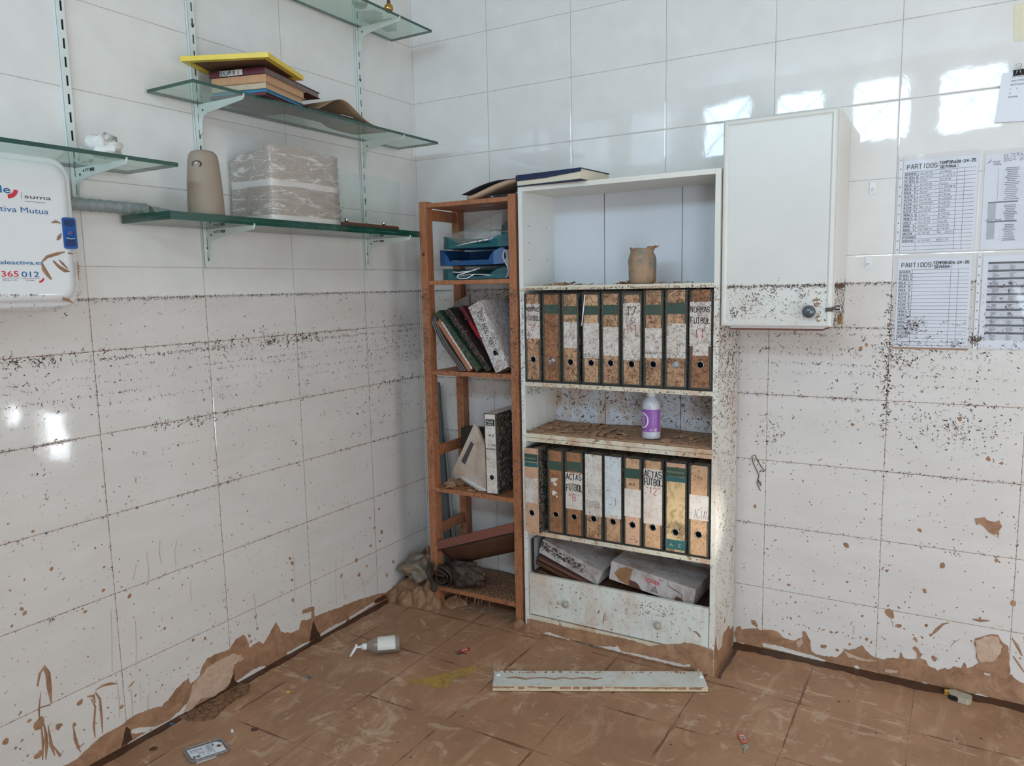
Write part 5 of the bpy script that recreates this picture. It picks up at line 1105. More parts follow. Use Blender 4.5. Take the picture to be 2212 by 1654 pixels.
# blue book on top of the bookcase
t = thing('hardback_book', 'thick dark-blue hardback with splayed pages lying on top of the bookcase', 'book', (.86, -.2, BH))
NAVY = mat('navy_cloth', (24, 40, 74), .6, .15, 120); PGS = mat('cream_page_edges', (222, 212, 190), .7, .12, 160, stretch=(1, 1, 10))
zt_ = BH + .0005
fl_, fr_ = [(0.732,-0.312,1.796),(1.003,-0.336,1.796)]; 
A0 = Vector((.712, -.300, zt_)); A1 = Vector((.985, -.3275, zt_)); d1 = (A1 - A0).normalized(); d2 = Vector((-d1.y, d1.x, 0)); LW, LD_ = .290, .215
m = MB(); m.obox(A0, d1 * LW, d2 * LD_, VZ * .003); m.build('lower_cover', NAVY, t, bevel=.0006)
m = MB(); m.prism([A0 + VZ * .014, A0 + d1 * LW + VZ * .026, A0 + d1 * LW + VZ * .051, A0 + VZ * .034], d2 * LD_) if False else m.obox(A0 + VZ * .040, d1 * LW, d2 * LD_, VZ * .003); m.build('upper_cover', NAVY, t, bevel=.0006)
m = MB(); m.prism([A0 + VZ * .021, A0 + d1 * LW * .45 + VZ * .021, A0 + d1 * LW + VZ * .030, A0 + d1 * LW + VZ * .040, A0 + VZ * .040], d2 * .003); m.build('spine', NAVY, t)
m = MB(); m.prism([A0 + d1 * .004 + d2 * .004 + VZ * .004, A0 + d1 * (LW - .003) + d2 * .004 + VZ * .004, A0 + d1 * (LW - .003) + d2 * .004 + VZ * .0395, A0 + d1 * .004 + d2 * .004 + VZ * .0395], d2 * (LD_ - .008)); m.build('page_block', PGS, t)

# ================================================================ bottle with purple label
t = thing('cleaning_bottle', 'translucent white bottle with a purple label and white spout cap', 'bottle', (1.232, -.215, .842))
TRB = clear('frosted_plastic', (206, 204, 214), (.85, .84, .88), .8, .62, .25)
OB = Vector((1.232, -.222, .8440))
m = MB(); m.lathe([(.030, 0), (.0345, .004), (.0345, .012), (.0345, .120), (.033, .132), (.027, .144), (.019, .152), (.0155, .155), (.0155, .160)], OB, n=36, sy=.9); m.build('bottle_body', mat('frosted_bottle_plastic', (190, 190, 200), .3, .08, 20, coat=.3), t)
PUR = mat('purple_label', (146, 88, 168), .4, .08, 30)
def wraplab(mb, r, z0, z1, a0, a1, n=24, k=0, sy=.9):
    vs = []; 
    for i in range(n + 1):
        a = a0 + (a1 - a0) * i / n
        for z in (z0, z1): vs.append((OB.x + r * math.cos(a), OB.y + r * sy * math.sin(a), OB.z + z))
    mb.add(vs, [(2 * i, 2 * i + 2, 2 * i + 3, 2 * i + 1) for i in range(n)], k, True)
m = MB(); wraplab(m, .0349, .028, .112, math.radians(-175), math.radians(-5)); m.build('label', PUR, t)
WI = mat('white_ink', (226, 222, 230), .5)
def onlab(pts, wd, mb, rr=.0353):
    """ribbon on the curved label; pts (angle deg, z)"""
    P3 = [Vector((OB.x + rr * math.cos(math.radians(a)), OB.y + rr * .9 * math.sin(math.radians(a)), OB.z + z)) for a, z in pts]
    for p, q in zip(P3, P3[1:]):
        d = (q - p); 
        if d.length < 1e-7: continue
        d.normalize(); nn = ((p + q) / 2 - OB); nn.z = 0; nn.normalize(); e = nn.cross(d) * wd / 2; mb.add([p - e, q - e, q + e, p + e], [(0, 1, 2, 3)])
m = MB(); cA, cZ = -128, .070
onlab([(cA + 36 * math.cos(q / 30 * 2 * math.pi), cZ + .027 * math.sin(q / 30 * 2 * math.pi)) for q in range(31)], .0055, m); m.build('label_ring', WI, t)
m = MB()
for i, (w_, z_) in enumerate(((14, .088), (18, .081), (20, .074), (16, .067), (18, .060), (12, .053))): onlab([(cA - w_ * .9, z_), (cA, z_), (cA + w_ * .6, z_)], .0018 if i % 2 else .0028, m)
for i in range(10): onlab([(-62 + i * 0.0, .100 - i * .005), (-40, .100 - i * .005)], .0010, m)
for i in range(7): onlab([(-52 + i * 2.4, .030), (-52 + i * 2.4, .042)], .0007 + .0004 * (i % 2), m)
m.build('label_print', WI, t)
q = math.radians(-80); text('EP', (OB.x + .0355 * math.cos(q), OB.y + .0355 * .9 * math.sin(q), OB.z + .032), (-math.sin(q), math.cos(q), 0), (0, 0, 1), .007, WI, t)
m = MB(); m.lathe([(.0165, .158), (.0165, .178), (.014, .181)], OB, n=28); m.box(OB.x - .028, OB.x + .006, OB.y - .006, OB.y + .006, OB.z + .177, OB.z + .1805); m.build('spout_cap', PLW, t)

# ================================================================ lowest compartment
WETB = mat('wet_brown_card', (94, 62, 46), .5, .35, 24, bump=.3)
GREYC = lab_mat('soaked_white_card', (184, 178, 176), (120, 104, 94), .7, 14)
yb0 = BY + .03
t = thing('white_box', 'long white card box tilted down to the right in the lowest compartment', 'box', (.92, -.15, .33))
A = Vector((.777, BY + .045, .388)); Bq = Vector((1.045, BY + .035, .300)); d1 = (Bq - A); up = Vector((-d1.z, 0, d1.x)).normalized() * .062
m = MB(); m.obox(A - up, d1, (0, .19, 0), up); m.build('carton', GREYC, t, bevel=.0015)
m = MB(); 
for a_, b_ in (((0, 0), (.08, .5)), ((0, 1), (.08, .5)), ((.08, .5), (.86, .5)), ((.86, .5), (1, 0)), ((.86, .5), (1, 1))):
    p, q = A - up + d1 * a_[0] + up * a_[1], A - up + d1 * b_[0] + up * b_[1]; p.y -= .0006; q.y -= .0006; p.y = A.y - .0006 + (Bq.y - A.y) * a_[0]; q.y = A.y - .0006 + (Bq.y - A.y) * b_[0]; m.tube([p, q], .0005, 4)
m.build('flap_creases', GREYP, t)
for i in range(40): pass
mb = MB(); rr = random.Random(61)
for i in range(150):
    f = rr.random() ** 1.3 * .75; p = A - up * (.15 + rr.random() * .5 + .0) + d1 * f; p = p + Vector((0, (Bq.y - A.y) * f - .001, 0)); blob(mb, p, VX, VZ, VNB, rr.uniform(.0008, .004), rr, 0, 1.4, rr.uniform(0, 3), n=6)
mb.build('mould_spots', DEBRIS2, t)['kind'] = 'stuff'
t = thing('toner_box', 'torn white carton printed TONER lying at the right of the lowest compartment', 'box', (1.3, -.16, .25))
A = Vector((1.085, BY + .035, .352)); Bq = Vector((1.420, BY + .030, .302)); d1 = Bq - A; up = Vector((-d1.z, 0, d1.x)).normalized() * .075
m = MB(); m.obox(A - up, d1, (0, .20, 0), up); m.build('carton', GREYC, t, bevel=.0015)
N_ = VNB; U_ = d1.normalized(); V_ = up.normalized(); o_ = A - up + Vector((0, -.0008, 0))
def onb(fx, fz, dy=0): 
    p = A - up + d1 * fx + up * fz; p.y -= .0006 + dy; return p
m = MB(); patch(m, [onb(x_, z_) for x_, z_ in ((.06, .45), (.12, .80), (.2, .97), (.27, .95), (.25, .55), (.24, .02), (.12, .15))], N_, .002, 0, rn, .002); m.build('torn_cardboard', [mat('bare_cardboard', (148, 108, 72), .7, .3, 40), WETB], t); m = MB(); patch(m, [onb(x_, z_) for x_, z_ in ((.25, .02), (.25, .35), (.34, .30), (.40, .02))], N_, .002, 1, rn, .002)
m.build('wet_cardboard_hole', [WETB, WETB], t); m = MB(); patch(m, [onb(x_, z_) for x_, z_ in ((.80, .0), (.80, .32), (.86, .30), (.94, .0))], N_, .002, 1, rn, .002); m.build('wet_cardboard_hole', [WETB, WETB], t)
text('TONER', onb(.42, .56, .0008), U_, V_, .016, REDP, t, bold=.004, w=.062)
m = MB()
for r_i in range(4):
    for c_i in range(r_i + 1): p = onb(.545 + (c_i - r_i / 2) * .022, .42 - r_i * .09, .0006); m.obox(p, U_ * .004, V_ * .004, N_ * .0005)
m.build('dot_emblem', GREYP, t)
m = MB()
for pts in (((.68, .98), (.70, .72), (.78, .62), (.86, .55)), ((.86, .55), (.87, .3), (.90, .1)), ((.58, .95), (.6, .88), (.64, .9))): ribbon(m, [onb(a_, b_, .0008) for a_, b_ in pts], .003, (0, -1, 0), 0)
m.build('paper_tears', WETB, t)
t = thing('file_rack', 'dark-edged grey file holder standing at the left of the lowest compartment', 'file holder', (.76, -.2, .27))
m = MB(); m.box(.742, .750, BY + .022, BY + .16, .262, .392); m.build('side_plate', mat('grey_plate', (150, 156, 158), .4), t); m = MB(); m.box(.7415, .7505, BY + .016, BY + .0215, .262, .394); m.box(.742, .760, BY + .016, BY + .0215, .256, .2615); m.build('edge_trim', mat('dark_brown_trim', (46, 28, 26), .4), t)
for k, (x_, xe, z_, ze, lab) in enumerate(((.765, 1.02, .319, .241, 'brown tied folder sliding down under the white box'), (.754, 1.0, .298, .226, 'dark wet folder beneath the brown tied folder'))):
    t = thing('card_folder', lab, 'folder', ((x_ + xe) / 2, -.18, ze), 'wet folders in the lowest compartment')
    A = Vector((x_, BY + .026 + k * .004, z_)); d1 = Vector((xe - x_, 0, ze - z_)); up = Vector((-d1.z, 0, d1.x)).normalized() * .014
    m = MB(); m.obox(A - up, d1, (0, .2, 0), up * .3); m.obox(A - up * .3, d1, (0, .2, 0), up * .3); m.build('cover', mat('maroon_brown_card', (88, 56, 50), .6, .3, 30) if k == 0 else WETB, t)
    m = MB(); m.obox(A - up * .68 + d1 * .02 + Vector((0, .003, 0)), d1 * .96, (0, .19, 0), up * .36); m.build('papers', mat('tan_papers', (150, 110, 84), .8, .3, 80) if k == 0 else WETB, t)
m = MB(); m.grid(lambda u, v: (x0 + TH + .01 + .72 * u, BY + .028 + .2 * v, .222 + .024 * (1 - u) + .006 * math.sin(u * 23 + v * 4) + .004 * math.sin(u * 51)), 60, 8, thick=.003)
o = m.build('soaked_papers', WETB); tag(o, 'mass of dark soaked papers filling the top of the open drawer', 'papers'); 

# ================================================================ pine shelf unit
IX0, IX1, IY = .231, .700, -.285
IV = thing('wooden_shelf_unit', 'narrow pine shelf unit in the room corner, left of the white bookcase', 'shelf unit', ((IX0 + IX1) / 2, -.15, 0))
for xa in (IX0, IX1 - .036):
    for ya, yb_ in ((IY, IY + .044), (-.047, -.003)):
        m = MB(); m.box(xa, xa + .036, ya, yb_, 0, 1.774); m.build('post', WOOD, IV, bevel=.001)
    for z in (1.70, .685, .33):
        m = MB(); m.box(xa + .011, xa + .025, IY + .044, -.047, z, z + .045); m.build('side_rail', WOOD, IV, bevel=.0008)
for z in (1.7655, 1.447, 1.066, .553, .104):
    m = MB()
    for k in range(4): m.box(IX0 + .0365, IX1 - .0365, -.2825 + k * .068, -.2825 + k * .068 + .0665, z - .018, z)
    m.build('shelf', WOOD, IV, bevel=.0012)
for xa in (IX0, IX1 - .036):
    m = MB(); z = .08
    while z < 1.72:
        for dx in (.010, .027): m.lathe([(.0022, 0), (.0022, .0004)], (xa + dx, -.0471, z), (0, -1, 0), 6)
        z += .032
    m.build('peg_holes', DARK, IV)['kind'] = 'stuff'
KNOT = mat('wood_knot', (84, 48, 30), .6, .3, 60)
m = MB(); blob(m, Vector((.2475, IY, 1.557)), VX, VZ, VNB, .008, rn, 0, .9, 0, n=16, jit=.08, h=.0006); blob(m, Vector((.249, IY, .645)), VX, VZ, VNB, .004, rn, 0, n=12, jit=.1, h=.0005); m.build('knots', KNOT, IV)['kind'] = 'stuff'
m = MB()
for xa in (IX0, IX1 - .036):
    scat(m, 420, (xa, IY, 0), VX, VZ, VNB, lambda r: (r.random() * .036, 1.395 - r.random() ** 1.3 * .75), (.003, .014), (.001, .0028), ks=(0, 1))
    scat(m, 120, (xa, IY, 0), VX, VZ, VNB, lambda r: (r.random() * .036, .06 + r.random() * .6), (.002, .010), (.001, .0022), ks=(0, 1))
    scat(m, 160, (xa, IY, 0), VX, VZ, VNB, lambda r: (r.random() * .036, r.choice((1.39, 1.24, 1.18, 1.11)) + r.gauss(0, .012)), (.004, .016), (.001, .003), ks=(0, 1))
scat(m, 260, (IX0 + .036, IY, 0), VY, VZ, VX, lambda r: (r.random() * .044, 1.395 - r.random() ** 1.3 * .75), (.003, .012), (.001, .0026), ks=(0, 1))
for z, q in ((1.057, 150), (.544, 60), (.095, 60)): scat(m, q, (IX0 + .037, -.2826, 0), VX, VZ, VNB, lambda r: (r.random() * .394, z + r.uniform(-.009, .008)), (.003, .010), (.001, .0025), ks=(0, 1))
for k in range(14): # straggling fibres hanging from the lowest shelves
    x = IX0 + .05 + rn.random() * .37; z = rn.choice((.087, .087, 1.049)); p = Vector((x, -.2828, z)); m.tube([p, p + Vector((rn.uniform(-.008, .008), -.001, -.014)), p + Vector((rn.uniform(-.014, .014), -.002, -.028 * rn.random() - .016))], .0006, 4, 2)
m.build('dried_mud', [DEBRIS, MUD, MUDP], IV)['kind'] = 'stuff'
# cracked silt on the two lowest shelves
m = MB(); m.grid(lambda u, v: (IX0 + .040 + .384 * u, -.281 + .262 * v, .1055 + .007 * (.5 + .5 * math.sin(u * 7 + v * 5)) * min(1, v * 6)), 30, 20, thick=.001)
o = m.build('cracked_silt', MUDC); o['kind'] = 'stuff'; o['label'] = 'cracked silt crust on the lowest pine shelf'; o['category'] = 'mud'
rr = random.Random(72)
mb = MB()
for i in range(13):
    mudflake(mb, (rr.uniform(.285, .50), rr.uniform(-.275, -.14), .5535), rr.uniform(.018, .038), rr, n=12, tilt=.16, curl=.4)
o = mb.build('mud_plates', MUDF); o['kind'] = 'stuff'; o['label'] = 'curled mud plates on the pine shelf left of the black-and-white file'; o['category'] = 'mud'
# ---- top of the unit: splayed paperback / calendar
t = thing('open_book', 'splayed book with curling pages and dark cover on top of the pine unit', 'book', (.58, -.2, 1.766))
def bkp(u, v, h): 
    x = .462 + .232 * u
    return (x, -.268 + .17 * v, 1.7675 + h + .052 * max(0, (u - .12)) ** 1.25 * 1.1)
m = MB(); m.grid(lambda u, v: bkp(u, v, .012 + .016 * math.sin(u * 2.6)), 16, 4, thick=.014); m.build('page_block', mat('buff_pages', (190, 160, 134), .7, .15, 160, stretch=(1, 1, 12)), t)
m = MB(); m.grid(lambda u, v: (.442 + .252 * u, -.272 + .185 * v, 1.7675 + .0225 + .036 * (u ** 1.35) + .022 * math.sin(u * 2.9)), 16, 4, thick=.0015); m.build('top_cover', mat('dark_blue_cover', (36, 42, 54), .35, .2), t)
t = thing('black_notebook', 'black book lying under the splayed book on the pine unit', 'book', (.62, -.18, 1.766))
m = MB(); m.box(.548, .698, -.262, -.08, 1.7665, 1.779); m.build('cover', mat('black_leatherette', (30, 30, 34), .35, .2), t, bevel=.002)
text('IRIS', (.575, -.2622, 1.7695), (1, 0, 0), (0, 0, 1), .005, RAIL, t)
# ---- top compartment: letter trays
def tray(name, label, z, mm, x0_, x1_, h, lip, group='letter trays stacked on the pine unit'):
    t = thing('letter_tray', label, 'letter tray', ((x0_ + x1_) / 2, -.15, z), group)
    m = MB(); y0_, y1_ = -.276, -.035; th = .0022
    m.box(x0_, x1_, y0_ + .012, y1_, z, z + th); m.box(x0_, x0_ + th, y0_ + .02, y1_, z + th, z + h); m.box(x1_ - th, x1_, y0_ + .02, y1_, z + th, z + h); m.box(x0_ + th, x1_ - th, y1_ - th, y1_, z + th, z + h)
    m.build('tray_body', mm, t, bevel=.0008)
    m = MB()   # front lip with a scoop in the middle, corners raised and rounded
    N_ = 40; vs = []
    for i in range(N_ + 1):
        u = i / N_; x = x0_ + (x1_ - x0_) * u; d = abs(u - .5) * 2
        hh = h * (1 if d > .93 else .28 + (.72 * max(0, (d - lip) / (.93 - lip)) ** .5 if d > lip else 0)) * (1 if d < .97 else .85)
        yy = y0_ + .014 * max(0, d - .75) / .25 * 1.6; 
        vs += [(x, yy, z), (x, yy, z + hh), (x, yy + th, z + hh), (x, yy + th, z)]
    m.add(vs, [(4 * i + a, 4 * i + 4 + a, 4 * i + 4 + (a + 1) % 4, 4 * i + (a + 1) % 4) for i in range(N_) for a in range(4)] + [(0, 1, 2, 3), (4 * N_ + 3, 4 * N_ + 2, 4 * N_ + 1, 4 * N_)])
    m.build('front_lip', mm, t); return t
TEALP = clear('teal_clear_plastic', (64, 128, 136), (.46, .72, .74), 1.2, .35, .08)
BLUP = mat('opaque_blue_plastic', (22, 74, 124), .35, .15, 14)
tray('letter_tray', 'translucent teal letter tray at the bottom of the tray stack', 1.4485, TEALP, .325, .640, .046, .55)
tray('letter_tray', 'opaque blue letter tray in the middle of the tray stack', 1.507, BLUP, .312, .628, .066, .62)
tray('letter_tray', 'translucent teal letter tray above the blue one, under the plastic sleeves', 1.5755, TEALP, .332, .648, .052, .5)
PWH = mat('white_loose_paper', (206, 204, 206), .8, .08, 20)
def sheet(name, label, cat, fn, mm, nu=14, nv=8, th=.0006, group=None):
    m = MB(); m.grid(fn, nu, nv, thick=th); return tag(m.build(name, mm), label, cat, group)
sheet('loose_papers', 'white papers lying in the bottom teal tray', 'papers', lambda u, v: (.350 + .262 * u, -.262 + .2 * v, 1.4525 + .010 * v + .018 * math.sin(u * 3.1) * (1 - v * .4)), PWH, th=.004)
sheet('loose_papers', 'buff papers drooping from the blue tray', 'papers', lambda u, v: (.335 + .24 * u, -.268 + .2 * v, 1.5115 + .006 * math.sin(u * 9) + .016 * math.sin(u * 3.1)), mat('buff_sheets', (176, 164, 148), .8, .2, 60, stretch=(1, 1, 20)), th=.006)
sheet('bent_sheet', 'white sheet hanging over the right ends of the letter trays', 'paper', lambda u, v: (.634 + .012 * math.sin(v * 6) + .018 * u, -.262 + .06 * u, 1.4492 + .114 * v), PWH)
m = MB(); L = [(0.394,-0.279,1.48),(0.42,-0.279,1.478),(0.477,-0.279,1.481),(0.513,-0.279,1.49),(0.524,-0.279,1.493),(0.499,-0.279,1.486),(0.441,-0.279,1.472),(0.419,-0.279,1.468),(0.412,-0.279,1.459),(0.423,-0.279,1.453),(0.462,-0.279,1.453),(0.498,-0.279,1.469)]
m.tube([(p[0], -.280, p[2]) for p in L], .0022, 6); tag(m.build('white_cable', PLW), 'white cable looped in front of the bottom teal tray', 'cable')
SLV = clear('clear_punched_sleeve', (206, 198, 190), (.90, .89, .88), 1.3, .16, .12)
t = thing('plastic_sleeve', 'clear punched plastic sleeve standing askew on the letter trays', 'plastic sleeve', (.48, -.25, 1.60))
PTS = [(0.351,-0.272,1.628),(0.616,-0.272,1.713),(0.617,-0.272,1.609),(0.384,-0.272,1.582)]
def slv(u, v):
    a = Vector(PTS[0]).lerp(Vector(PTS[1]), u); b = Vector(PTS[3]).lerp(Vector(PTS[2]), u); p = a.lerp(b, v); p.y = -.272 + .008 * math.sin(u * 5 + v * 3) + .10 * (1 - v) * (.3 + .1 * math.sin(u * 8)); return p
m = MB(); m.grid(slv, 18, 10); m.build('film', SLV, t)
m = MB(); m.grid(lambda u, v: slv(u, .93 + .07 * v) + Vector((0, -.0006, 0)), 18, 1, thick=.0005); st = m.build('punched_strip', PWH, t)
m = MB()
for u in (.1, .2, .38, .56, .66, .78, .88): p = slv(u, .965) + Vector((0, -.0012, 0)); m.lathe([(.0028, 0), (.0028, .0003)], p, (0, -1, 0), 10)
m.build('punch_holes', DARK, st)['kind'] = 'stuff'
m = MB(); m.grid(lambda u, v: (.322 + .285 * u, -.245 + .2 * v, 1.628 + .035 * math.sin(u * 3.1) * (1 - v * .2) + .004 * math.sin(u * 21 + v * 9)), 20, 10)
m.grid(lambda u, v: (.310 + .02 * v + .16 * u, -.262 + .02 * u, 1.595 + .048 * v + .004 * math.sin(u * 13)), 12, 4)
tag(m.build('plastic_bag', SLV), 'heap of clear plastic film behind the punched sleeve', 'plastic film')
m = MB(); m.prism([(.606, -.24, 1.640), (.655, -.24, 1.632), (.655, -.24, 1.672), (.630, -.24, 1.675), (.606, -.24, 1.658)], (0, .12, 0)); tag(m.build('dark_grey_box', mat('dark_grey_plastic', (52, 58, 60), .5), bevel=.004), 'dark grey rounded case behind the sleeve, right of the top compartment', 'case')
m = MB(); m.box(.600, .654, -.235, -.06, 1.6285, 1.634); m.box(.60, .654, -.235, -.06, 1.60, 1.6045); m.box(.602, .606, -.235, -.06, 1.6045, 1.6285); m.box(.650, .654, -.235, -.06, 1.6045, 1.6285); tag(m.build('teal_box', mat('teal_dark_plastic', (30, 84, 82), .4)), 'dark teal tray end under the grey case', 'tray')
m = MB(); m.prism([(.47, -.2, 1.7465), (.55, -.2, 1.7465), (.535, -.18, 1.7465), (.48, -.18, 1.7465)], (0, 0, .0005)) ; m.build('paper_sticker', PWH, IV)
# ---- second compartment: leaning files
DIRTG = lab_mat('mud_flecked_white_card', (206, 200, 198), (120, 92, 74), .45, 34)
def leaning(name, label, cat, bl, tl, wdt, mm, y=-.279, dep=.23, group=None, deb=120, seed=1, part='cover', pages=None, thick_dir=None):
    """slab leaning sideways: bl, tl = lower-left and upper-left (x, z) of its front edge, wdt = thickness to the right"""
    t = thing(name, label, cat, (bl[0] + wdt / 2, y + dep / 2, bl[1]), group)
    a, b = Vector((bl[0], y, bl[1])), Vector((tl[0], y, tl[1])); up = b - a; un = up.normalized(); sd2 = Vector((un.z, 0, -un.x)) * wdt
    m = MB()
    if pages:
        k = wdt * .14; m.obox(a, sd2.normalized() * k, (0, dep, 0), up); m.obox(a + sd2 - sd2.normalized() * k, sd2.normalized() * k, (0, dep, 0), up); m.obox(a + sd2.normalized() * k, sd2 - sd2.normalized() * 2 * k, (0, .002, 0), up)
    else: m.obox(a, sd2, (0, dep, 0), up)
    m.build(part, mm, t, bevel=.0012)
    if pages: m = MB(); m.obox(a + sd2 * .16 + un * .004 + Vector((0, .003, 0)), sd2 * .68, (0, dep - .01, 0), up - un * .012); m.build('papers', pages, t)
    if deb:
        r = random.Random(seed); mb = MB(); U = sd2.normalized()
        for i in range(deb): fleck(mb, a + U * r.random() * wdt + un * r.random() * up.length, U, un, VNB, r.uniform(.004, .015), r.uniform(.0008, .0024), r.uniform(0, 6.3), r, r.random() < .4)
        for i in range(deb):
            fleck(mb, a + sd2 + Vector((0, dep * r.random(), 0)) + un * r.random() * up.length, Vector((0, 1, 0)), un, U, r.uniform(.004, .014), r.uniform(.0008, .002), r.uniform(0, 6.3), r, r.random() < .4)
        mb.build('plant_debris', [MUD, DEBRIS] if 'folder' in name else [DEBRIS, DEBRIS2], t)['kind'] = 'stuff'
    return t, a, sd2, un
GRP = 'folders leaning in the pine unit'
t, a, s2, un = leaning('lever_arch_file', 'mud-speckled white lever-arch file leaning at the right of the second compartment', 'file', (.589, 1.0675), (.462, 1.335), .068, DIRTG, dep=.235, deb=330, seed=81, part='cover', pages=PAP2)
c = a + s2 * .52 + un * .075
m = MB(); m.lathe([(.009, 0), (.009, .0006)], c + Vector((0, -.0002, 0)), (0, -1, 0), 20, U=un, sx=1.15); m.build('finger_hole', HOLEC, t)
m = MB(); pen(m, 'ESPAZE 98/97', a + s2 * .42 + un * .258, -un, s2.normalized(), .018, .0165, .0022, lift=.0008); m.v = [(x, y_ if y_ < a.y else a.y * 2 - y_, z) for x, y_, z in m.v]; m.build('handwriting', INK, t)
t, a, s2, un = leaning('red_folder', 'maroon and red folder leaning behind the white speckled file', 'folder', (.563, 1.0675), (.374, 1.330), .016, mat('maroon_card', (98, 24, 44), .4, .2, 40), y=-.215, dep=.18, deb=60, seed=82)
m = MB(); m.obox(a + un * .165 - Vector((0, .0008, 0)), s2, (0, .0008, 0), un * .08); m.build('red_band', mat('red_card', (172, 30, 36), .4, .15), t)
leaning('black_folder', 'black ring folder caked with plant scraps, right of the green one', 'folder', (.534, 1.0675), (.334, 1.318), .025, mat('black_card', (36, 36, 36), .45, .3, 60), y=-.262, dep=.22, deb=330, seed=83)
leaning('green_folder', 'dark green folder leaning to the left in the pine unit', 'folder', (.496, 1.0675), (.291, 1.305), .028, mat('dark_green_card', (22, 62, 44), .45, .35, 40), y=-.279, dep=.23, deb=330, seed=84)
t, a, s2, un = leaning('tan_folder', 'tan card folder with white punched edge, left of the green folder', 'folder', (.455, 1.0675), (.300, 1.272), .024, mat('tan_card', (168, 108, 76), .7, .2, 50), y=-.2795, dep=.2, deb=60, seed=85)
m = MB(); m.obox(a + s2 * .82 - Vector((0, .001, 0)), s2 * .3, (0, .001, 0), un * .24); e_ = m.build('punched_edge', PWH, t)
m = MB()
for k in range(12): m.lathe([(.0018, 0), (.0018, .0004)], a + s2 * .97 + un * (.02 + k * .019) - Vector((0, .001, 0)), (0, -1, 0), 8)
m.build('punch_holes', DARK, e_)['kind'] = 'stuff'
for k in range(6):
    off = k * .0085; mm = [mat('dark_magazine', (46, 38, 38), .35, .4, 60), mat('grey_magazine', (126, 118, 112), .4, .4, 80)][k % 2]
    def mg(u, v, off=off): return (.4445 - off * .7 - .150 * u - .030 * math.sin(u * 3.0) + off * .3 * u, -.2775 + .2 * v + .004 * math.sin(u * 4), 1.0675 + (.238 - off * .5) * u ** .92 + .0008)
    sheet('magazine', ('bowed soggy magazine slumped against the left post, %s' % ['nearest the tan folder', 'second from the tan folder', 'third from the tan folder', 'third from the left post', 'second from the left post', 'nearest the left post'][k]), 'magazine', mg, mm, 14, 3, .0028, 'soggy magazines in the pine unit')
sheet('grey_sheet', 'grey translucent sheet poking up behind the leaning folders', 'sheet', lambda u, v: (.315 + .075 * u + .035 * v * (1 - u), -.20 + .05 * u, 1.30 + .09 * v * (.4 + .6 * u) + .02 * (1 - u)), mat('dirty_grey_film', (116, 108, 98), .5, .2, 30), 8, 6)
# ---- third compartment
t, a, s2, un = leaning('lever_arch_file', 'upright file with white spine and black marbled side on the third pine shelf', 'file', (.525, .5545), (.520, .898), .058, WHTL, y=-.270, dep=.235, deb=60, seed=91, part='spine_and_covers')
m = MB(); m.obox(a + s2 + s2.normalized() * .0003, s2.normalized() * .0012, (0, .235, 0), un * .343); m.build('marbled_side', MARB, t)
m = MB()
e = .0025
for pa, pb in ((0, 0), (1, 0)): m.obox(a + s2 * (pa * .94) - Vector((0, .0005, 0)), s2 * .06, (0, .0005, 0), un * .343)
m.obox(a - Vector((0, .0006, 0)), s2, (0, .0006, 0), un * .004); m.obox(a + un * .339 - Vector((0, .0006, 0)), s2, (0, .0006, 0), un * .004); m.build('black_border', SPV, t)
m = MB(); m.lathe([(.010, 0), (.010, .0006)], a + s2 * .5 + un * .072 - Vector((0, .0002, 0)), (0, -1, 0), 20); m.build('finger_hole', HOLEC, t)
m = MB(); m.obox(a + s2 * .14 + un * .290 - Vector((0, .0008, 0)), s2 * .74, (0, .0008, 0), un * .028); m.build('maker_panel', SPV, t)
text('PLUS', a + s2 * .22 + un * .303 - Vector((0, .0009, 0)), s2, un, .010, RAIL, t, bold=.004, w=.032); text('OFFICE', a + s2 * .22 + un * .293 - Vector((0, .0009, 0)), s2, un, .006, RAIL, t, w=.032)
text('A-Z', a + s2 * .34 + un * .245 - Vector((0, .0004, 0)), s2, un, .012, INK, t, bold=.004)
m = MB(); pen(m, 'LIGA', a + s2 * .30 + un * .205 - Vector((0, .0004, 0)), s2, un, .010, .009, .0011); pen(m, 'PREFERENTE', a + s2 * .12 + un * .188 - Vector((0, .0004, 0)), s2, un, .008, .0046, .0009); m.build('handwriting', INKF, t)
m = MB()
for zz in (.12, .15, .18, .21): m.obox(a + s2 * .1 + un * zz - Vector((0, .0005, 0)), s2 * .8, (0, .0005, 0), un * .0007)
m.build('ruled_lines', GREYP, t)
t = thing('card_wallet', 'pale stained card wallet leaning against the black-and-white file', 'folder', (.42, -.16, .56))
P4 = [Vector((.300, -.20, .604)), Vector((.450, -.235, .845)), Vector((.524, -.235, .70)), Vector((.516, -.245, .556)), Vector((.47, -.25, .5545))]
m = MB(); m.prism(P4, (.0, .012, .004)); m.build('cover', lab_mat('stained_pale_card', (196, 182, 168), (150, 112, 84), .6, 12), t)
m = MB(); m.prism([p + Vector((0, -.0012, 0)) for p in (Vector((.362, -.215, .665)), Vector((.425, -.228, .762)), Vector((.442, -.231, .752)), Vector((.385, -.222, .655)))], (0, .001, 0)); m.build('grey_panel', GREYP, t)
m = MB(); m.prism([p + Vector((0, -.003, -.004)) for p in (Vector((.345, -.212, .606)), Vector((.52, -.24, .566)), Vector((.50, -.245, .5605)), Vector((.44, -.24, .575)))], (0, .001, 0)); m.build('paper_slip', PWH, t)
t = thing('black_book', 'dark muddy book standing behind the pale card wallet', 'book', (.345, -.08, .5545))
m = MB(); m.box(.300, .382, -.122, -.052, .5545, .792); m.build('cover', mat('dark_muddy_cover', (52, 44, 38), .6, .4, 30), t, bevel=.0015)
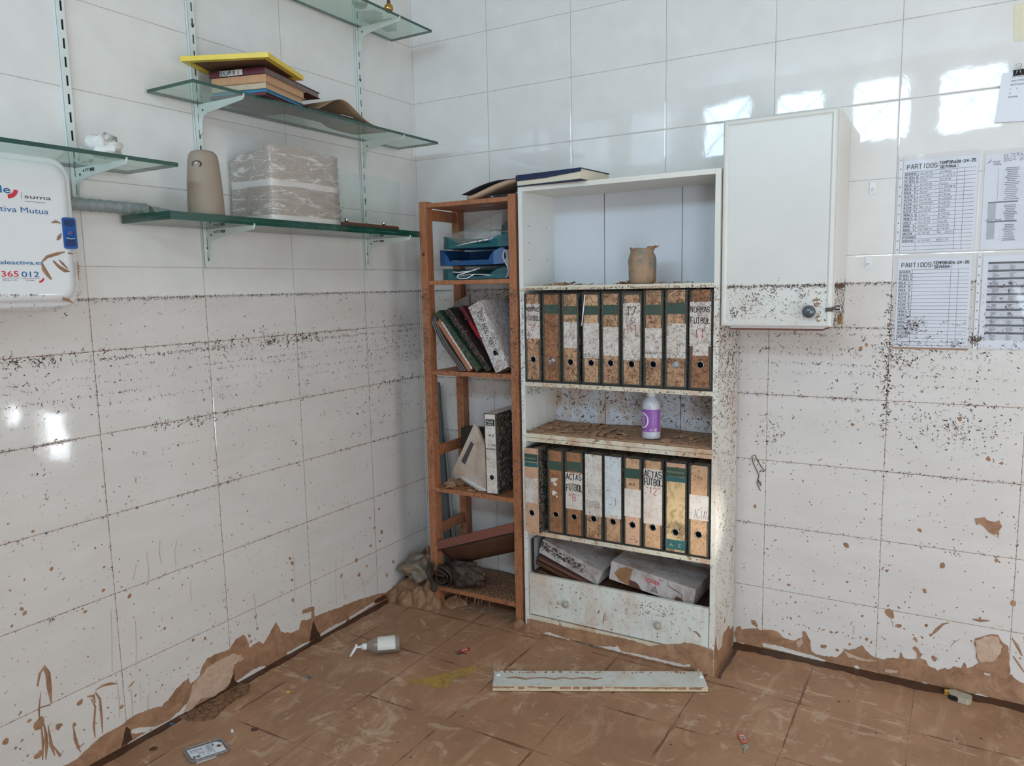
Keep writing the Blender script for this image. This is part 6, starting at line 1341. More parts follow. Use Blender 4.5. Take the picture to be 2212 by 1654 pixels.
m = MB(); m.prism([(.628, -.11, .93), (.652, -.11, .918), (.662, -.11, 1.005), (.650, -.11, 1.03), (.630, -.11, 1.015)], (0, .05, 0)); o = m.build('black_rubber_end', mat('black_rubber', (22, 22, 24), .5), bevel=.004); tag(o, 'black rounded rubber end hanging behind the right pine post', 'rubber end')
m = MB(); m.tube([(.585, -.09, .905), (.61, -.10, .965), (.636, -.10, 1.044)], .0028, 6); tag(m.build('dirty_cord', DEBRIS2), 'thin dirty cord stretched above the black-and-white file', 'cord')
# ---- below: tilted picture panel, dark cloth bundle
t = thing('framed_panel', 'reddish framed panel lying tilted across the bottom of the pine unit', 'framed panel', (.45, -.17, .30))
A = Vector((.268, -.2825, .270)); Bq = Vector((.660, -.2825, .410)); dd = Bq - A; up = Vector((0, 0, 1)); bk = Vector((0, .13, -.12))
RED = mat('red_brown_frame', (122, 74, 62), .5, .2, 60, bump=.2)
m = MB(); m.obox(A, dd, Vector((0, .014, 0)), up * .040); m.obox(A + Vector((0, .014, 0)), dd.normalized() * .014, bk - Vector((0, .014, 0)), up * .040); m.obox(Bq - dd.normalized() * .014 + Vector((0, .014, 0)), dd.normalized() * .014, bk - Vector((0, .014, 0)), up * .040); m.build('frame', RED, t, bevel=.001)
m = MB(); m.grid(lambda u, v: A + dd * (.02 + .96 * u) + bk * (.06 + .88 * v) + up * (.006 - .022 * math.sin(u * 3.14) * math.sin(v * 3.14)), 16, 8, thick=.002); m.build('sagging_backing', mat('dark_brown_hardboard', (92, 58, 38), .7, .35, 30), t)
m = MB(); m.obox(A + Vector((0, .0005, -.001)), dd, Vector((0, .02, 0)), up * -.004); m.build('black_edging', HOLEC, t)
CLO = mud_mat('muddy_black_cloth', (34, 30, 28), (88, 66, 50), .7, scale=16)
def bundle(name, label, c, rx, ry, rz, seed, mm, k=3):
    t = thing(name, label, 'cloth bundle', (c[0], c[1], c[2]))
    r = random.Random(seed)
    for q in range(k):
        ph = [r.uniform(0, 6) for _ in range(6)]; cc = (c[0] + r.uniform(-.3, .3) * rx * (q > 0), c[1] + r.uniform(-.2, .2) * ry * (q > 0), c[2]); s = 1 if q == 0 else .72
        def fn(u, v, ph=ph, cc=cc, s=s):
            th, p = u * 2 * math.pi, v * math.pi
            w = 1 + .16 * math.sin(3 * th + ph[0] + 4 * p) + .10 * math.sin(7 * th + ph[1] - 5 * p) + .07 * abs(math.sin(9 * p + ph[2] + 2 * th)) + .05 * math.sin(13 * th + ph[3] + 9 * p)
            z = math.cos(p) * rz * s * w + rz * .9
            return (cc[0] + math.cos(th) * math.sin(p) * rx * s * w, cc[1] + math.sin(th) * math.sin(p) * ry * s * w, cc[2] + max(z, .0))
        m = MB(); m.grid(fn, 40, 26); m.build('fold', mm, t)
    return t
bundle('cloth_bundle', 'muddy black cloth bundle crumpled on the lowest pine shelf', (.375, -.235, .113), .095, .052, .050, 5, CLO, 4)
t = thing('fabric_roll', 'rolled muddy fabric end hanging over the left front post', 'fabric roll', (.27, -.31, .15))
m = MB(); 
def rl(u, v):
    a = u * 4.6 * math.pi; r_ = .010 + .0085 * a / math.pi / 1.15
    return (.318 + math.cos(a) * r_ * 1.35 - .02 * v, -.335 + .045 * v + .003 * math.sin(a * 3), .168 + math.sin(a) * r_ * 1.05 + .004 * math.sin(a * 2.3 + v * 3))
m.grid(rl, 110, 4, thick=.0025); m.build('rolled_fabric', CLO, t)
m = MB(); m.grid(lambda u, v: (.225 + .035 * v + .01 * math.sin(u * 7), -.292 - .012 * math.sin(v * 3 + u * 2), .085 + .125 * u + .006 * math.sin(v * 6)), 12, 8, thick=.002); m.build('hanging_flap', CLO, t)
# ---- corner behind / left: grey strips, bag, mud heap
t = thing('grey_plank', 'long grey board leaning in the corner behind the left pine post', 'board', (.14, -.06, 0))
m = MB(); m.obox((.150, -.062, .0), (.044, 0, 0), (0, .012, 0), (-.062, .012, .98)); m.build('board', mat('dark_grey_board', (84, 88, 90), .5, .15), t)
t = thing('pale_strip', 'pale grey strip leaning beside the grey board in the corner', 'strip', (.2, -.05, 0))
m = MB(); m.obox((.205, -.045, .0), (.012, 0, 0), (0, .008, 0), (-.085, .006, .96)); m.build('strip', mat('pale_grey_strip', (150, 154, 156), .5), t)
BAGM = mud_mat('grey_green_bag_plastic', (112, 118, 106), (140, 104, 78), .4, scale=14)
bundle('plastic_sack', 'crumpled grey-green plastic sack against the wall left of the pine unit', (.115, -.19, .085), .10, .09, .050, 9, BAGM, 3)
# clay lumps round the post foot
def heap(name, label, lumps, mm, seed):
    r = random.Random(seed); mb = MB()
    for (x, y, z, a, b, c) in lumps:
        ph = [r.uniform(0, 6) for _ in range(5)]
        def fn(u, v, x=x, y=y, z=z, a=a, b=b, c=c, ph=ph):
            th, p = u * 2 * math.pi, v * math.pi * .5
            w = 1 + .12 * math.sin(2 * th + ph[0]) + .08 * math.sin(5 * th + ph[1] + 3 * p) + .05 * math.sin(9 * th + ph[2])
            return (max(x + math.cos(th) * math.sin(p) * a * w, .003), y + math.sin(th) * math.sin(p) * b * w, z + c * math.cos(p) * (1 + .1 * math.sin(3 * th + ph[3])) + .001)
        mb.grid(fn, 24, 10)
    o = mb.build(name, mm); o['kind'] = 'stuff'; o['label'] = label; o['category'] = 'mud'; return o
MUDH = mud_mat('lumpy_clay', (158, 118, 88), (118, 84, 60), .55, k=1.0, scale=34)
heap('mud_heap', 'cracked clay heap in the room corner around the left foot of the pine unit', [(.03, -.28, 0, .05, .06, .05), (.08, -.20, 0, .10, .10, .085), (.10, -.30, 0, .05, .05, .055), (.165, -.285, 0, .05, .05, .075), (.20, -.245, 0, .06, .06, .10), (.248, -.285, 0, .034, .028, .055), (.05, -.12, 0, .08, .08, .10), (.16, -.13, 0, .10, .09, .09), (.30, -.20, 0, .06, .06, .03), (.22, -.31, 0, .03, .02, .025)], MUDH, 14)
heap('mud_heap', 'clay lumps around the right foot of the pine unit and bookcase corner', [(.685, -.292, 0, .036, .018, .040), (.722, -.300, 0, .030, .014, .030), (.655, -.285, 0, .020, .014, .018), (.76, -.302, 0, .03, .010, .018), (.60, -.06, 0, .08, .04, .03), (.48, -.05, 0, .08, .04, .035), (.38, -.06, 0, .06, .04, .04)], MUDH, 15)

# ================================================================ wall cabinet
CX0, CX1, CZ0, CZ1 = 1.5015, 1.857, 1.268, 1.948
CW = thing('wall_cabinet', 'small white wall cabinet with padlocked door and round grey knob', 'wall cabinet', ((CX0 + CX1) / 2, -.14, CZ0))
CABM = board_mat('white_cabinet_panel', (222, 219, 211), .3); CABD = board_mat('white_lacquered_door', (216, 215, 209), .22); 
m = MB(); m.box(CX0 + .004, CX1, -.262, -.0015, CZ0, CZ1); m.build('cabinet_body', CABM, CW, bevel=.0008)
m = MB(); w_ = .016
O, x1_ = CX0, CX1 - .003
y1_, y0_ = -.265, -.285
vs = []
for ins, y in ((0, y1_), (0, y0_ + .006), (.004, y0_ + .001), (.012, y0_), (.017, y0_ + .0035), (.021, y0_ + .003)):
    vs += [(O + ins, y, CZ0 + ins), (x1_ - ins, y, CZ0 + ins), (x1_ - ins, y, CZ1 - .003 - ins), (O + ins, y, CZ1 - .003 - ins)]
fs = [(4 * i + j, 4 * i + (j + 1) % 4, 4 * i + 4 + (j + 1) % 4, 4 * i + 4 + j) for i in range(5) for j in range(4)] + [(20, 21, 22, 23), (3, 2, 1, 0)]
m.add(vs, fs); door = m.build('door', CABD, CW, bevel=.0012)
m = MB(); q = [(1.793,-0.285,1.316)][0]
m.lathe([(.009, 0), (.009, .008), (.017, .012), (.0205, .019), (.0205, .025), (.017, .031), (.010, .035), (.001, .036)], (q[0] - .004, y0_ + .003, q[2] + .002), (0, -1, 0), 32); m.build('knob', mat('grey_glazed_knob', (74, 84, 90), .12, .12, 30, coat=.4), door)
m = MB(); m.box(CX0 + .028, CX1 - .03, -.262, -.02, CZ0 - .007, CZ0 - .0005); m.build('bottom_board', PLW, CW)
m = MB(); m.box(CX0 + .028, CX1 - .03, -.264, -.02, CZ0 - .013, CZ0 - .0072); m.build('muddy_underside', mat('red_brown_mud_strip', (116, 64, 44), .6, .3, 60), CW)
m = MB(); rr = random.Random(101)
scat(m, 420, (CX0, y0_ + .0032, 0), VX, VZ, VNB, lambda r: (.02 + r.random() * .315, 1.405 - abs(r.gauss(0, .0045))), (.003, .010), (.001, .0026), lambda r: r.uniform(-2.9, -.2), (0, 1), rr)
scat(m, 320, (CX0, y0_ + .0032, 0), VX, VZ, VNB, lambda r: (.02 + r.random() * .315, 1.40 - r.random() ** .9 * .11), (.002, .010), (.0008, .0022), lambda r: r.uniform(0, 6.3), (0, 1), rr)
for cx_, cz_ in ((.03, 1.31), (.06, 1.33), (.09, 1.355), (.15, 1.38), (.24, 1.37)): scat(m, 26, (CX0, y0_ + .0032, 0), VX, VZ, VNB, lambda r: (abs(r.gauss(cx_, .010)) + .018, r.gauss(cz_, .012)), (.004, .013), (.001, .003), lambda r: r.uniform(0, 6.3), (0, 1), rr)
scat(m, 300, (CX1, -.262, 0), VY, VZ, VX, lambda r: (r.random() * .255, 1.405 - abs(r.gauss(0, .006))), (.005, .016), (.001, .003), lambda r: r.gauss(-1.57, .3), (0, 0), rr)
scat(m, 320, (CX1, -.262, 0), VY, VZ, VX, lambda r: (r.random() * .255, 1.27 + r.random() * .13), (.006, .020), (.001, .003), lambda r: r.gauss(-1.57, .25), (0, 1), rr)
for L in ([(1.797,-0.286,1.35),(1.802,-0.286,1.355),(1.811,-0.286,1.356),(1.817,-0.286,1.353)], [(1.799,-0.286,1.345),(1.805,-0.286,1.34),(1.812,-0.286,1.344),(1.822,-0.286,1.342)], [(1.801,-0.286,1.338),(1.807,-0.286,1.333),(1.815,-0.286,1.338)], [(1.806,-0.286,1.296),(1.812,-0.286,1.3),(1.818,-0.286,1.305),(1.821,-0.286,1.3)], [(1.809,-0.286,1.293),(1.815,-0.286,1.286),(1.822,-0.286,1.29)], [(1.847,-0.286,1.345),(1.846,-0.286,1.338),(1.846,-0.286,1.326)]):
    ribbon(m, [(min(p[0], x1_ - .004), y0_ + .002, p[2]) for p in L], .007, (0, -1, 0), 2)
m.build('dried_mud', [DEBRIS, DEBRIS2, MUD], CW)['kind'] = 'stuff'
# padlock and hasp
STL = mat('bright_steel', (178, 182, 184), .2, .15, 60, metal=.9); BRS = mat('tarnished_brass', (150, 112, 62), .35, .3, 50, metal=.6)
t = thing('padlock', 'small brass padlock hanging from the hasp on the cabinet side', 'padlock', (1.872, -.235, 1.275))
pl_c = Vector((1.874, -.228, 1.276))
m = MB(); m.obox(pl_c + Vector((-.007, -.014, 0)), (.013, 0, 0), (0, .028, 0), (0, 0, .027)); m.build('body', BRS, t, bevel=.0018)
m = MB(); pts = [pl_c + Vector((0, -.0085, .024)), pl_c + Vector((0, -.0085, .05))] + [pl_c + Vector((0, -.0085 * math.cos(a * math.pi / 8), .052 + .009 * math.sin(a * math.pi / 8))) for a in range(1, 8)] + [pl_c + Vector((0, .0085, .05)), pl_c + Vector((0, .0085, .024))]
m.tube(pts, .0026, 10); m.build('shackle', STL, t)
t = thing('hasp', 'worn metal hasp plate bridging the cabinet door edge', 'hasp', (1.86, -.27, 1.335))
m = MB(); m.obox((1.8575, -.290, 1.322), (.0018, 0, 0), (0, .072, 0), (0, 0, .010)); m.obox((1.836, -.2885, 1.318), (.023, 0, 0), (0, .0015, 0), (0, 0, .012)); m.build('strap', SCREW, t, bevel=.0004)
m = MB(); m.tube([(1.859, -.222, 1.333), (1.874, -.222, 1.3335), (1.879, -.222, 1.328), (1.874, -.222, 1.322), (1.859, -.222, 1.322)], .0018, 8); m.build('staple', SCREW, t)

# ================================================================ sheets on the back wall
PAPER = mat('white_paper', (222, 225, 232), .6, .03, 10); SLEEVE = clear('sheet_protector', (232, 234, 238), (.96, .96, .97), 1.3, .08, .08)
STRIPM = mat('sleeve_edge_white', (214, 214, 216), .4, .06)
ROWS = ['QUERUBIN', 'PR BENJ B', 'PR BENJ A', 'BENJA "C"', 'BENJA "B"', 'BENJA "A"', 'ALEVIN E', 'ALEVIN "D"', 'ALEVIN "C"', 'ALEVIN "B"', 'ALEVIN "A"', 'INFANTIL B', 'INFANTIL A', 'CADETE', 'JUVENIL "B"', 'JUVENIL "A"', 'AMATEUR', 'VETERANOS', 'FEMENINO']
GAMES = [('ALFAFAR', 'ESTRADA'), ('ALFAFAR', 'C.D APOLO'), ('ATMO.', 'ALFAFAR'), ('ALFAFAR', 'SILLA'), ('ALFAFAR', 'E-E PAIPORTA'), ('SEDAVI', 'ALFAFAR'), ('ALGINET', 'ALFAFAR'), ('ALFAFAR', 'ALCASSER'), ('ZAFRANAR', 'ALFAFAR'), ('MALILLA', 'ALFAFAR'), ('ALFAFAR', 'ALBAL'), ('SILLA', 'ALFAFAR'), ('ALFAFAR', 'OLIMPIC'), ('ALFAFAR', 'ALZIRA'), ('SEDAVI', 'ALFAFAR'), ('PAIPORTA', 'ALFAFAR'), ('ALFAFAR', 'VALL. ATLETIC'), None, ('ALFAFAR', 'MARITIM')]
INKW = mat('brown_faded_pen', (134, 104, 104), .6); INKG = mat('grey_faded_pen', (120, 122, 132), .6)
def wallsheet(name, label, x0, x1, z0, z1, strip_side, sx0, sx1, sz0, sz1):
    t = thing(name, label, 'sheet', ((x0 + x1) / 2, -.002, z0), 'printed sheets in plastic sleeves on the back wall')
    m = MB(); m.box(x0, x1, -.0016, -.0008, z0, z1); pp = m.build('paper', PAPER, t)
    m = MB(); m.grid(lambda u, v: (sx0 + (sx1 - sx0) * u, -.0024 - .0012 * (1 + math.sin(u * 11 + v * 7)) * math.sin(u * 3.14), sz0 + (sz1 - sz0) * v), 20, 26); m.build('sleeve', SLEEVE, t)
    if strip_side:
        xa = sx0 if strip_side < 0 else sx1 - .012
        m = MB(); m.box(xa, xa + .011, -.0048, -.0042, sz0, sz1); st = m.build('punched_strip', STRIPM, t)
        m = MB()
        for k in range(11): m.lathe([(.0024, 0), (.0024, .0003)], (xa + .0055, -.0048, sz0 + .014 + k * (sz1 - sz0 - .028) / 10), (0, -1, 0), 10)
        m.build('punch_holes', mat('hole_shadow_grey', (150, 146, 146), .7), st)['kind'] = 'stuff'
    return t
def fixture(t, x0, x1, z0, z1, filled, skew=0):
    lnm = MB(); ink = MB(); w = x1 - x0
    U = VX; V = VZ; y = -.0016
    def P(fx, z): return Vector((x0 + w * fx, y, z))
    pen(ink, 'PARTIDOS', P(.05, z1 - .028), U, V, .014, .0112, .0021); pen(ink, ':', P(.46, z1 - .027), U, V, .011, .007, .002)
    pen(ink, 'TEMPORADA-24-25', P(.49, z1 - .020), U, V, .0085, .0068, .0021); pen(ink, 'SEMANA:', P(.50, z1 - .033), U, V, .0085, .0078, .0020)
    n = 21; zt, zb = z1 - .037, z0 + .008; dz = (zt - zb) / n
    for i in range(n + 1): lnm.box(x0 + w * .02, x1 - w * .03, y - .0004, y, zt - i * dz - .0005, zt - i * dz + .0004)
    for fx in (.21, .73, .83): lnm.box(x0 + w * fx - .0004, x0 + w * fx + .0004, y - .0004, y, zb - .004, zt)
    r = random.Random(7)
    for i, s in enumerate(ROWS): pen(ink, s, P(.025, zt - (i + 1) * dz + .0022), U, V, dz * .56, .0385 / max(len(s), 9) , .0010, rnd=r)
    ink.build('handwriting', INK, t); lnm.build('ruled_table', mat('table_ink', (54, 56, 66), .6), t)
    if filled:
        a = MB(); b = MB()
        for i, g in enumerate(GAMES):
            if not g: continue
            z = zt - (i + 1) * dz + .0024
            pen(b if g[0] == 'ALFAFAR' else a, g[0], P(.24, z), U, V, dz * .5, .0050, .0008, rnd=r); pen(b, '-', P(.44, z), U, V, dz * .5, .0050, .0009, rnd=r); pen(b if g[1] == 'ALFAFAR' else a, g[1], P(.50, z), U, V, dz * .5, .0048 if len(g[1]) < 11 else .0038, .0008, rnd=r)
        a.build('handwriting', INKW, t); b.build('handwriting', INKG, t)
t = wallsheet('match_sheet', 'hand-filled PARTIDOS fixture table, upper left of the four wall sheets', 2.022, 2.234, 1.503, 1.802, -1, 2.009, 2.238, 1.499, 1.819); fixture(t, 2.022, 2.234, 1.503, 1.802, True)
t = wallsheet('match_sheet', 'blank PARTIDOS fixture table, lower left of the four wall sheets, muddy foot', 2.018, 2.232, 1.186, 1.482, 0, 2.006, 2.240, 1.183, 1.496); fixture(t, 2.018, 2.232, 1.186, 1.482, False)
m = MB(); rr = random.Random(111)
m.box(2.012, 2.234, -.0045, -.0005, 1.181, 1.1865, 2)
scat(m, 150, (2.018, -.0045, 0), VX, VZ, VNB, lambda r: (r.random() * .21, 1.19 + abs(r.gauss(0, .035))), (.002, .010), (.0008, .002), lambda r: r.uniform(0, 6.3), (0, 1), rr)
scat(m, 70, (2.018, -.0045, 0), VX, VZ, VNB, lambda r: (r.gauss(.06, .016), r.gauss(1.26, .012)), (.004, .012), (.001, .003), lambda r: r.uniform(0, 6.3), (0, 1), rr)
m.build('dried_mud', [DEBRIS, DEBRIS2, MUD], t)['kind'] = 'stuff'
t = wallsheet('standings_sheet', 'printed standings list headed VETERANOS, upper right of the four wall sheets', 2.252, 2.462, 1.503, 1.798, 0, 2.243, 2.472, 1.499, 1.812)
m = MB(); pen(m, 'VETERANOS', (2.300, -.0018, 1.786), VX, VZ, .0095, .0088, .0010, k=0); pen(m, '2024-2025', (2.300, -.0018, 1.774), VX, VZ, .0085, .0082, .0010, k=0); pen(m, 'ESTA AL SORTEO', (2.262, -.0018, 1.592), VX, VZ, .005, .0030, .0008); m.build('handwriting', INKG, t)
m = MB(); r = random.Random(5); PR = mat('small_print_grey', (96, 96, 104), .7)
def printrow(z, xc, wd): 
    x = xc - wd / 2
    while x < xc + wd / 2: q = r.uniform(.002, .005); m.box(x, x + q, -.0022, -.0017, z, z + .0022); x += q + .0009
for i in range(18): printrow(1.752 - i * .0056, 2.325, r.uniform(.020, .036)); m.box(2.289, 2.2905, -.0022, -.0017, 1.752 - i * .0056, 1.7542 - i * .0056)
for i in range(10): printrow(1.638 - i * .0052, 2.325, r.uniform(.018, .034))
for i in range(10): printrow(1.578 - i * .0053, 2.325, r.uniform(.018, .034))
printrow(1.775, 2.283, .02); printrow(1.770, 2.283, .018); printrow(1.765, 2.285, .020)
for i in range(40): m.box(2.298, 2.44, -.0018, -.0016, 1.7505 - i * .0054 - (.012 if i > 18 else 0), 1.7507 - i * .0054 - (.012 if i > 18 else 0))
m.build('small_print', PR, t)
m = MB(); m.box(2.266, 2.345, -.0021, -.0016, 1.6475, 1.652); m.box(2.266, 2.345, -.0021, -.0016, 1.5875, 1.592); m.build('header_bars', mat('slate_header', (112, 118, 130), .6), t); m = MB(); m.box(2.266, 2.288, -.0020, -.0016, 1.596, 1.6475); m.box(2.266, 2.288, -.0020, -.0016, 1.535, 1.5875); m.build('shaded_column', mat('light_grey_column', (178, 182, 190), .6), t)
m = MB(); ribbon(m, [(2.258, -.0020, 1.771), (2.264, -.0020, 1.775), (2.270, -.0020, 1.783)], .0018, (0, -1, 0)); m.build('emblem_tick', INK, t)
t = wallsheet('schedule_sheet', 'printed schedule in dark and light bands, lower right of the four wall sheets', 2.262, 2.472, 1.188, 1.484, -1, 2.247, 2.48, 1.182, 1.494)
m = MB(); m2 = MB(); z = 1.464
for i in range(10):
    m.box(2.277, 2.460, -.0022, -.0016, z - .0065, z); zz = z - .0085
    for k in range(5): 
        m2.box(2.277, 2.460, -.0020, -.0016, zz - .0008, zz)
        for c_ in (2.29, 2.335, 2.38): m2.box(c_, c_ + r.uniform(.008, .02), -.0020, -.0016, zz - .0030, zz - .0014)
        zz -= .0036
    z -= .0248
m.build('dark_bands', mat('dark_band_ink', (62, 64, 72), .6), t); m2.build('table_print', mat('mid_grey_print', (140, 142, 150), .7), t)
m = MB(); scat(m, 190, (2.265, -.0045, 0), VX, VZ, VNB, lambda r: (r.random() * .2, 1.40 - r.random() * .21), (.003, .013), (.0008, .0024), lambda r: r.uniform(0, 6.3), (0, 1), rr)
scat(m, 60, (2.247, -.0052, 0), VX, VZ, VNB, lambda r: (r.gauss(.010, .012), r.gauss(1.215, .006)), (.006, .016), (.001, .003), lambda r: r.uniform(0, 6.3), (0, 0), rr); m.build('dried_mud', [DEBRIS, DEBRIS2, MUD], t)['kind'] = 'stuff'
# clipped slips
t = thing('paper_pad', 'stack of white slips headed BALONES hung by a black binder clip', 'note pad', (2.34, -.01, 1.89))
m = MB(); m.prism([(2.283, -.0015, 2.038), (2.42, -.0015, 2.035), (2.43, -.0015, 1.886), (2.271, -.0015, 1.893)], (0, -.008, 0)); m.build('slips', PAPER, t)
for i, s in enumerate(('FUTBOL-8', 'BALONES', 'ENTREGADOS', '(     )', 'A:', 'FIRMA')): text(s, (2.3105 - i * .0015, -.0097, 2.021 - i * .0118), VX, VZ, .0052, mat('grey_type', (110, 110, 116), .6), t, w=(.040, .0355, .053, .018, .005, .025)[i])
t = thing('binder_clip', 'black binder clip with silver loop gripping the white slips', 'binder clip', (2.325, -.012, 2.03))
m = MB(); m.prism([(2.312, -.0006, 2.026), (2.312, -.0130, 2.026), (2.312, -.0075, 2.044), (2.312, -.0040, 2.044)], (.030, 0, 0)); m.build('clip_body', mat('black_clip', (26, 22, 24), .3), t)
m = MB(); m.tube([(2.318, -.0138, 2.028), (2.3215, -.014, 2.040), (2.3215, -.0135, 2.048), (2.318, -.013, 2.053), (2.3185, -.013, 2.058), (2.325, -.013, 2.060), (2.3315, -.013, 2.058), (2.332, -.013, 2.053), (2.3285, -.0135, 2.048), (2.3285, -.014, 2.040), (2.332, -.0138, 2.028)], .0011, 6); m.build('wire_loop', STL, t)
m = MB(); m.prism([(2.3035, -.0005, 2.232), (2.3065, -.0005, 2.238), (2.42, -.0005, 2.240), (2.42, -.0005, 2.129), (2.310, -.0005, 2.129)], (0, -.0012, 0)); tag(m.build('paper_notice', mat('cream_paper', (222, 216, 190), .7, .05)), 'cream paper notice at the top right edge of the picture', 'notice')
for k, L in enumerate(([(1.922,0.0,1.743),(1.944,0.0,1.702)], [(1.918,0.0,1.493),(1.938,0.0,1.453)])):
    t = thing('adhesive_hook', ['upper', 'lower'][k] + ' small white adhesive hook on the tiles right of the wall cabinet', 'hook', ((L[0][0] + L[1][0]) / 2, -.004, L[1][2]), 'white adhesive hooks')
    xa, xb, zb_, zt2 = L[0][0], L[1][0], L[1][2], L[0][2]
    m = MB(); m.box(xa, xb, -.003, -.0005, zb_, zt2); m.build('plate', PLW, t, bevel=.001)
    m = MB(); xc = (xa + xb) / 2; m.tube([(xc, -.003, zb_ + .018), (xc, -.010, zb_ + .012), (xc, -.013, zb_ + .008), (xc, -.013, zb_ + .016)], .0022, 8); m.build('hook', PLW, t)

# ================================================================ things on the floor
# loose plinth board
t = thing('loose_board', 'fallen white board with muddy front edge lying on the floor before the bookcase', 'board', (1.17, -.53, 0))
A = Vector((.848, -.765, .004)); Bq = Vector((1.512, -.412, .004)); d1 = Bq - A; nrm = Vector((-d1.y, d1.x, 0)).normalized() * .108
m = MB(); m.obox(A, d1, nrm, (0, 0, .017)); m.build('board', board_mat('floor_board_white', (212, 214, 208), .35), t, bevel=.0008)
m = MB(); U = d1.normalized(); W2 = nrm.normalized(); r = random.Random(3)
m.obox(A - W2 * .0006, d1, W2 * .0006, (0, 0, .017), 0)
x = .0
while x < .73:
    l = r.uniform(.01, .05); z = r.uniform(.006, .013); patch(m, [A + U * x + VZ * z - W2 * .0008, A + U * (x + l) + VZ * (z + r.uniform(-.002, .002)) - W2 * .0008, A + U * (x + l) + VZ * .016 - W2 * .0008, A + U * x + VZ * .0165 - W2 * .0008], -W2, .0008, 1, r, .0012); x += l * r.uniform(.8, 1.6)
m.build('muddy_edge', [mat('cream_edge_band', (216, 196, 164), .5, .2, 60), MUD], t)
m = MB()
for a_, b_ in ((.06, .34), (.30, .52)): ribbon(m, [A + U * (a_ * .75 + (b_ - a_) * .75 * q / 6) + W2 * (.055 + .006 * math.sin(q * 2.2)) + VZ * .0172 for q in range(7)], .010, (0, 0, 1), 0)
for q in range(40): p = A + U * r.random() * .75 + W2 * (.1 - abs(r.gauss(0, .004))) + VZ * .0172; blob(m, p, VX, VY, VZ, r.uniform(.002, .007), r, 0)
m.build('mud_smears', [MUD], t)['kind'] = 'stuff'
for k, (a_, b_) in enumerate(((.010, .07), (.735, .06))):
    m = MB(); p = A + U * a_ + W2 * b_ + VZ * .0171; m.obox(p, U * .014, W2 * .012, VZ * .006); m.obox(p + U * .003 + W2 * .012, U * .008, W2 * .010, VZ * .003); m.build('shelf_clip', PLW, t, bevel=.0008)
for k, (a_, b_) in enumerate(((.012, .1), (.738, .098))):
    m = MB(); p = A + U * a_ + W2 * b_ + VZ * .017; m.tube([p, p + VZ * .014], .003, 8); m.build('dowel', mat('beige_dowel', (190, 150, 120), .6), t)
# pump bottle lying on its side
t = thing('pump_bottle', 'clear pump dispenser bottle with white label lying on the muddy floor', 'bottle', (.31, -.73, 0))
Pn, Pb = Vector((.265, -.772, .034)), Vector((.369, -.684, .034)); ax = (Pb - Pn).normalized()
CLP = clear('clear_bottle_plastic', (205, 200, 192), (.90, .89, .87), 1.4, .22, .05)
ub = ax.cross(VZ)
m = MB(); m.lathe([(.011, .006), (.013, .010), (.022, .018), (.030, .032), (.033, .045), (.033, .128), (.031, .134), (.024, .136), (.002, .134)], Pn, ax, 32, U=VZ, sx=.95, sy=1.02); m.build('bottle_body', CLP, t)
m = MB(); m.lathe([(.009, .020), (.019, .026), (.029, .045), (.0295, .128), (.02, .131), (.001, .131)], Pn - VZ * .001, ax, 28, U=VZ, sx=.93, sy=.98); m.build('liquid', clear('clear_gel', (196, 186, 172), (.86, .83, .78), .6, .22, .1), t)
m = MB(); n = 20; vs = []
for i in range(n + 1):
    a = math.radians(-18 + 118 * i / n); 
    for h_ in (.050, .118): vs.append(Pn + ax * h_ + VZ * (math.cos(a) * .0320) * 1.0 + ub * (math.sin(a) * .0342))
m.add(vs, [(2 * i, 2 * i + 1, 2 * i + 3, 2 * i + 2) for i in range(n)], 0, True); m.build('label', mat('white_bottle_label', (216, 214, 208), .5, .08, 60), t)
m = MB(); m.lathe([(.012, -.006), (.0125, .008)], Pn, ax, 24); m.lathe([(.0125, -.010), (.0125, .006), (.011, .008)], Pn, ax, 24); m.lathe([(.007, -.016), (.007, -.009)], Pn, ax, 16); m.tube([Pn - ax * .012, Pn - ax * .034], .0042, 12)
tip = Pn - ax * .034; dn = (Vector((tip.x - .004, tip.y - .030, .008)) - tip); m.tube([tip + VZ * .008 - dn * .12, tip, tip + dn * .6, tip + dn * 1.0], [.0045, .0055, .0045, .003], 10); m.build('pump_head', PLW, t)
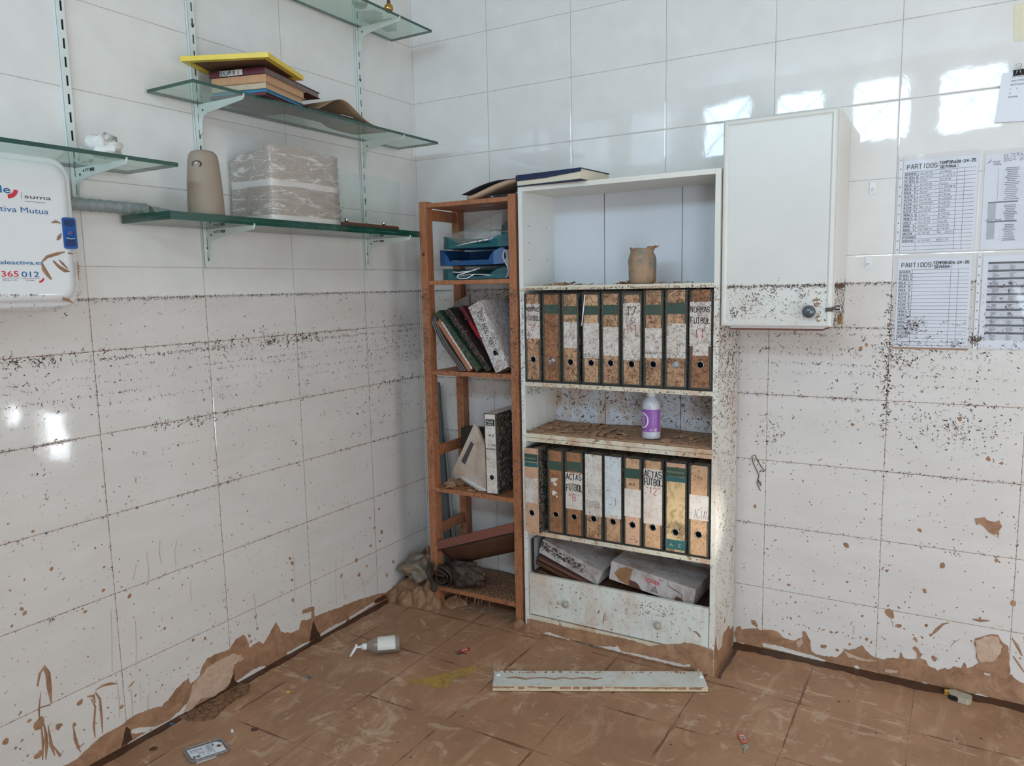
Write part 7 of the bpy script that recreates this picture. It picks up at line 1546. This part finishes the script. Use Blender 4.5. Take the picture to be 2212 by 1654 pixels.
# key with red tag, key with orange tag
def key(label, c, ang, tagc, kang, kd, wrt=None):
    t = thing('key_with_tag', label, 'key', c, 'keys with plastic tags dropped on the floor')
    C_ = Vector(c); U = Vector((math.cos(ang), math.sin(ang), 0)); W = Vector((-U.y, U.x, 0))
    m = MB(); L_, wd = .050, .021
    out = []
    for i in range(24):
        a = 2 * math.pi * i / 24; x = math.copysign(abs(math.cos(a)) ** .5, math.cos(a)) * L_ / 2; y = math.copysign(abs(math.sin(a)) ** .7, math.sin(a)) * wd / 2; out.append(C_ + U * x + W * y + VZ * .0008)
    m.prism(out, (0, 0, .0035)); m.build('plastic_tag', tagc, t, bevel=.0008)
    m = MB(); m.obox(C_ - U * .014 - W * .0065 + VZ * .0044, U * .026, W * .013, VZ * .0003); m.build('tag_label', PWH, t)
    m = MB(); 
    for q in (-.008, .001, .008): m.obox(C_ + U * q - W * .005 + VZ * .0048, U * .0035, W * .010, VZ * .0003)
    m.build('lettering', INK, t)
    R0 = C_ + U * .030; m = MB(); m.tube([R0 + VZ * .004 + (U * math.cos(a) + W * math.sin(a)) * .009 for a in [2 * math.pi * i / 20 for i in range(20)]], .0009, 6, closed=True); m.build('key_ring', STL, t)
    K = R0 + U * .004; D_ = Vector((math.cos(kang), math.sin(kang), 0)); E_ = Vector((-D_.y, D_.x, 0)); m = MB()
    m.prism([K + D_ * a + E_ * b + VZ * .001 for a, b in ((0, -.003), (.003, -.009), (.010, -.011), (.018, -.008), (.021, -.003), (.024, -.0028), (kd, -.0028), (kd + .003, 0), (kd, .0022), (.040, .0022), (.038, .0008), (.035, .0024), (.032, .0010), (.029, .0030), (.021, .0030), (.018, .008), (.010, .011), (.003, .009), (0, .003))], (0, 0, .002)); m.build('key_blade', kmat, t, bevel=.0003)
    return t
kmat = mat('worn_nickel', (172, 164, 154), .4, .2, 60, metal=.5)
key('small key with an orange plastic tag on the floor at lower right', (1.684, -.628, 0), math.radians(-62), mat('orange_plastic', (206, 92, 56), .4, .1), math.radians(-80), .046)
kmat = mat('dark_key', (60, 54, 50), .5)
key('small dark key with a red plastic tag near the pump bottle', (.588, -.562, 0), math.radians(-118), mat('red_plastic', (196, 44, 38), .35, .12), math.radians(20), .040)
# blister pack
t = thing('blister_pack', 'empty clear blister pack with printed white card on the floor at lower left', 'blister pack', (.25, -1.49, 0))
q = [(0.184,-1.525,0.004),(0.237,-1.424,0.004),(0.316,-1.454,0.004),(0.262,-1.555,0.004)]; q = [Vector(p) for p in q]
def bq(u, v, z=.004): p = q[0].lerp(q[1], u).lerp(q[3].lerp(q[2], u), v); p.z = z; return p
def rr4(a, z, i0=0): 
    out = []
    for cu, cv, s0 in ((1 - a, a * 2, 270), (1 - a, 1 - a * 2, 0), (a, 1 - a * 2, 90), (a, a * 2, 180)):
        for k in range(6): th = math.radians(s0 + 90 * k / 5); out.append(bq(cu + a * math.cos(th) * (1 - i0), cv + a * 2 * math.sin(th) * (1 - i0), z))
    return out
m = MB(); m.prism(rr4(.10, .001), (0, 0, .003)); m.build('tray', clear('grey_clear_tray', (150, 146, 144), (.7, .68, .68), 1.2, .55, .1), t)
m = MB(); m.tube(rr4(.10, .0055), .0024, 6, closed=True); m.build('rim', mat('grey_clear_rim', (138, 132, 130), .25, .1, coat=.4), t)
m = MB(); m.prism([bq(.07, .12, .0045), bq(.82, .12, .0045), bq(.93, .30, .0045), bq(.93, .88, .0045), bq(.16, .90, .0045), bq(.08, .70, .0045)], (0, 0, .0008)); cd = m.build('printed_card', PAPER, t)
m = MB(); U = (q[1] - q[0]).normalized(); V = (q[3] - q[0]).normalized(); z_ = .0056
def bar(u0, u1, v0, v1): m.add([bq(u0, v0, z_), bq(u1, v0, z_), bq(u1, v1, z_), bq(u0, v1, z_)], [(3, 2, 1, 0)])
bar(.655, .665, .13, .88); bar(.49, .498, .13, .88); r = random.Random(2)
for c_ in range(9): bar(.53 + c_ * .012, .534 + c_ * .012, .18, .18 + r.uniform(.4, .62))
for c_ in range(14): bar(.12 + c_ * .024, .128 + c_ * .024, .2, .2 + r.uniform(.15, .30)); bar(.12 + c_ * .024, .128 + c_ * .024, .5, .5 + r.uniform(.1, .28)) if c_ > 6 else None
bar(.12, .17, .66, .84); bar(.69, .73, .18, .38)
m.build('card_print', mat('dark_grey_print', (92, 94, 100), .6), cd)
m = MB(); c_ = bq(.83, .48, z_ + .0002); m.obox(c_ - U * .009 - V * .003, U * .018, V * .006, VZ * .0003); m.obox(c_ - U * .003 - V * .009, U * .006, V * .018, VZ * .0003); m.build('hanger_hole', MUD, cd)
m = MB(); blob(m, bq(.24, .76, z_), VX, VY, VZ, .005, r, 0, 1.4, .6, n=14, jit=.02, h=.0002); m.build('green_dot', mat('green_ink', (66, 128, 76), .6), cd)
m = MB(); m.prism([bq(.16, .96, .001), bq(.66, .97, .001), bq(.62, 1.10, .001), bq(.12, 1.12, .001)], (0, 0, .0008)); m.build('card_flap', PWH, t)
# circuit breaker
t = thing('circuit_breaker', 'grey plug-in circuit breaker with yellow lever lying by the back wall', 'circuit breaker', (2.265, -.06, 0))
BRK = mat('breaker_grey', (176, 170, 152), .5, .08, 80)
o2 = Vector((2.232, -.048, 0)); U = Vector((.068, -.018, 0)).normalized(); W = Vector((-U.y, U.x, 0)) ; 
pf = [(0, .002), (.010, -.014), (.030, -.016), (.032, -.019), (.062, -.019), (.066, -.016), (.070, -.006), (.070, .012), (.064, .022), (.044, .024), (.042, .021), (.030, .022), (.010, .020), (0, .010)]
pf = [(a, b) for a, b in pf]
m = MB(); m.prism([o2 + U * a + W * b + VZ * .001 for a, b in pf], (0, 0, .020)); m.build('housing', BRK, t, bevel=.0012)
m = MB(); m.obox(o2 - U * .011 + W * .0 + VZ * .012, U * .012, W * .009, VZ * .008); m.obox(o2 - U * .011 + W * .0 + VZ * .002, U * .012, W * .009, VZ * .007); m.build('lever', mat('amber_yellow_plastic', (214, 166, 52), .35, .1), t, bevel=.001)
m = MB(); m.obox(o2 - U * .019 + W * .002 + VZ * .010, U * .008, W * .006, VZ * .008); m.build('contact_pin', HOLEC, t)
m = MB(); m.obox(o2 + U * .006 - W * .0212 + VZ * .004, U * .030, W * .006, VZ * .013); m.build('dark_slot', HOLEC, t)
for a_, b_ in ((.012, .008), (.058, -.004), (.030, .006), (.035, .004)):
    m = MB(); m.obox(o2 + U * a_ + W * b_ + VZ * .0211, U * .004, W * .0012, VZ * .0003); m.build('moulded_mark', GREYP, t)
# push pins
for k, (c, col_, lab, a_) in enumerate((((.240, -1.383, 0), PLW, 'white push pin lying above the blister pack', 2.6), ((.200, -1.012, 0), BLUE, 'blue push pin on the floor below the pump bottle', .3), ((.212, -1.122, 0), YELP, 'yellow push pin left of the yellow powder', .5), ((.026, -1.455, 0.004), BLUE, 'blue push pin against the left wall mud', .4))):
    t = thing('push_pin', lab, 'push pin', c, 'push pins scattered on the floor'); D_ = Vector((math.cos(a_), math.sin(a_), 0)); O_ = Vector(c) + VZ * .0052
    m = MB(); m.lathe([(.0045, 0), (.0045, .0012), (.0025, .002), (.0022, .007), (.004, .0082), (.004, .0092)], O_, D_, 14); m.build('head', col_, t)
    m = MB(); m.tube([O_ + D_ * .009, O_ + D_ * .019 - VZ * .003], .0005, 5); m.build('needle', STL, t)
